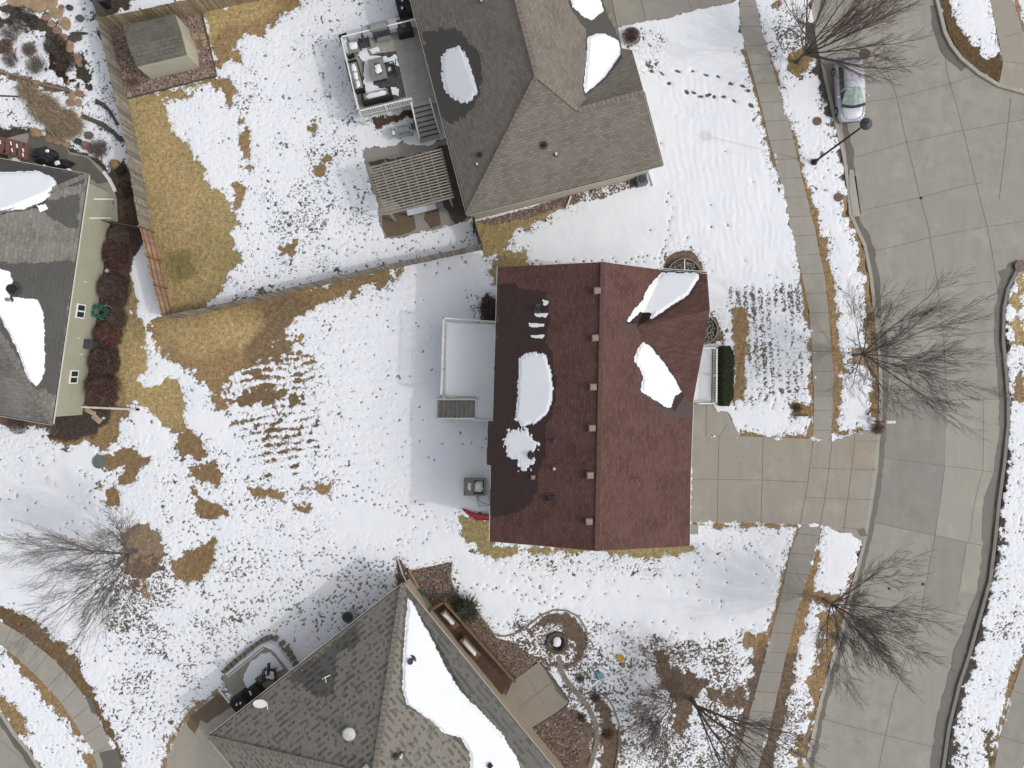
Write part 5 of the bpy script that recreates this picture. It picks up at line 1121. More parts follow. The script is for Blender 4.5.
def well(cx, cy, r, a0, a1, label):
    c = P(cx, cy); t = thing('window_well', label, 'window well', c, 'window wells round the brick red house'); mb = MB(); n = 36; vs = []; fs = []
    for i in range(n + 1):
        a = a0 + (a1 - a0) * i / n; q = r + .03 * math.cos(i * math.pi)
        for rr, z in ((q, -.05), (q, .28), (q + .05, .28), (q + .05, -.05)): vs.append((c.x + rr * math.cos(a), c.y + rr * math.sin(a), z))
    fs = [(4 * i + k, 4 * i + 4 + k, 4 * i + 4 + (k + 1) % 4, 4 * i + (k + 1) % 4) for i in range(n) for k in range(4)]
    mb.add(vs, fs); mb.build('steel_wall', [m_corr], t)
    mb = MB(); g = random.Random(cx)
    for i in range(90):
        a = g.uniform(a0, a1); q = r * math.sqrt(g.random()) * .95; s_ = g.uniform(.06, .13); mb.box(c + Vector((q * math.cos(a), q * math.sin(a), .09)), (s_ * 1.4, s_, s_ * .7), a, taper=.6)
    s2 = mb.build('stones', [M('pale river stone', (.36, .34, .31), .9, .35, 8, island=.6)], t); s2['kind'] = 'stuff'
    if r < 1: return
    m2 = MB(); am = (a0 + a1) / 2; m2.beam(c + Vector((0, 0, .31)), c + Vector((r * math.cos(am), r * math.sin(am), .31)), .07, .05); m2.build('cross_bar', [m_white], t)
well(683.5, 276, 1.16, R(2), R(178), 'wide round window well at the top edge of the brick red roof')
well(703, 330, .95, R(-80), R(80), 'small round window well between the brick red roof and the hedge')
mb = MB(); c = P(721.5, 164 + 0, 0); 
c = P(694, 529); mb = MB(); mb.box(c + Vector((0, 0, .06)), (.55, .7, .14)); o = mb.build('utility_pad', [m_con2], bevel=.02); setorigin(o, c); tag(o, 'small concrete pad at the lower left driveway corner', 'pad')
c = P(640, 182); t = thing('air_conditioner', 'grey air conditioner by the gravel strip at the right end of the brown roof', 'air conditioner', c)
mb = MB(); mb.box(c + Vector((0, 0, .4)), (.75, .75, .8), dang); mb.build('case', [M('slate grey case', (.13, .13, .14), .6, .1)], t, bevel=.03); mb = MB(); mb.lathe(c + Vector((0, 0, .8)), [(.28, 0), (.28, .02), (.2, .02)], 16); mb.build('fan_grille', [m_dkgrey], t)
for i, (x0, y0, x1, y1, lab) in enumerate(((649, 172, 653, 185, 'white downspout pipe at the lower right corner of the brown roof'), (571, 196, 567, 207, 'pale drain pipe lying across the pink gravel strip'), (475, 215, 474, 232, 'dark drain pipe at the lower left corner of the brown roof'))):
    mb = MB(); a, b_ = P(x0, y0, .15), P(x1, y1, .12); mb.beam(a, b_, .1, .09); m_ = (m_white, m_white, m_black)[i]
    mb.box(b_, (.14, .14, .14)); o = mb.build('drain_pipe', [m_]); setorigin(o, a.xy.to_3d()); tag(o, lab, 'drain pipe')

# ================================================================== BROWN DECK AND BACK GARDEN OF THE HOUSE AT THE BOTTOM
bd = thing('brown_deck', 'narrow wet brown timber deck along the mottled grey roof', 'deck', P(475, 650)); BZ = .7
Q = [P(444, 604, BZ), P(514, 681, BZ), P(502, 695, BZ), P(426, 616, BZ)]
mb = MB(); d_ = (Q[1] - Q[0]); nb = 44
for i in range(nb):
    a, b_ = Q[0].lerp(Q[1], i / nb), Q[0].lerp(Q[1], (i + .93) / nb); c_, e_ = Q[3].lerp(Q[2], (i + .93) / nb), Q[3].lerp(Q[2], i / nb)
    mb.prism([tuple(p.xy) for p in (a, b_, c_, e_)], BZ - .04, BZ)
mb.build('floor', [m_deckb], bd)
mb = MB(); mb.prism([tuple(p.xy) for p in Q], 0, BZ - .06); mb.build('skirt', [m_deckb], bd)
m_rb = M('brown stained rail', (.17, .10, .06), .8, .2, 3)
railing(bd, P(444, 602, BZ + .95), P(515, 682, BZ + .95), BZ, BZ + .95, m_rb, bal=.14, w=.16, sz=.04); railing(bd, P(444, 602, BZ + .95), P(429, 612, BZ + .95), BZ, BZ + .95, m_rb, bal=.14, w=.14)
for k, (x, y, L_, lab) in enumerate(((450.5, 617, 1.5, 'brown deck bench with patchy snow near the top of the brown deck'), (470.5, 645, 1.7, 'brown deck bench with a long strip of snow in the middle of the brown deck'))):
    c = P(x, y, BZ); rz = math.atan2(d_.y, d_.x); t = thing('deck_bench', lab, 'bench', c, 'benches on the brown deck'); Rb = Matrix.Rotation(rz, 3, 'Z')
    mb = MB(); mb.box(c + Vector((0, 0, .42)), (L_, .5, .06), rz); mb.build('seat', [m_rb], t)
    mb = MB(); mb.beam(c + Rb @ Vector((-L_ / 2, .27, .75)), c + Rb @ Vector((L_ / 2, .27, .75)), .06, .14); mb.build('backrest', [m_rb], t)
    for sx in (-1, 1):
        for sy in (-1, 1): mb = MB(); mb.box(c + Rb @ Vector((sx * L_ * .45, sy * .2, .2)), (.07, .07, .4), rz); mb.build('leg', [m_rb], t)
    snowpad(t, c + Rb @ Vector((-.1 + .1 * k, .0, .455)), (L_ * .85, .42), rz, 50 + k, h=.08)
def boulder(x, y, r, col, label, cat='boulder', name='boulder', seed=1, flat=.7, group=None, z=0):
    mb = MB(); c = P(x, y); mb.blob(c + Vector((0, 0, r * flat * .5 + z)), (r, r * .85, r * flat), seed, rough=.14); o = mb.build(name, [M('stone %s' % (col,), col, .9, .3, 6, bmp=.4)], smooth=False); setorigin(o, c); tag(o, label, cat, group); return o
# fire pit ring
c = P(557, 642); t = thing('fire_pit', 'round stone fire pit with snow inside in the lower garden bed', 'fire pit', c); g = random.Random(8)
for k in range(16):
    a = 2 * math.pi * k / 16; mb = MB(); p = c + Vector((.66 * math.cos(a), .66 * math.sin(a), .16)); mb.box(p, (.30, .26, .34), a + 1.57, taper=.9); mb.build('stone', [M('pit stone', (.12, .09, .07), .9, .35, 6, island=.4)], t, bevel=.03)
mb = MB(); mb.lathe(c, [(.5, .02), (.5, .06)], 16); mb.build('ash_bed', [m_black], t); snowpad(t, c + Vector((0, .02, .06)), (.72, .75), 0, 71, h=.06)
# low edgings and the stone-lined path
def edging(pts, label, w=.16, h=.12, mat=None, name='garden_edging'):
    mb = MB(); mb.wallstrip(W(pts), w, -.12, h); o = mb.build(name, [mat or m_edge]); tag(o, label, 'edging'); return o
m_edge = M('grey brown edging', (.22, .19, .155), .9, .3, 6); m_edged = M('dark edging', (.09, .078, .065), .9, .3, 6)
edging([(452, 562), (450, 578), (455, 590), (463, 604), (478, 612), (485, 622), (494, 634), (505, 636), (516, 633), (530, 624), (541, 615), (553, 610), (566, 610), (578, 616), (586, 628), (588, 642), (585, 650)], 'thin curved edging of the bark bed round the fire pit', .12, .10)
edging([(559, 656), (560, 668), (566, 680), (576, 692), (588, 706), (596, 724), (597, 742), (592, 760), (582, 790)], 'grey stone path edge winding down from the fire pit', .42, .08, m_edge)
edging([(604, 694), (613, 706), (619, 724), (619, 744), (614, 775)], 'curved edging at the right of the lower garden bed', .12, .08)
edging([(541, 663), (549, 673), (569, 701), (567, 705), (553, 716)], 'dark edge round the right side of the tan back patio', .14, .07, m_edged)
edging([(0, 71), (20, 77), (44, 85), (66, 90), (86, 96)], 'thin curved edging across the snowy corner garden', .16, .1, M('tan edging', (.24, .18, .13), .9, .3, 5))
edging([(82, 116), (100, 123), (112, 131), (122, 141)], 'brown edging between two snow patches beside the grey fence', .32, .1, m_edged)
edging([(96, 100), (104, 104), (111, 112), (118, 125)], 'dark curved edging in the snow close to the grey fence', .2, .08, m_edged)
edging([(0, 96), (12, 96.5), (20, 97)], 'short dark edging at the left edge above the dry grass clump', .12, .08, m_edged)
edging([(104, 172), (110, 180), (116, 192)], 'white curved edging stone strip beside the round patio', .28, .12, m_white)
edging([(130, 60), (118, 60)][:0] or [(98, 33), (113, 60), (127, 99), (217, 76), (209, 42), (201, 9)], 'dark timber edging of the pink gravel round the shed', .10, .09, m_edged)
# things in the sunken patio
sw = thing('stone_retaining_wall', 'low stacked stone wall round the sunken patio with the black covers', 'wall', P(265, 650)); L_ = [(225, 671), (233, 663), (243, 655), (254, 646), (264, 639), (273, 636), (280, 639), (286, 646), (292, 655), (298, 665)]
V = W(L_); acc = []
for a, b_ in zip(V, V[1:]):
    n = max(1, int((b_ - a).length / .34))
    for i in range(n): acc.append((a.lerp(b_, (i + .5) / n), math.atan2(b_.y - a.y, b_.x - a.x)))
for p, a in acc: mb = MB(); mb.box(p + Vector((0, 0, .17)), (.32, .34 * g.uniform(.85, 1.1), .42 * g.uniform(.85, 1.1)), a + g.uniform(-.1, .1), taper=.92); mb.build('stone', [M('tan wall stone', (.20, .165, .125), .9, .3, 5, island=.4)], sw, bevel=.03)
mb = MB(); mb.wallstrip(W([(226, 677), (264, 646.5), (272, 650), (286, 668), (293, 674)]), .12, 0, .12); o = mb.build('patio_curb', [m_con2]); tag(o, 'thin pale curb inside the low stone wall of the sunken patio', 'curb')
rot = R(38)
mb = MB(); n_ = 0
for k, (x, y, sx, sy, h_, lab) in enumerate(((244, 698, 1.25, 1.1, .95, 'black covered barbecue with snow bits at the lower end of the sunken patio'), (256, 690, 1.2, 1.0, .6, 'low black covered stack between the covered barbecue and the lounge chair'))):
    c = P(x, y); t = thing('covered_barbecue', lab, 'covered furniture', c); g = random.Random(k); mb = MB(); mb.box(c + Vector((0, 0, h_ / 2 + .02)), (sx, sy, h_), rot, taper=.88); mb.build('cover', [m_black], t, bevel=.08)
    for q_ in range(2): snowpad(t, c + Vector((g.uniform(-.25, .2), g.uniform(-.25, .2), h_ + .02)), (.2, .15), g.uniform(0, 3), 80 + q_ + k, h=.03)
chair(P(272, 672), rot + 2.5, 'dark frame lounge chair with snowy seat in the sunken patio', .85, snowed=.85, name='lounge_chair')
c = P(263, 677); t = thing('slatted_stool', 'dark slatted stool beside the snowy lounge chair', 'stool', c); mb = MB()
for k in range(6): v = Matrix.Rotation(rot, 3, 'Z') @ Vector((-.3 + k * .12, 0, .4)); mb.box(c + v, (.08, .6, .03), rot)
mb.build('seat', [m_dkgrey], t)
for sx in (-1, 1):
    for sy in (-1, 1): v = Matrix.Rotation(rot, 3, 'Z') @ Vector((sx * .3, sy * .26, .2)); mb = MB(); mb.box(c + v, (.05, .05, .4), rot); mb.build('leg', [m_dkgrey], t)
mb = MB(); mb.prism([tuple(P(x, y).xy) for x, y in wob([(244, 680), (246, 670), (252, 661), (262, 653), (270, 652), (276, 658), (283, 668), (270, 676), (258, 684), (248, 688)], .8, 3, 4)], .032, .09); o = mb.build('snow_drift', [m_snow]); tag(o, None, None, kind='stuff')
mb = MB(); mb.prism([tuple(P(x, y).xy) for x, y in wob([(226, 673), (264, 643), (270, 642), (276, 644), (295, 668), (290, 671), (275, 652), (266, 647), (228, 677)], .3, 4, 6)], .032, .11); o = mb.build('snow_drift', [m_snow]); tag(o, None, None, kind='stuff')
mb = MB(); mb.beam(P(219, 690, .9), P(236, 711, .9), .1, .05); fw = thing('white_rail', 'white rail across the walk at the left end of the sunken patio', 'rail', P(228, 700)); mb.build('hand_rail', [m_white], fw)
for t_ in (.05, .5, .95): mb = MB(); p = P(219, 690).lerp(P(236, 711), t_); p = P(219, 690, .9).lerp(P(236, 711, .9), t_); mb.box((p.x, p.y, .45), (.08, .08, .9)); mb.build('post', [m_white], fw)
c = P(350, 613.5); t = thing('air_conditioner', 'round topped air conditioner in the snow beside the mottled grey roof', 'air conditioner', c)
mb = MB(); mb.box(c + Vector((.05, -.02, .35)), (.8, .75, .7), rot); mb.build('case', [M('pale grey case', (.42, .42, .40), .6, .1)], t, bevel=.05)
mb = MB(); mb.lathe(c + Vector((0, 0, .7)), [(.36, 0), (.38, .08), (.2, .08), (.17, .02)], 24); mb.build('fan_grille', [m_dkgrey], t, smooth=False)
# hose reels
m_green = M('green garden hose', (.02, .13, .10), .5, .3, 5)
def hose(x, y, r, label, z=.1, seed=0, n=5, ring=True):
    c = P(x, y); t = thing('garden_hose', label, 'hose', c); g = random.Random(seed)
    for k in range(n):
        mb = MB(); o = Vector((g.uniform(-r * .3, r * .3), g.uniform(-r * .25, r * .25), z + k * .05)); rr = r * g.uniform(.6, 1)
        mb.tube([c + o + Vector((rr * math.cos(a), rr * math.sin(a) * g.uniform(.6, .9), g.uniform(-.02, .05))) for a in np.linspace(0, 6.0, 22)], .03, 5); mb.build('coil', [m_green], t)
    if ring: mb = MB(); mb.tube([c + Vector((r * .35 + r * 1.0 * math.cos(a), r * .95 * math.sin(a), .25)) for a in np.linspace(0, 6.28, 26)], .025, 5); mb.build('reel_ring', [m_dkgrey if 0 else M('pale hoop', (.35, .38, .33))], t)
    return t
hose(105, 313, .55, 'coiled green garden hose among the red brown bushes by the sage wall', .5, 3, 6)
hose(419, 592, .35, 'small green hose coil at the top corner of the mottled grey roof', .3, 5, 5, False)
mb = MB(); a, b_ = P(406, 566, .3), P(430, 612, .5); mb.beam(P(397, 557, .1), P(403, 575, .3), .08, .08); mb.beam(P(403, 575, .3), P(407, 583, 1.2), .07, .07); o = mb.build('downspout', [M('pale downspout', (.50, .50, .47), .5)]); setorigin(o, P(397, 557)); tag(o, 'pale downspout pipe lying at the top corner of the mottled grey roof', 'downspout')
mb = MB(); mb.beam(P(409, 570, .12), P(417, 585, .15), .16, .1); mb.beam(P(417, 585, .15), P(430, 611, .15), .16, .1); o = mb.build('timber_edging', [M('light brown timber', (.30, .21, .13), .9, .2)]); tag(o, 'light brown timber edging beside the small green hose coil', 'edging')
# small garden things
def disc(x, y, r, h, col, label, cat, name, snowy=False, metal=0):
    c = P(x, y); mb = MB(); mb.lathe(c, [(r * .75, .03), (r * .85, h * .6), (r, h), (r * .85, h * 1.02), (r * .8, h * .9)], 18); o = mb.build(name, [M('%s %s' % (name, col), col, .5, .15, 4)], smooth=False); setorigin(o, c); return tag(o, label, cat)
disc(620.5, 657, .24, .22, (.55, .30, .03), 'orange bucket standing in the snow right of the fire pit', 'bucket', 'bucket')
disc(600, 674.5, .24, .25, (.14, .34, .36), 'teal bucket standing in the snow near the garden path edge', 'bucket', 'bucket')
disc(623, 665, .16, .15, (.20, .20, .17), 'small grey pot in the snow just below the orange bucket', 'pot', 'garden_pot')
disc(100, 461.5, .0 + .5, .12, (.12, .16, .145), 'grey green round lid in the brown grass patch below the drain pipe', 'lid', 'irrigation_lid')
mb = MB(); a, b_ = P(57, 406, .25), P(137, 409.5, .15); mb.beam(a, b_, .14, .12); mb.box(b_ + Vector((.05, 0, 0)), (.2, .16, .16), mi=1); o = mb.build('drain_pipe', [M('cream drain pipe', (.58, .55, .48), .5), m_black]); setorigin(o, a.xy.to_3d()); tag(o, 'long cream drain pipe lying from the sage house corner across the grass', 'drain pipe')
for k, (x, y, sx, sy, rz) in enumerate(((90.5, 411.5, .85, .35, -.5), (97, 418.5, .8, .42, -.7), (73, 411.5, .4, .25, -.1))):
    mb = MB(); c = P(x, y); mb.box(c + Vector((0, 0, .06)), (sx, sy, .12), rz, taper=.9); o = mb.build('stepping_stone', [M('pale sandstone', (.36, .27, .18), .9, .2, 4)], bevel=.04); setorigin(o, c)
    tag(o, ('long tan stone just below the cream drain pipe', 'wide tan stone at the edge of the dark mulch below the cream drain pipe', 'small pale stone in the dark mulch nearest the house corner')[k], 'stone')
disc(104.5, 418, .1, .15, (.5, .6, .5), 'small pale green light in the dark mulch beside the tan stones', 'garden light', 'garden_light')
c = P(96, 345); t = thing('utility_box', 'dark green utility box against the sage wall', 'utility box', c); mb = MB(); mb.box(c + Vector((0, 0, .5)), (.6, .6, 1.0), rzw); mb.build('case', [M('dark green case', (.045, .055, .045), .7, .1)], t, bevel=.03); mb = MB(); mb.box(c + Vector((0, 0, 1.02)), (.66, .66, .05), rzw); mb.build('lid', [m_dkgrey], t, bevel=.02)
c = P(81, 398); t = thing('gas_meter', 'grey gas meter on the sage wall just above the cream drain pipe', 'gas meter', c); mb = MB(); mb.box(c + Vector((0, 0, .6)), (.35, .3, .4), rzw); mb.build('case', [m_grey], t, bevel=.04); mb = MB(); mb.tube([c + Vector((0, -.1, 0)), c + Vector((0, -.1, .5))], .04, 6); mb.tube([c + Vector((-.1, .15, .8)), c + Vector((-.35, .15, .9)), c + Vector((-.4, .15, 0))], .03, 6); mb.build('pipe', [m_grey], t); snowpad(t, c + Vector((.02, .0, .8)), (.3, .25), 0, 5, h=.03)
c = P(104, 271); mb = MB(); mb.tube([c + Vector((.42 * math.cos(a), .42 * math.sin(a), .12)) for a in np.linspace(0, 6.283, 28)], .02, 5); o = mb.build('hoop', [m_dkgrey]); setorigin(o, c); tag(o, 'thin dark hoop lying beside the red brown bushes', 'hoop')
boulder(107.5, 271, .16, (.55, .54, .5), 'small white stone inside the thin dark hoop', 'stone', 'stone', 3)

# ================================================================== CORNER GARDEN AT THE TOP LEFT
FL = [((22, 2), (1.9, .9), -.2), ((38, 6), (1.5, 1.0), .1), ((50, 3), (1.1, 1.0), .4), ((57, 14), (1.05, .75), -.6), ((66.5, 24), (.75, .95), .1), ((62, 8), (.4, .4), 0), ((47, 18), (.7, .45), -.7), ((52, 25), (.6, .4), -.9), ((58, 31), (.75, .6), -.6), ((64, 38), (.75, .6), -.8), ((70, 47), (.6, .9), -.1), ((77, 59), (.75, .75), -.7), ((80, 65), (.4, .3), -.7), ((73, 96), (.6, .55), .2), ((80, 94), (.6, .5), -.1), ((71, 103), (.6, .6), .1), ((79, 103), (.55, .6), .2), ((50, 139), (.75, .55), 0), ((59, 141.5), (.8, .5), -.2), ((67, 144.5), (.65, .4), -.3)]
for k, ((x, y), (sx, sy), rz) in enumerate(FL):
    mb = MB(); c = P(x, y); g = random.Random(k); n = 9
    pts = [(c.x + sx / 1.9 * math.cos(6.283 * i / n + rz) * g.uniform(.85, 1.1), c.y + sy / 1.9 * math.sin(6.283 * i / n + rz) * g.uniform(.85, 1.1)) for i in range(n)]
    mb.prism(pts, -.05, .10 + .03 * g.random()); cc = [(.30, .19, .14), (.33, .24, .15), (.27, .165, .13)][k % 3 if k > 3 else 1]
    o = mb.build('flagstone', [M('flagstone %d' % (cc[0] * 100), cc, .9, .22, 3)], bevel=.02); setorigin(o, c)
    tag(o, 'reddish flagstone laid in the snowy corner garden at the top left', 'flagstone', 'flagstones in the corner garden')
for k, (x, y, r, col, lab, cat) in enumerate(((37, 134, .42, (.30, .205, .11), 'orange boulder at the top of the round wet patio', 'boulder'), (116, 165, .40, (.28, .185, .095), 'orange boulder beside the grey fence', 'boulder'), (122, 171, .35, (.03, .03, .03), 'black rounded stone touching the orange boulder beside the fence', 'boulder'),
        (79, 142, .28, (.05, .055, .075), 'dark blue grey rock at the upper rim of the round patio', 'rock'), (87, 146, .36, (.27, .15, .12), 'pink rock at the upper rim of the round patio', 'rock'), (92, 151, .25, (.30, .17, .13), 'small pink rock just below the larger pink rock', 'rock'), (90, 136, .32, (.13, .115, .105), 'grey rock beside the dry grass clump', 'rock'),
        (44, 134, .2, (.5, .48, .44), 'small white rock beside the orange boulder', 'rock'), (81, 19, .3, (.12, .12, .13), 'dark grey rock in the snow near the fence corner', 'rock'), (70.5, 8.5, .25, (.07, .075, .08), 'dark rock in the snow at the top edge', 'rock'))):
    boulder(x, y, r, col, lab, cat, cat, 20 + k)
for k, (x, y, rx, ry, rz) in enumerate(((75.5, 38.5, .55, .28, -.6), (80, 34, .7, .12, -.8))):
    mb = MB(); c = P(x, y); mb.blob(c + Vector((0, 0, .08)), (rx, ry, .14), 60 + k, rough=.1); o = mb.build('river_rock', [m_edged]); setorigin(o, c); tag(o, ('dark oval rock in the snow between the flagstones and the grey fence', 'long thin dark rock above the dark oval rock')[k], 'rock')
# timber steps / bench at the left edge
c = P(14, 147); t = thing('slatted_bench', 'red brown slatted timber bench at the left edge above the taupe roof', 'bench', P(14, 147, 0)); m_rbn = M('red brown timber', (.19, .09, .065), .85, .25, 4)
for k in range(7):
    x = -10 + k * 6.2; a, b_ = P(x, 134 + k * 1.6, .45), P(x - 1.5, 150 + k * 1.6, .45); mb = MB(); mb.beam(a, b_, .28, .05); mb.build('slat', [m_rbn], t)
for dy in (-.5, 15.5): mb = MB(); mb.beam(P(-14, 134 + dy, .40), P(28, 144.5 + dy, .40), .08, .1); mb.build('rail', [m_rbn], t)
for x, y in ((-8, 137), (26, 145), (-8, 150), (25, 158)): mb = MB(); p = P(x, y, .2); mb.box(p, (.1, .1, .38)); mb.build('leg', [m_rbn], t)
for k, (x, y) in enumerate(((0, 142), (11, 143.5), (17, 146), (23, 150), (12, 150), (23, 155))): snowpad(t, P(x, y, .48), (.12, .35), .2, 90 + k, h=.04)
c = P(49, 158); t = thing('patio_set_cover', 'black rumpled furniture cover with snow bits on the round wet patio', 'furniture cover', c)
mb = MB(); mb.blob(c + Vector((0, 0, .4)), (.85, .62, .5), 4, rough=.16); mb.build('cover', [m_black], t)
for k, (x, y, s_) in enumerate(((47, 151, .25), (57, 163, .35), (44, 166, .2))): snowpad(t, P(x, y, .82 - k * .15), (s_ * 1.3, s_), .4 * k, 95 + k, h=.05)
c = P(63, 165); t = thing('covered_bench', 'low black covered seat beside the rumpled black cover', 'furniture cover', c); mb = MB(); mb.blob(c + Vector((0, 0, .25)), (.95, .35, .35), 6, rough=.15); mb.build('cover', [m_black], t); snowpad(t, P(69, 170, .5), (.4, .25), -.3, 99, h=.05)
mb = MB(); c = P(18, 162, .3); mb.lathe(P(18, 162), [(.2, .02), (.24, .3), (.22, .34)], 14); o = mb.build('white_pot', [m_white]); setorigin(o, P(18, 162)); tag(o, 'round white pot between the red brown bench and the taupe roof', 'pot')
c = P(106, 196); mb = MB(); mb.lathe(c, [(.22, .03), (.25, .35), (.27, .37), (.2, .38)], 14); o = mb.build('garden_pot', [m_black]); setorigin(o, c); tag(o, 'dark pot on the patio beside the white curved edging', 'pot')
for k, (x, y, lab, col) in enumerate(((101, 3, 'olive wheeled bin at the top edge beside the dark fence', (.22, .24, .15)), (108, 5, 'dark wheeled bin at the top edge behind the tan fence', (.05, .06, .05)))):
    c = P(x, y); t = thing('wheeled_bin', lab, 'bin', c); mb = MB(); mb.box(c + Vector((0, 0, .5)), (.5, .6, .95), .2, taper=1.12); mb.build('bin_body', [m_black], t, bevel=.03); mb = MB(); mb.box(c + Vector((0, 0, 1.0)), (.6, .7, .07), .2); mb.build('lid', [M('bin %s' % (col,), col, .6)], t, bevel=.03)
for k, (x, y, s_) in enumerate(((195, 37, .42), (203, 37, .42), (194, 46, .35), (204.5, 44, .35))):
    mb = MB(); c = P(x, y); mb.box(c + Vector((0, 0, .06)), (s_, s_, .08), .25 + k * .1); o = mb.build('paving_stone', [M('tan paver', (.34, .235, .14), .9, .25, 4)], bevel=.02); setorigin(o, c); tag(o, 'square tan paver in the pink gravel right of the shed', 'paver', 'pavers beside the shed')

# ================================================================== STREET
mb = MB(); LP = P(813.5, 162.5); t = thing('street_lamp', 'tall black street lamp rising from the snowy verge beside the parked car', 'street lamp', LP)
mb.tube([LP, LP + Vector((0, 0, .5)), LP + Vector((0, 0, 6.8))], [.11, .075, .055], 12); mb.build('pole', [m_black], t, smooth=True)
mb = MB(); mb.lathe(LP, [(.22, 0), (.22, .12), (.14, .4), (.1, .5)], 16); mb.build('base', [m_black], t)
mb = MB(); mb.lathe(LP + Vector((0, 0, 6.75)), [(.1, 0), (.14, .12), (.30, .35), (.38, .5), (.37, .56), (.16, .66), (.06, .8)], 24); mb.build('lamp_head', [m_dkgrey], t, smooth=True)
mb = MB(); mb.lathe(LP + Vector((0, 0, 7.54)), [(.03, 0), (.03, .08), (.01, .12)], 8); mb.build('finial', [m_black], t)
def lid(x, y, r, z, label, col=(.16, .10, .075), name='valve_cover', cat='valve cover', grp=None):
    c = P(x, y); mb = MB(); mb.lathe(c + Vector((0, 0, z - .05)), [(r, 0), (r, .05), (r * .93, .062), (r * .9, .055)], 22); o = mb.build(name, [M('lid %s' % (col,), col, .7, .3, 8)]); setorigin(o, c); tag(o, label, cat, grp)
lid(817, 121.5, .30, .10, 'round rust brown lid in the snowy verge beside the street lamp'); lid(838, 197.5, .31, .08, 'round rust brown lid in the verge beside the storm drain')
lid(865.5, 53, .40, -.11, 'brown round manhole cover in the road right of the parked car', (.105, .075, .062), 'manhole_cover', 'manhole cover'); lid(1020, 266, .42, .05, 'brown round manhole cover at the kerb corner by the right edge', (.16, .125, .10), 'manhole_cover', 'manhole cover')
lid(922, 197.5, .11, -.11, 'small dark round valve cap on the road joint near the top', (.03, .03, .028), 'valve_plate', 'valve cap'); lid(924, 584.5, .11, -.11, 'small dark round valve cap in the lower road', (.03, .03, .028), 'valve_plate', 'valve cap'); lid(890, 589, .10, -.11, 'tiny dark valve cap under the lower roadside tree', (.03, .03, .028), 'valve_plate', 'valve cap')
sdn = thing('storm_drain', 'concrete storm drain inlet in the kerb below the snowy verge', 'storm drain', P(856, 205)); mb = MB(); mb.prism([tuple(P(x, y).xy) for x, y in ((849, 170), (853, 170), (860, 216), (853, 217), (849, 195))], -.1, .055); mb.build('inlet_slab', [m_kerb], sdn); mb = MB(); mb.beam(P(855.5, 176, 0) - Vector((0, 0, .04)), P(860.5, 214, 0) - Vector((0, 0, .04)), .05, .12); mb.build('opening', [m_black], sdn)
# mailbox
mp_ = P(873, 421); t = thing('mailbox', 'white mailbox on a post at the kerb beside the driveway', 'mailbox', mp_); m_brick = M('red brown timber post', (.17, .09, .07), .9, .3)
mb = MB(); mb.box(mp_ + Vector((0, 0, .55)), (.12, .12, 1.1)); mb.build('post', [m_brick], t); mb = MB(); mb.beam(mp_ + Vector((-.1, 0, .95)), mp_ + Vector((.8, 0, .95)), .1, .08); mb.build('arm', [m_brick], t)
c = mp_ + Vector((.62, 0, 1.12)); mb = MB(); n = 10; vs = []
for x in (-.3, .3):
    for k in range(n): a = math.pi * k / (n - 1); vs.append(c + Vector((x, .11 * math.cos(a), .05 + .11 * math.sin(a))))
    vs += [c + Vector((x, -.11, -.12)), c + Vector((x, .11, -.12))]
N_ = n + 2; mb.add(vs, [(k, (k + 1) % N_, N_ + (k + 1) % N_, N_ + k) for k in range(N_)] + [tuple(range(N_))[::-1], tuple(range(N_, 2 * N_))]); mb.build('box', [m_white], t)
mb = MB(); mb.box(c + Vector((.31, 0, -.02)), (.02, .18, .2)); mb.build('door', [m_white], t); mb = MB(); mb.box(c + Vector((.05, .125, .1)), (.14, .015, .03)); mb.build('flag', [m_redp], t)
snowpad(t, mp_ + Vector((-.1, .05, .06)), (.5, .6), 0, 77, h=.15)
mb = MB(); c = P(873, 414); mb.tube([c + Vector((.42 * math.cos(a), .42 * math.sin(a) * .7, .12 + .1 * math.sin(a))) for a in np.linspace(.2, 3.4, 14)], .07, 6); o = mb.build('plant_ring', [m_brick]); setorigin(o, c); tag(o, 'curved red brown timber ring beside the mailbox', 'garden edging')
mb = MB(); a, b_ = P(794, 415.5, .12), P(808, 415.5, .12); mb.beam(a, b_, .1, .1); o = mb.build('fallen_stake', [m_edged]); setorigin(o, a.xy.to_3d()); tag(o, 'dark stake lying in the front lawn beside the sidewalk', 'stake')

# ---- parked car
car = thing('parked_car', 'silver hatchback parked at the kerb under the big bare tree', 'car', (0, 0, 0))
m_sil = M('silver lilac paint', (.46, .46, .52), .35, .05, 3, metal=.15, spec=.5, bmp=0); m_wind = M('pale green windscreen', (.20, .27, .245), .12, .35, 5, spec=.7, bmp=0); m_tyre = M('tyre rubber', (.02, .02, .02), .9); m_rim = M('alloy rim', (.4, .4, .41), .4, metal=.6, bmp=0)
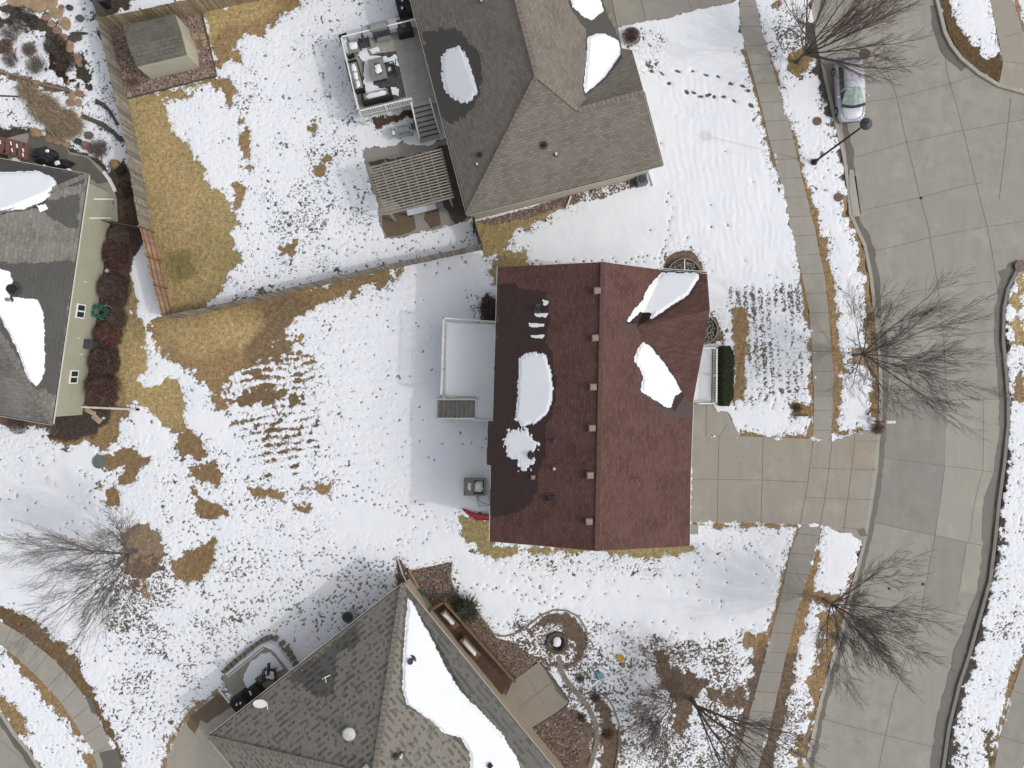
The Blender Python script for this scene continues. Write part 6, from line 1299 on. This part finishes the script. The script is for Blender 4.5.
# x across, y forward (+ = front), z up
def ringsec(y, w, zb, zt, r=.12):
    h = w / 2; zm = zb + (zt - zb) * .55
    return [(-h * .93, y, zb), (-h, y, zb + .12), (-h, y, zm), (-h * .97, y, zt - r * .8), (-h * .86, y, zt - r * .15), (-h * .45, y, zt + .015), (0, y, zt + .03), (h * .45, y, zt + .015), (h * .86, y, zt - r * .15), (h * .97, y, zt - r * .8), (h, y, zm), (h, y, zb + .12), (h * .93, y, zb)]
def loft(secs):
    mb = MB(); n = len(secs[0]); vs = [v for s_ in secs for v in s_]
    fs = [(i * n + k, i * n + (k + 1) % n, (i + 1) * n + (k + 1) % n, (i + 1) * n + k) for i in range(len(secs) - 1) for k in range(n)]
    mb.add(vs, fs + [tuple(range(n))[::-1], tuple((len(secs) - 1) * n + k for k in range(n))]); return mb
body = loft([ringsec(-2.28, 1.35, .35, .72), ringsec(-2.2, 1.62, .26, .86), ringsec(-1.9, 1.76, .22, .95), ringsec(-1.0, 1.80, .2, .96), ringsec(0, 1.80, .2, .94), ringsec(.75, 1.80, .2, .92), ringsec(1.05, 1.79, .2, .90), ringsec(1.5, 1.76, .2, .86), ringsec(1.9, 1.68, .22, .78), ringsec(2.13, 1.48, .25, .68), ringsec(2.26, 1.12, .32, .58)])
ob = body.build('body', [m_sil], car, smooth=True)
def ghsec(y, wb, wt, zb, zt): return [(-wb / 2, y, zb), (-wt / 2 - .04, y, zt - .12), (-wt / 2 + .06, y, zt - .02), (-wt * .25, y, zt + .01), (0, y, zt + .02), (wt * .25, y, zt + .01), (wt / 2 - .06, y, zt - .02), (wt / 2 + .04, y, zt - .12), (wb / 2, y, zb)]
gh = loft([ghsec(-2.08, 1.5, 1.2, .90, 1.02), ghsec(-1.75, 1.62, 1.22, .92, 1.36), ghsec(-1.2, 1.66, 1.26, .92, 1.45), ghsec(-.3, 1.68, 1.28, .92, 1.48), ghsec(.12, 1.68, 1.26, .92, 1.45), ghsec(.30, 1.66, 1.24, .92, 1.38)]); gh.build('roof', [m_sil], car, smooth=True)
mb = MB(); mb.add([(-.63, .12, 1.42), (-.30, .15, 1.455), (0, .16, 1.465), (.30, .15, 1.455), (.63, .12, 1.42), (.80, 1.18, .96), (.4, 1.30, .95), (0, 1.34, .955), (-.4, 1.30, .95), (-.80, 1.18, .96)], [(4, 3, 6, 5), (3, 2, 7, 6), (2, 1, 8, 7), (1, 0, 9, 8)]); wsc = mb.build('windscreen', [m_wind], car)
mb = MB(); mb.add([(-.60, .26, 1.40), (-.76, 1.02, .95), (-.84, .3, .94)], [(0, 1, 2)]); mb.add([(.60, .26, 1.40), (.84, .3, .94), (.76, 1.02, .95)], [(0, 1, 2)]); mb.build('quarter_glass', [m_glass], car)
mb = MB(); mb.add([(-.80, 1.12, .985), (-.4, 1.22, .985), (0, 1.26, .985), (.4, 1.22, .985), (.80, 1.12, .985), (.82, 1.3, .93), (.4, 1.42, .935), (0, 1.46, .94), (-.4, 1.42, .935), (-.82, 1.3, .93)], [(4, 3, 6, 5), (3, 2, 7, 6), (2, 1, 8, 7), (1, 0, 9, 8)]); mb.build('wiper_cowl', [m_black], car)
for s_ in (-1, 1):
    mb = MB(); mb.add([(s_ * .835, -1.5, .98), (s_ * .845, .2, .98), (s_ * .70, .12, 1.32), (s_ * .68, -1.3, 1.32)], [(0, 1, 2, 3) if s_ > 0 else (3, 2, 1, 0)]); mb.build('side_window', [m_glass], car)
    mb = MB(); mb.blob((s_ * 1.0, .62, .98), (.11, .07, .07), 3, rough=.02); mb.build('wing_mirror', [m_sil], car, smooth=True)
    mb = MB(); mb.add([(s_ * .82, 1.72, .76), (s_ * .80, 1.95, .70), (s_ * .62, 2.14, .66), (s_ * .52, 2.06, .735), (s_ * .66, 1.8, .82)], [(0, 1, 2, 3, 4) if s_ > 0 else (4, 3, 2, 1, 0)]); o = mb.build('headlight', [M('headlight glass', (.65, .66, .68), .2, .05, spec=.6, bmp=0)], car)
    for y in (-1.4, 1.38):
        mb = MB(); mb.tube([(s_ * .70, y, .31), (s_ * .902, y, .31)], .31, 20); wh_ = mb.build('wheel', [m_tyre], car); mb = MB(); mb.tube([(s_ * .9, y, .31), (s_ * .906, y, .31)], .2, 14); mb.build('rim', [m_rim], wh_)
mb = MB(); mb.tube([(-.78, 1.2, .885), (-.62, 2.0, .80), (-.3, 2.16, .70), (0, 2.2, .69), (.3, 2.16, .70), (.62, 2.0, .80), (.78, 1.2, .885)], .012, 4); mb.build('hood_seam', [m_black], car)
mb = MB(); mb.box((0, 2.24, .45), (1.1, .06, .12)); mb.build('grille', [m_black], car)
for s_ in (-1, 1): mb = MB(); mb.box((s_ * .62, -2.2, .78), (.3, .08, .14)); mb.build('tail_light', [m_redp], car)
mb = MB(); mb.add([(-.6, -1.78, 1.36), (.6, -1.78, 1.36), (.7, -2.1, 1.02), (-.7, -2.1, 1.02)], [(0, 1, 2, 3)]); mb.build('rear_window', [m_glass], car)
car.location = P(846.5, 92.5) + Vector((0, 0, -.12)); car.rotation_euler = (0, 0, math.pi + R(4)); car.scale = (1.05, 1.0, 1.0)
# ================================================================== TREES, BUSHES
m_bark = M('grey brown bark', (.13, .108, .09), .95, .3, 6, bmp=.5); m_twig = M('dark twigs', (.155, .127, .112), .95, .25, 3, bmp=0); m_twigr = M('reddish twigs', (.185, .135, .122), .95, .25, 3, bmp=0); m_twigg = M('grey twigs', (.18, .155, .137), .95, .25, 3, bmp=0)
def bare_tree(name, label, x, y, h, spread, seed, group=None, trunk=1.6, r0=.13, limbs=7, levels=5, tip=None, upright=.75, twig=None, mbark=None, minr=.0085, dirs=None, kids=(4, 4, 3, 3), cat='tree', trunkbend=(0, 0), len0=None, angs=(14, 34)):
    g = random.Random(seed); base = P(x, y); t = thing(name, label, cat, base, group)
    top = base + Vector((trunkbend[0], trunkbend[1], trunk)); tk = MB()
    tk.tube([base - Vector((0, 0, .1)), base + Vector((trunkbend[0] * .2, trunkbend[1] * .2, trunk * .12)), base.lerp(top, .55), top], [r0 * 1.5, r0 * 1.1, r0, r0 * .85], 9)
    tk.build('trunk', [mbark or m_bark], t, smooth=True)
    L = MB(); T = MB(); cnt = [0]
    def grow(p, d, ln, r, lv):
        n = 4 if lv < 3 else 3; pts = [p]; dd = d.copy(); q = p
        for i in range(n):
            dd = (dd + Vector((g.uniform(-.07, .07), g.uniform(-.07, .07), g.uniform(-.01, .07) * upright)) * (1 + lv * .2)).normalized(); q = q + dd * ln / n; pts.append(q)
        rr = [max(minr, r * (1 - .55 * i / n)) for i in range(n + 1)]
        (L if lv < 2 else T).tube(pts, rr, 6 if lv < 1 else (4 if lv < 2 else 3), cap=False)
        if lv >= levels - 1: return
        nk = kids[min(lv, len(kids) - 1)]
        for k in range(nk):
            f = .28 + .72 * (k + g.random() * .8) / nk; f = min(f, .98); i = min(n - 1, int(f * n)); pp = pts[i].lerp(pts[i + 1], f * n - i)
            ax = (pts[i + 1] - pts[i]).normalized(); o = ax.orthogonal().normalized(); o.rotate(Matrix.Rotation(g.uniform(0, 6.283), 3, ax))
            a = R(g.uniform(angs[0], angs[1])); nd = (ax * math.cos(a) + o * math.sin(a)); nd = (nd + Vector((0, 0, .12 * upright))).normalized()
            grow(pp, nd, ln * g.uniform(.42, .68) * (1.05 - .3 * f), max(minr, r * (1 - .5 * f) * .62), lv + 1)
        grow(pts[-1], dd, ln * .55, max(minr, r * .45), lv + 1)
    ln0 = len0 or (h - trunk) * .62
    for k in range(limbs):
        if dirs: az, ti = dirs[k]; az = R(az); ti = R(ti)
        else: az = 6.283 * (k + g.uniform(-.3, .3)) / limbs; ti = R(g.uniform(8, 20) if k % 3 == 0 else g.uniform(22, 48) * spread)
        d = Vector((math.cos(az) * math.sin(ti), math.sin(az) * math.sin(ti), math.cos(ti)))
        grow(base.lerp(top, g.uniform(.72, 1.0)), d, ln0 * g.uniform(.85, 1.1), r0 * .55, 0)
    L.build('limbs', [mbark or m_bark], t, smooth=True); T.build('crown', [twig or m_twig], t)
    return t
GT = 'bare trees along the street'
bare_tree('bare_tree', 'bare roadside tree level with the hedge, its twigs over the road', 853, 355, 9.2, 1.0, 3, GT, 1.5, .085, 12, 5, kids=(6, 5, 4, 2), minr=.0062)
bare_tree('bare_tree', 'bare roadside tree below the driveway, its fan of dark twigs over the road', 824, 599, 8.6, 1.0, 8, GT, 1.4, .09, 12, 5, kids=(6, 5, 4, 2), minr=.0062)
bare_tree('bare_tree', 'big dense bare tree above the parked car, twigs spreading over the road', 797, 62, 8.6, 1.15, 14, GT, 1.3, .13, 12, 5, kids=(5, 4, 4, 2), twig=m_twigr, minr=.0062, dirs=[(0, 42), (-18, 50), (14, 30), (40, 34), (65, 28), (85, 40), (120, 30), (-35, 55), (-60, 38), (25, 50), (-8, 28), (170, 25)], len0=4.6)
bare_tree('bare_tree', 'bare tree in a brown mulch circle on the snowy left lawn', 137, 551, 9.0, 1.05, 21, None, 1.1, .085, 11, 5, kids=(6, 5, 4, 2), twig=m_twigg, minr=.0062)
bare_tree('bare_tree', 'dark bare tree at the bottom leaning over the footpath', 692, 699, 9.5, 1.0, 31, None, 1.3, .15, 5, 5, dirs=[(-6, 50), (-42, 16), (-85, 26), (15, 30), (-30, 40)], kids=(4, 4, 3, 2), minr=.009)
bare_tree('bare_shrub', 'reddish bare shrub fanning out left of the brown mulch patch at the bottom', 672, 703, 3.4, 1.5, 41, None, .25, .06, 12, 4, kids=(6, 5, 4), twig=m_twigr, cat='shrub', upright=.2, dirs=[(100 + i * 14, 45 + (i * 37) % 35) for i in range(12)], len0=2.7, minr=.009)
bare_tree('bare_shrub', 'small bare shrub with upward fan of twigs left of the brown mulch', 657, 662, 2.2, 1.2, 43, None, .2, .035, 9, 4, kids=(4, 3, 3), twig=m_twigr, cat='shrub', upright=.3, dirs=[(30 + i * 17, 55) for i in range(9)], len0=1.7, minr=.007)
def bush(name, label, x, y, r, h, seed, mats, n=260, leaves=0, group=None, cat='bush', squash=1.0, rz=0.0, lsize=.035, dens=.006, spread=1.0, core=None):
    g = random.Random(seed); base = P(x, y); t = thing(name, label, cat, base, group); mb = MB(); lf = MB(); Rm = Matrix.Rotation(rz, 3, 'Z')
    for i in range(n):
        az = g.uniform(0, 6.283); q = math.sqrt(g.random()) * spread; root = Vector((math.cos(az) * r * q * .45, math.sin(az) * r * q * .45 * squash, 0))
        tip = Vector((math.cos(az) * r * q, math.sin(az) * r * q * squash, h * math.sqrt(max(.05, 1 - q * q * .8)) * g.uniform(.75, 1.1))) + Vector((g.uniform(-.15, .15) * r, g.uniform(-.15, .15) * r, 0))
        root, tip = Rm @ root, Rm @ tip; mid = root.lerp(tip, .55) + Vector((g.uniform(-.06, .06), g.uniform(-.06, .06), h * .12))
        mb.tube([base + root, base + mid, base + tip], [dens * 1.8, dens * 1.2, dens * .8], 3, cap=False)
        for k in range(3):
            f = g.uniform(.35, .95); p = base + (root.lerp(mid, f * 2) if f < .5 else mid.lerp(tip, f * 2 - 1)); e = p + Vector((g.uniform(-1, 1), g.uniform(-1, 1), g.uniform(-.2, .9))).normalized() * r * g.uniform(.12, .3); mb.tube([p, e], [dens, dens * .7], 3, cap=False)
    mb.build('stems', [mats[0]], t)
    if leaves:
        for i in range(leaves):
            az = g.uniform(0, 6.283); q = math.sqrt(g.random()); p = Rm @ Vector((math.cos(az) * r * q, math.sin(az) * r * q * squash, 0)); z = h * math.sqrt(max(.04, 1 - q * q * .9)) * g.uniform(.25, 1.0)
            lf.leaf(base + p + Vector((0, 0, z)), lsize * g.uniform(.6, 1.4), g, 0)
        lf.build('leaves', [mats[1]], t)
    return t
m_rb1 = M('maroon leaves', (.105, .040, .030), .9, .35, 5, island=.5); m_rb2 = M('brown dead leaves', (.085, .052, .038), .9, .35, 5, island=.5); m_rb3 = M('brick coloured leaves', (.20, .062, .045), .9, .3, 5, island=.5)
GB = 'red brown bushes along the sage wall'
for x, y, r, h, s_, m_, lab, sq in ((118, 254, .95, 1.0, 1, m_rb1, 'maroon bush nearest the dark timber gate', 1.2), (120, 236, .8, .7, 11, M('tan brown leaves', (.15, .105, .07), .9, .3, 5, island=.4), 'thin tan brown bush just below the dark timber gate', .9), (116, 288, 1.15, 1.1, 2, m_rb2, 'round dark brown bush above the green garden hose', .95), (118, 318, .8, .7, 12, M('grey brown leaves', (.11, .085, .07), .9, .3, 5, island=.4), 'thin grey brown bush right of the green garden hose', 1.0),
        (110, 334, 1.0, .9, 3, m_rb3, 'brick coloured bush just above the utility box', .8), (107, 362, 1.1, 1.1, 4, m_rb2, 'dark brown bush just below the utility box', 1.0), (106, 387, 1.25, 1.2, 5, m_rb1, 'large maroon bush just above the cream drain pipe', .85)):
    bush('wall_bush', lab, x, y, r, h, s_, [m_twigr, m_], 260, 3400, GB, squash=sq, lsize=.05)
for x, y, r, h, m_, lab, lv, n in ((7, 48, .6, .5, m_rb3, 'small brick red bush at the left edge of the corner garden', 900, 100), (32, 51, .55, .6, M('orange brown stems', (.24, .135, .08)), 'orange brown dry tuft in the middle of the corner garden', 500, 160), (57, 47, .85, .6, m_rb2, 'dark brown bush left of the flagstone path', 1600, 120), (66, 63, .75, .6, m_rb2, 'brown oval bush beside the flagstone path', 1800, 120), (14, 61, .7, .6, m_twigg, 'grey twiggy shrub near the left edge of the corner garden', 0, 150), (39, 67, .75, .6, m_twigg, 'grey brown twiggy shrub above the thin curved edging', 200, 170), (13, 35, .8, .7, m_twigg, 'leggy grey shrub at the left edge near the top', 100, 130), (101, 150, .75, .7, m_twigg, 'twiggy bush between the pink rocks and the fence', 300, 220), (126, 190, .6, .4, m_rb2, 'brown low bush beside the lower part of the grey fence', 900, 80), (24, 20, 1.0, .4, M('blackish leaves', (.04, .035, .03), .9, .3, 5), 'blackish low bush at the top left corner', 1600, 100)):
    bush('garden_shrub', lab, x, y, r, h, int(x * 3 + y), [m_twigg if m_ is not m_rb3 else m_twigr, m_], n, lv, 'shrubs in the corner garden', lsize=.045, cat='shrub')
for x, y, r, h, m_, lab, lv, n in ((631, 38, .65, .8, m_rb1, 'dark maroon bush at the corner of the neighbour driveway', 1100, 200), (580, 678, .35, .3, m_rb2, 'small brown tuft left of the teal bucket', 260, 60), (595, 696, .4, .3, m_rb2, 'brown tuft beside the winding path edge', 300, 70), (582, 717, .35, .3, m_rb2, 'brown tuft in the gravel below the back patio', 260, 60), (608, 734, .4, .3, m_rb2, 'brown tuft at the lower end of the garden bed', 260, 60), (490, 308, .9, .9, M('dark green grey leaves', (.03, .035, .025), .9, .3, 5), 'dark sparse bush in the snow above the snow covered deck', 700, 160), (877, 428, .45, .5, M('straw', (.36, .26, .12)), 'golden dry grass tuft at the foot of the mailbox', 500, 160), (135, 84, .55, .5, m_twigr, 'thin red brown shrub at the lower left corner of the shed', 60, 90), (171, 71, .3, .5, m_twigr, 'tiny red brown shrub in front of the shed', 60, 40), (592, 187, .5, .4, M('rust leaves', (.26, .10, .05), .9, .3), 'rusty low plant in the pink gravel strip', 260, 60), (797, 408, .35, .3, m_rb2, 'brown tuft on the front lawn beside the lying stake', 200, 60), (55, 428, .5, .4, m_twigg, 'grey twiggy bush below the taupe roof corner', 100, 120), (20, 423, .8, .4, m_rb2, 'low brown bush under the lower edge of the taupe roof', 700, 120)):
    if n: bush('garden_shrub', lab, x, y, r, h, int(x * 3 + y), [m_twigr, m_], n, lv, None, lsize=.045, cat='shrub')
# dry grass swept over in the corner garden
m_straw = M('dry straw blades', (.46, .355, .245), .9, .3, 4, island=.55)
def straw(label, x, y, rx, ry, rz, n, seed, lay=(.6, -.5)):
    g = random.Random(seed); base = P(x, y); t = thing('dry_grass_clump', label, 'ornamental grass', base, 'dry ornamental grasses in the corner garden'); mb = MB(); Rm = Matrix.Rotation(rz, 3, 'Z')
    for i in range(n):
        a = g.uniform(0, 6.283); q = math.sqrt(g.random()); p = Rm @ Vector((rx * q * math.cos(a), ry * q * math.sin(a), 0)); d_ = Vector((lay[0] + g.gauss(0, .55), lay[1] + g.gauss(0, .55), 0)).normalized() * g.uniform(.25, .7); z = g.uniform(.15, .5)
        a0_ = base + p; a1_ = a0_ + d_ * .45 + Vector((0, 0, z)); a2_ = a0_ + d_ + Vector((0, 0, z * g.uniform(.3, .9))); mb.tube([a0_, a1_, a2_], [.018, .014, .008], 3, cap=False)
    mb.build('blades', [m_straw], t)
straw('dry tan grass clump nearest the thin curved edging', 28, 90, .75, .6, -.7, 520, 1); straw('wide dry tan grass clump in the middle of the grass row', 45, 108, 1.3, .9, -.6, 1100, 2); straw('dense dry tan grass clump touching the flagstones', 64, 123, 1.3, .95, -.3, 1200, 3)
# green conifer by the brown deck
def conifer(x, y, r, h, label, seed=5):
    g = random.Random(seed); base = P(x, y); t = thing('conifer_shrub', label, 'conifer', base); tk = MB(); tk.tube([base, base + Vector((0, 0, h * .8))], [.06, .02], 7); tk.build('trunk', [m_bark], t); mb = MB()
    for i in range(330):
        z = h * (.12 + .8 * g.random()); az = g.uniform(0, 6.283); ln = r * (1.08 - z / h * .75) * g.uniform(.7, 1.1); d_ = Vector((math.cos(az), math.sin(az), .25)); a = base + Vector((0, 0, z)); mb.tube([a, a + d_ * ln], [.014, .006], 3, 1, cap=False)
        for k in range(26):
            f = g.uniform(.25, 1.05); p = a + d_ * ln * f; n_ = (d_ * .7 + Vector((g.uniform(-1, 1), g.uniform(-1, 1), g.uniform(-.3, .8)))).normalized() * g.uniform(.08, .17); s_ = Vector((-n_.y, n_.x, 0)).normalized() * .018
            mb.add([p - s_, p + s_, p + n_], [(0, 1, 2)], 0)
    mb.build('crown', [M('grey green needles', (.075, .095, .05), .8, .4, 6, island=.6), m_bark], t)
    for k in range(7): snowpad(t, base + Vector((g.uniform(-.8, .0) * r * .7, g.uniform(-.5, .6) * r * .7, h * g.uniform(.5, .75))), (.35, .28), g.uniform(0, 3), 200 + k, h=.07)
conifer(466.5, 606, 1.15, 1.5, 'green conifer shrub with snow on it beside the brown deck rail')
SUN_E, SKY_S, SKY_SAT, EXPO = .68, .15, .25, .24
# ================================================================== LIGHT AND CAMERA
el = R(42); az = math.atan2(-26, 107)             # towards the sun, seen on the map
sd_ = Vector((math.cos(el) * math.cos(az), math.cos(el) * math.sin(az), math.sin(el)))
L = bpy.data.lights.new('sun', 'SUN'); L.energy = SUN_E; L.angle = R(.6); L.color = (1, .97, .92)
lo = bpy.data.objects.new('sun', L); COL.objects.link(lo); lo.rotation_euler = (-sd_).to_track_quat('-Z', 'Y').to_euler()
w_ = bpy.data.worlds.new('World'); sc.world = w_; w_.use_nodes = True; nt = w_.node_tree
bg = nt.nodes['Background']; sky = nt.nodes.new('ShaderNodeTexSky'); sky.sky_type = 'NISHITA'; sky.sun_disc = False
sky.sun_elevation = el; sky.sun_rotation = math.atan2(sd_.x, sd_.y); sky.dust_density = 3
hs = nt.nodes.new('ShaderNodeHueSaturation'); hs.inputs['Saturation'].default_value = SKY_SAT
nt.links.new(sky.outputs[0], hs.inputs['Color']); nt.links.new(hs.outputs[0], bg.inputs[0]); bg.inputs[1].default_value = SKY_S
cam = bpy.data.cameras.new('camera'); cam.lens = 24; cam.sensor_width = 36; cam.clip_end = 3000
co_ = bpy.data.objects.new('camera', cam); COL.objects.link(co_); co_.location = (0, 0, H); sc.camera = co_
sc.view_settings.view_transform = 'Standard'; sc.view_settings.look = 'None'; sc.view_settings.gamma = 1; sc.view_settings.exposure = EXPO
sc.cycles.max_bounces = 5; sc.cycles.diffuse_bounces = 3
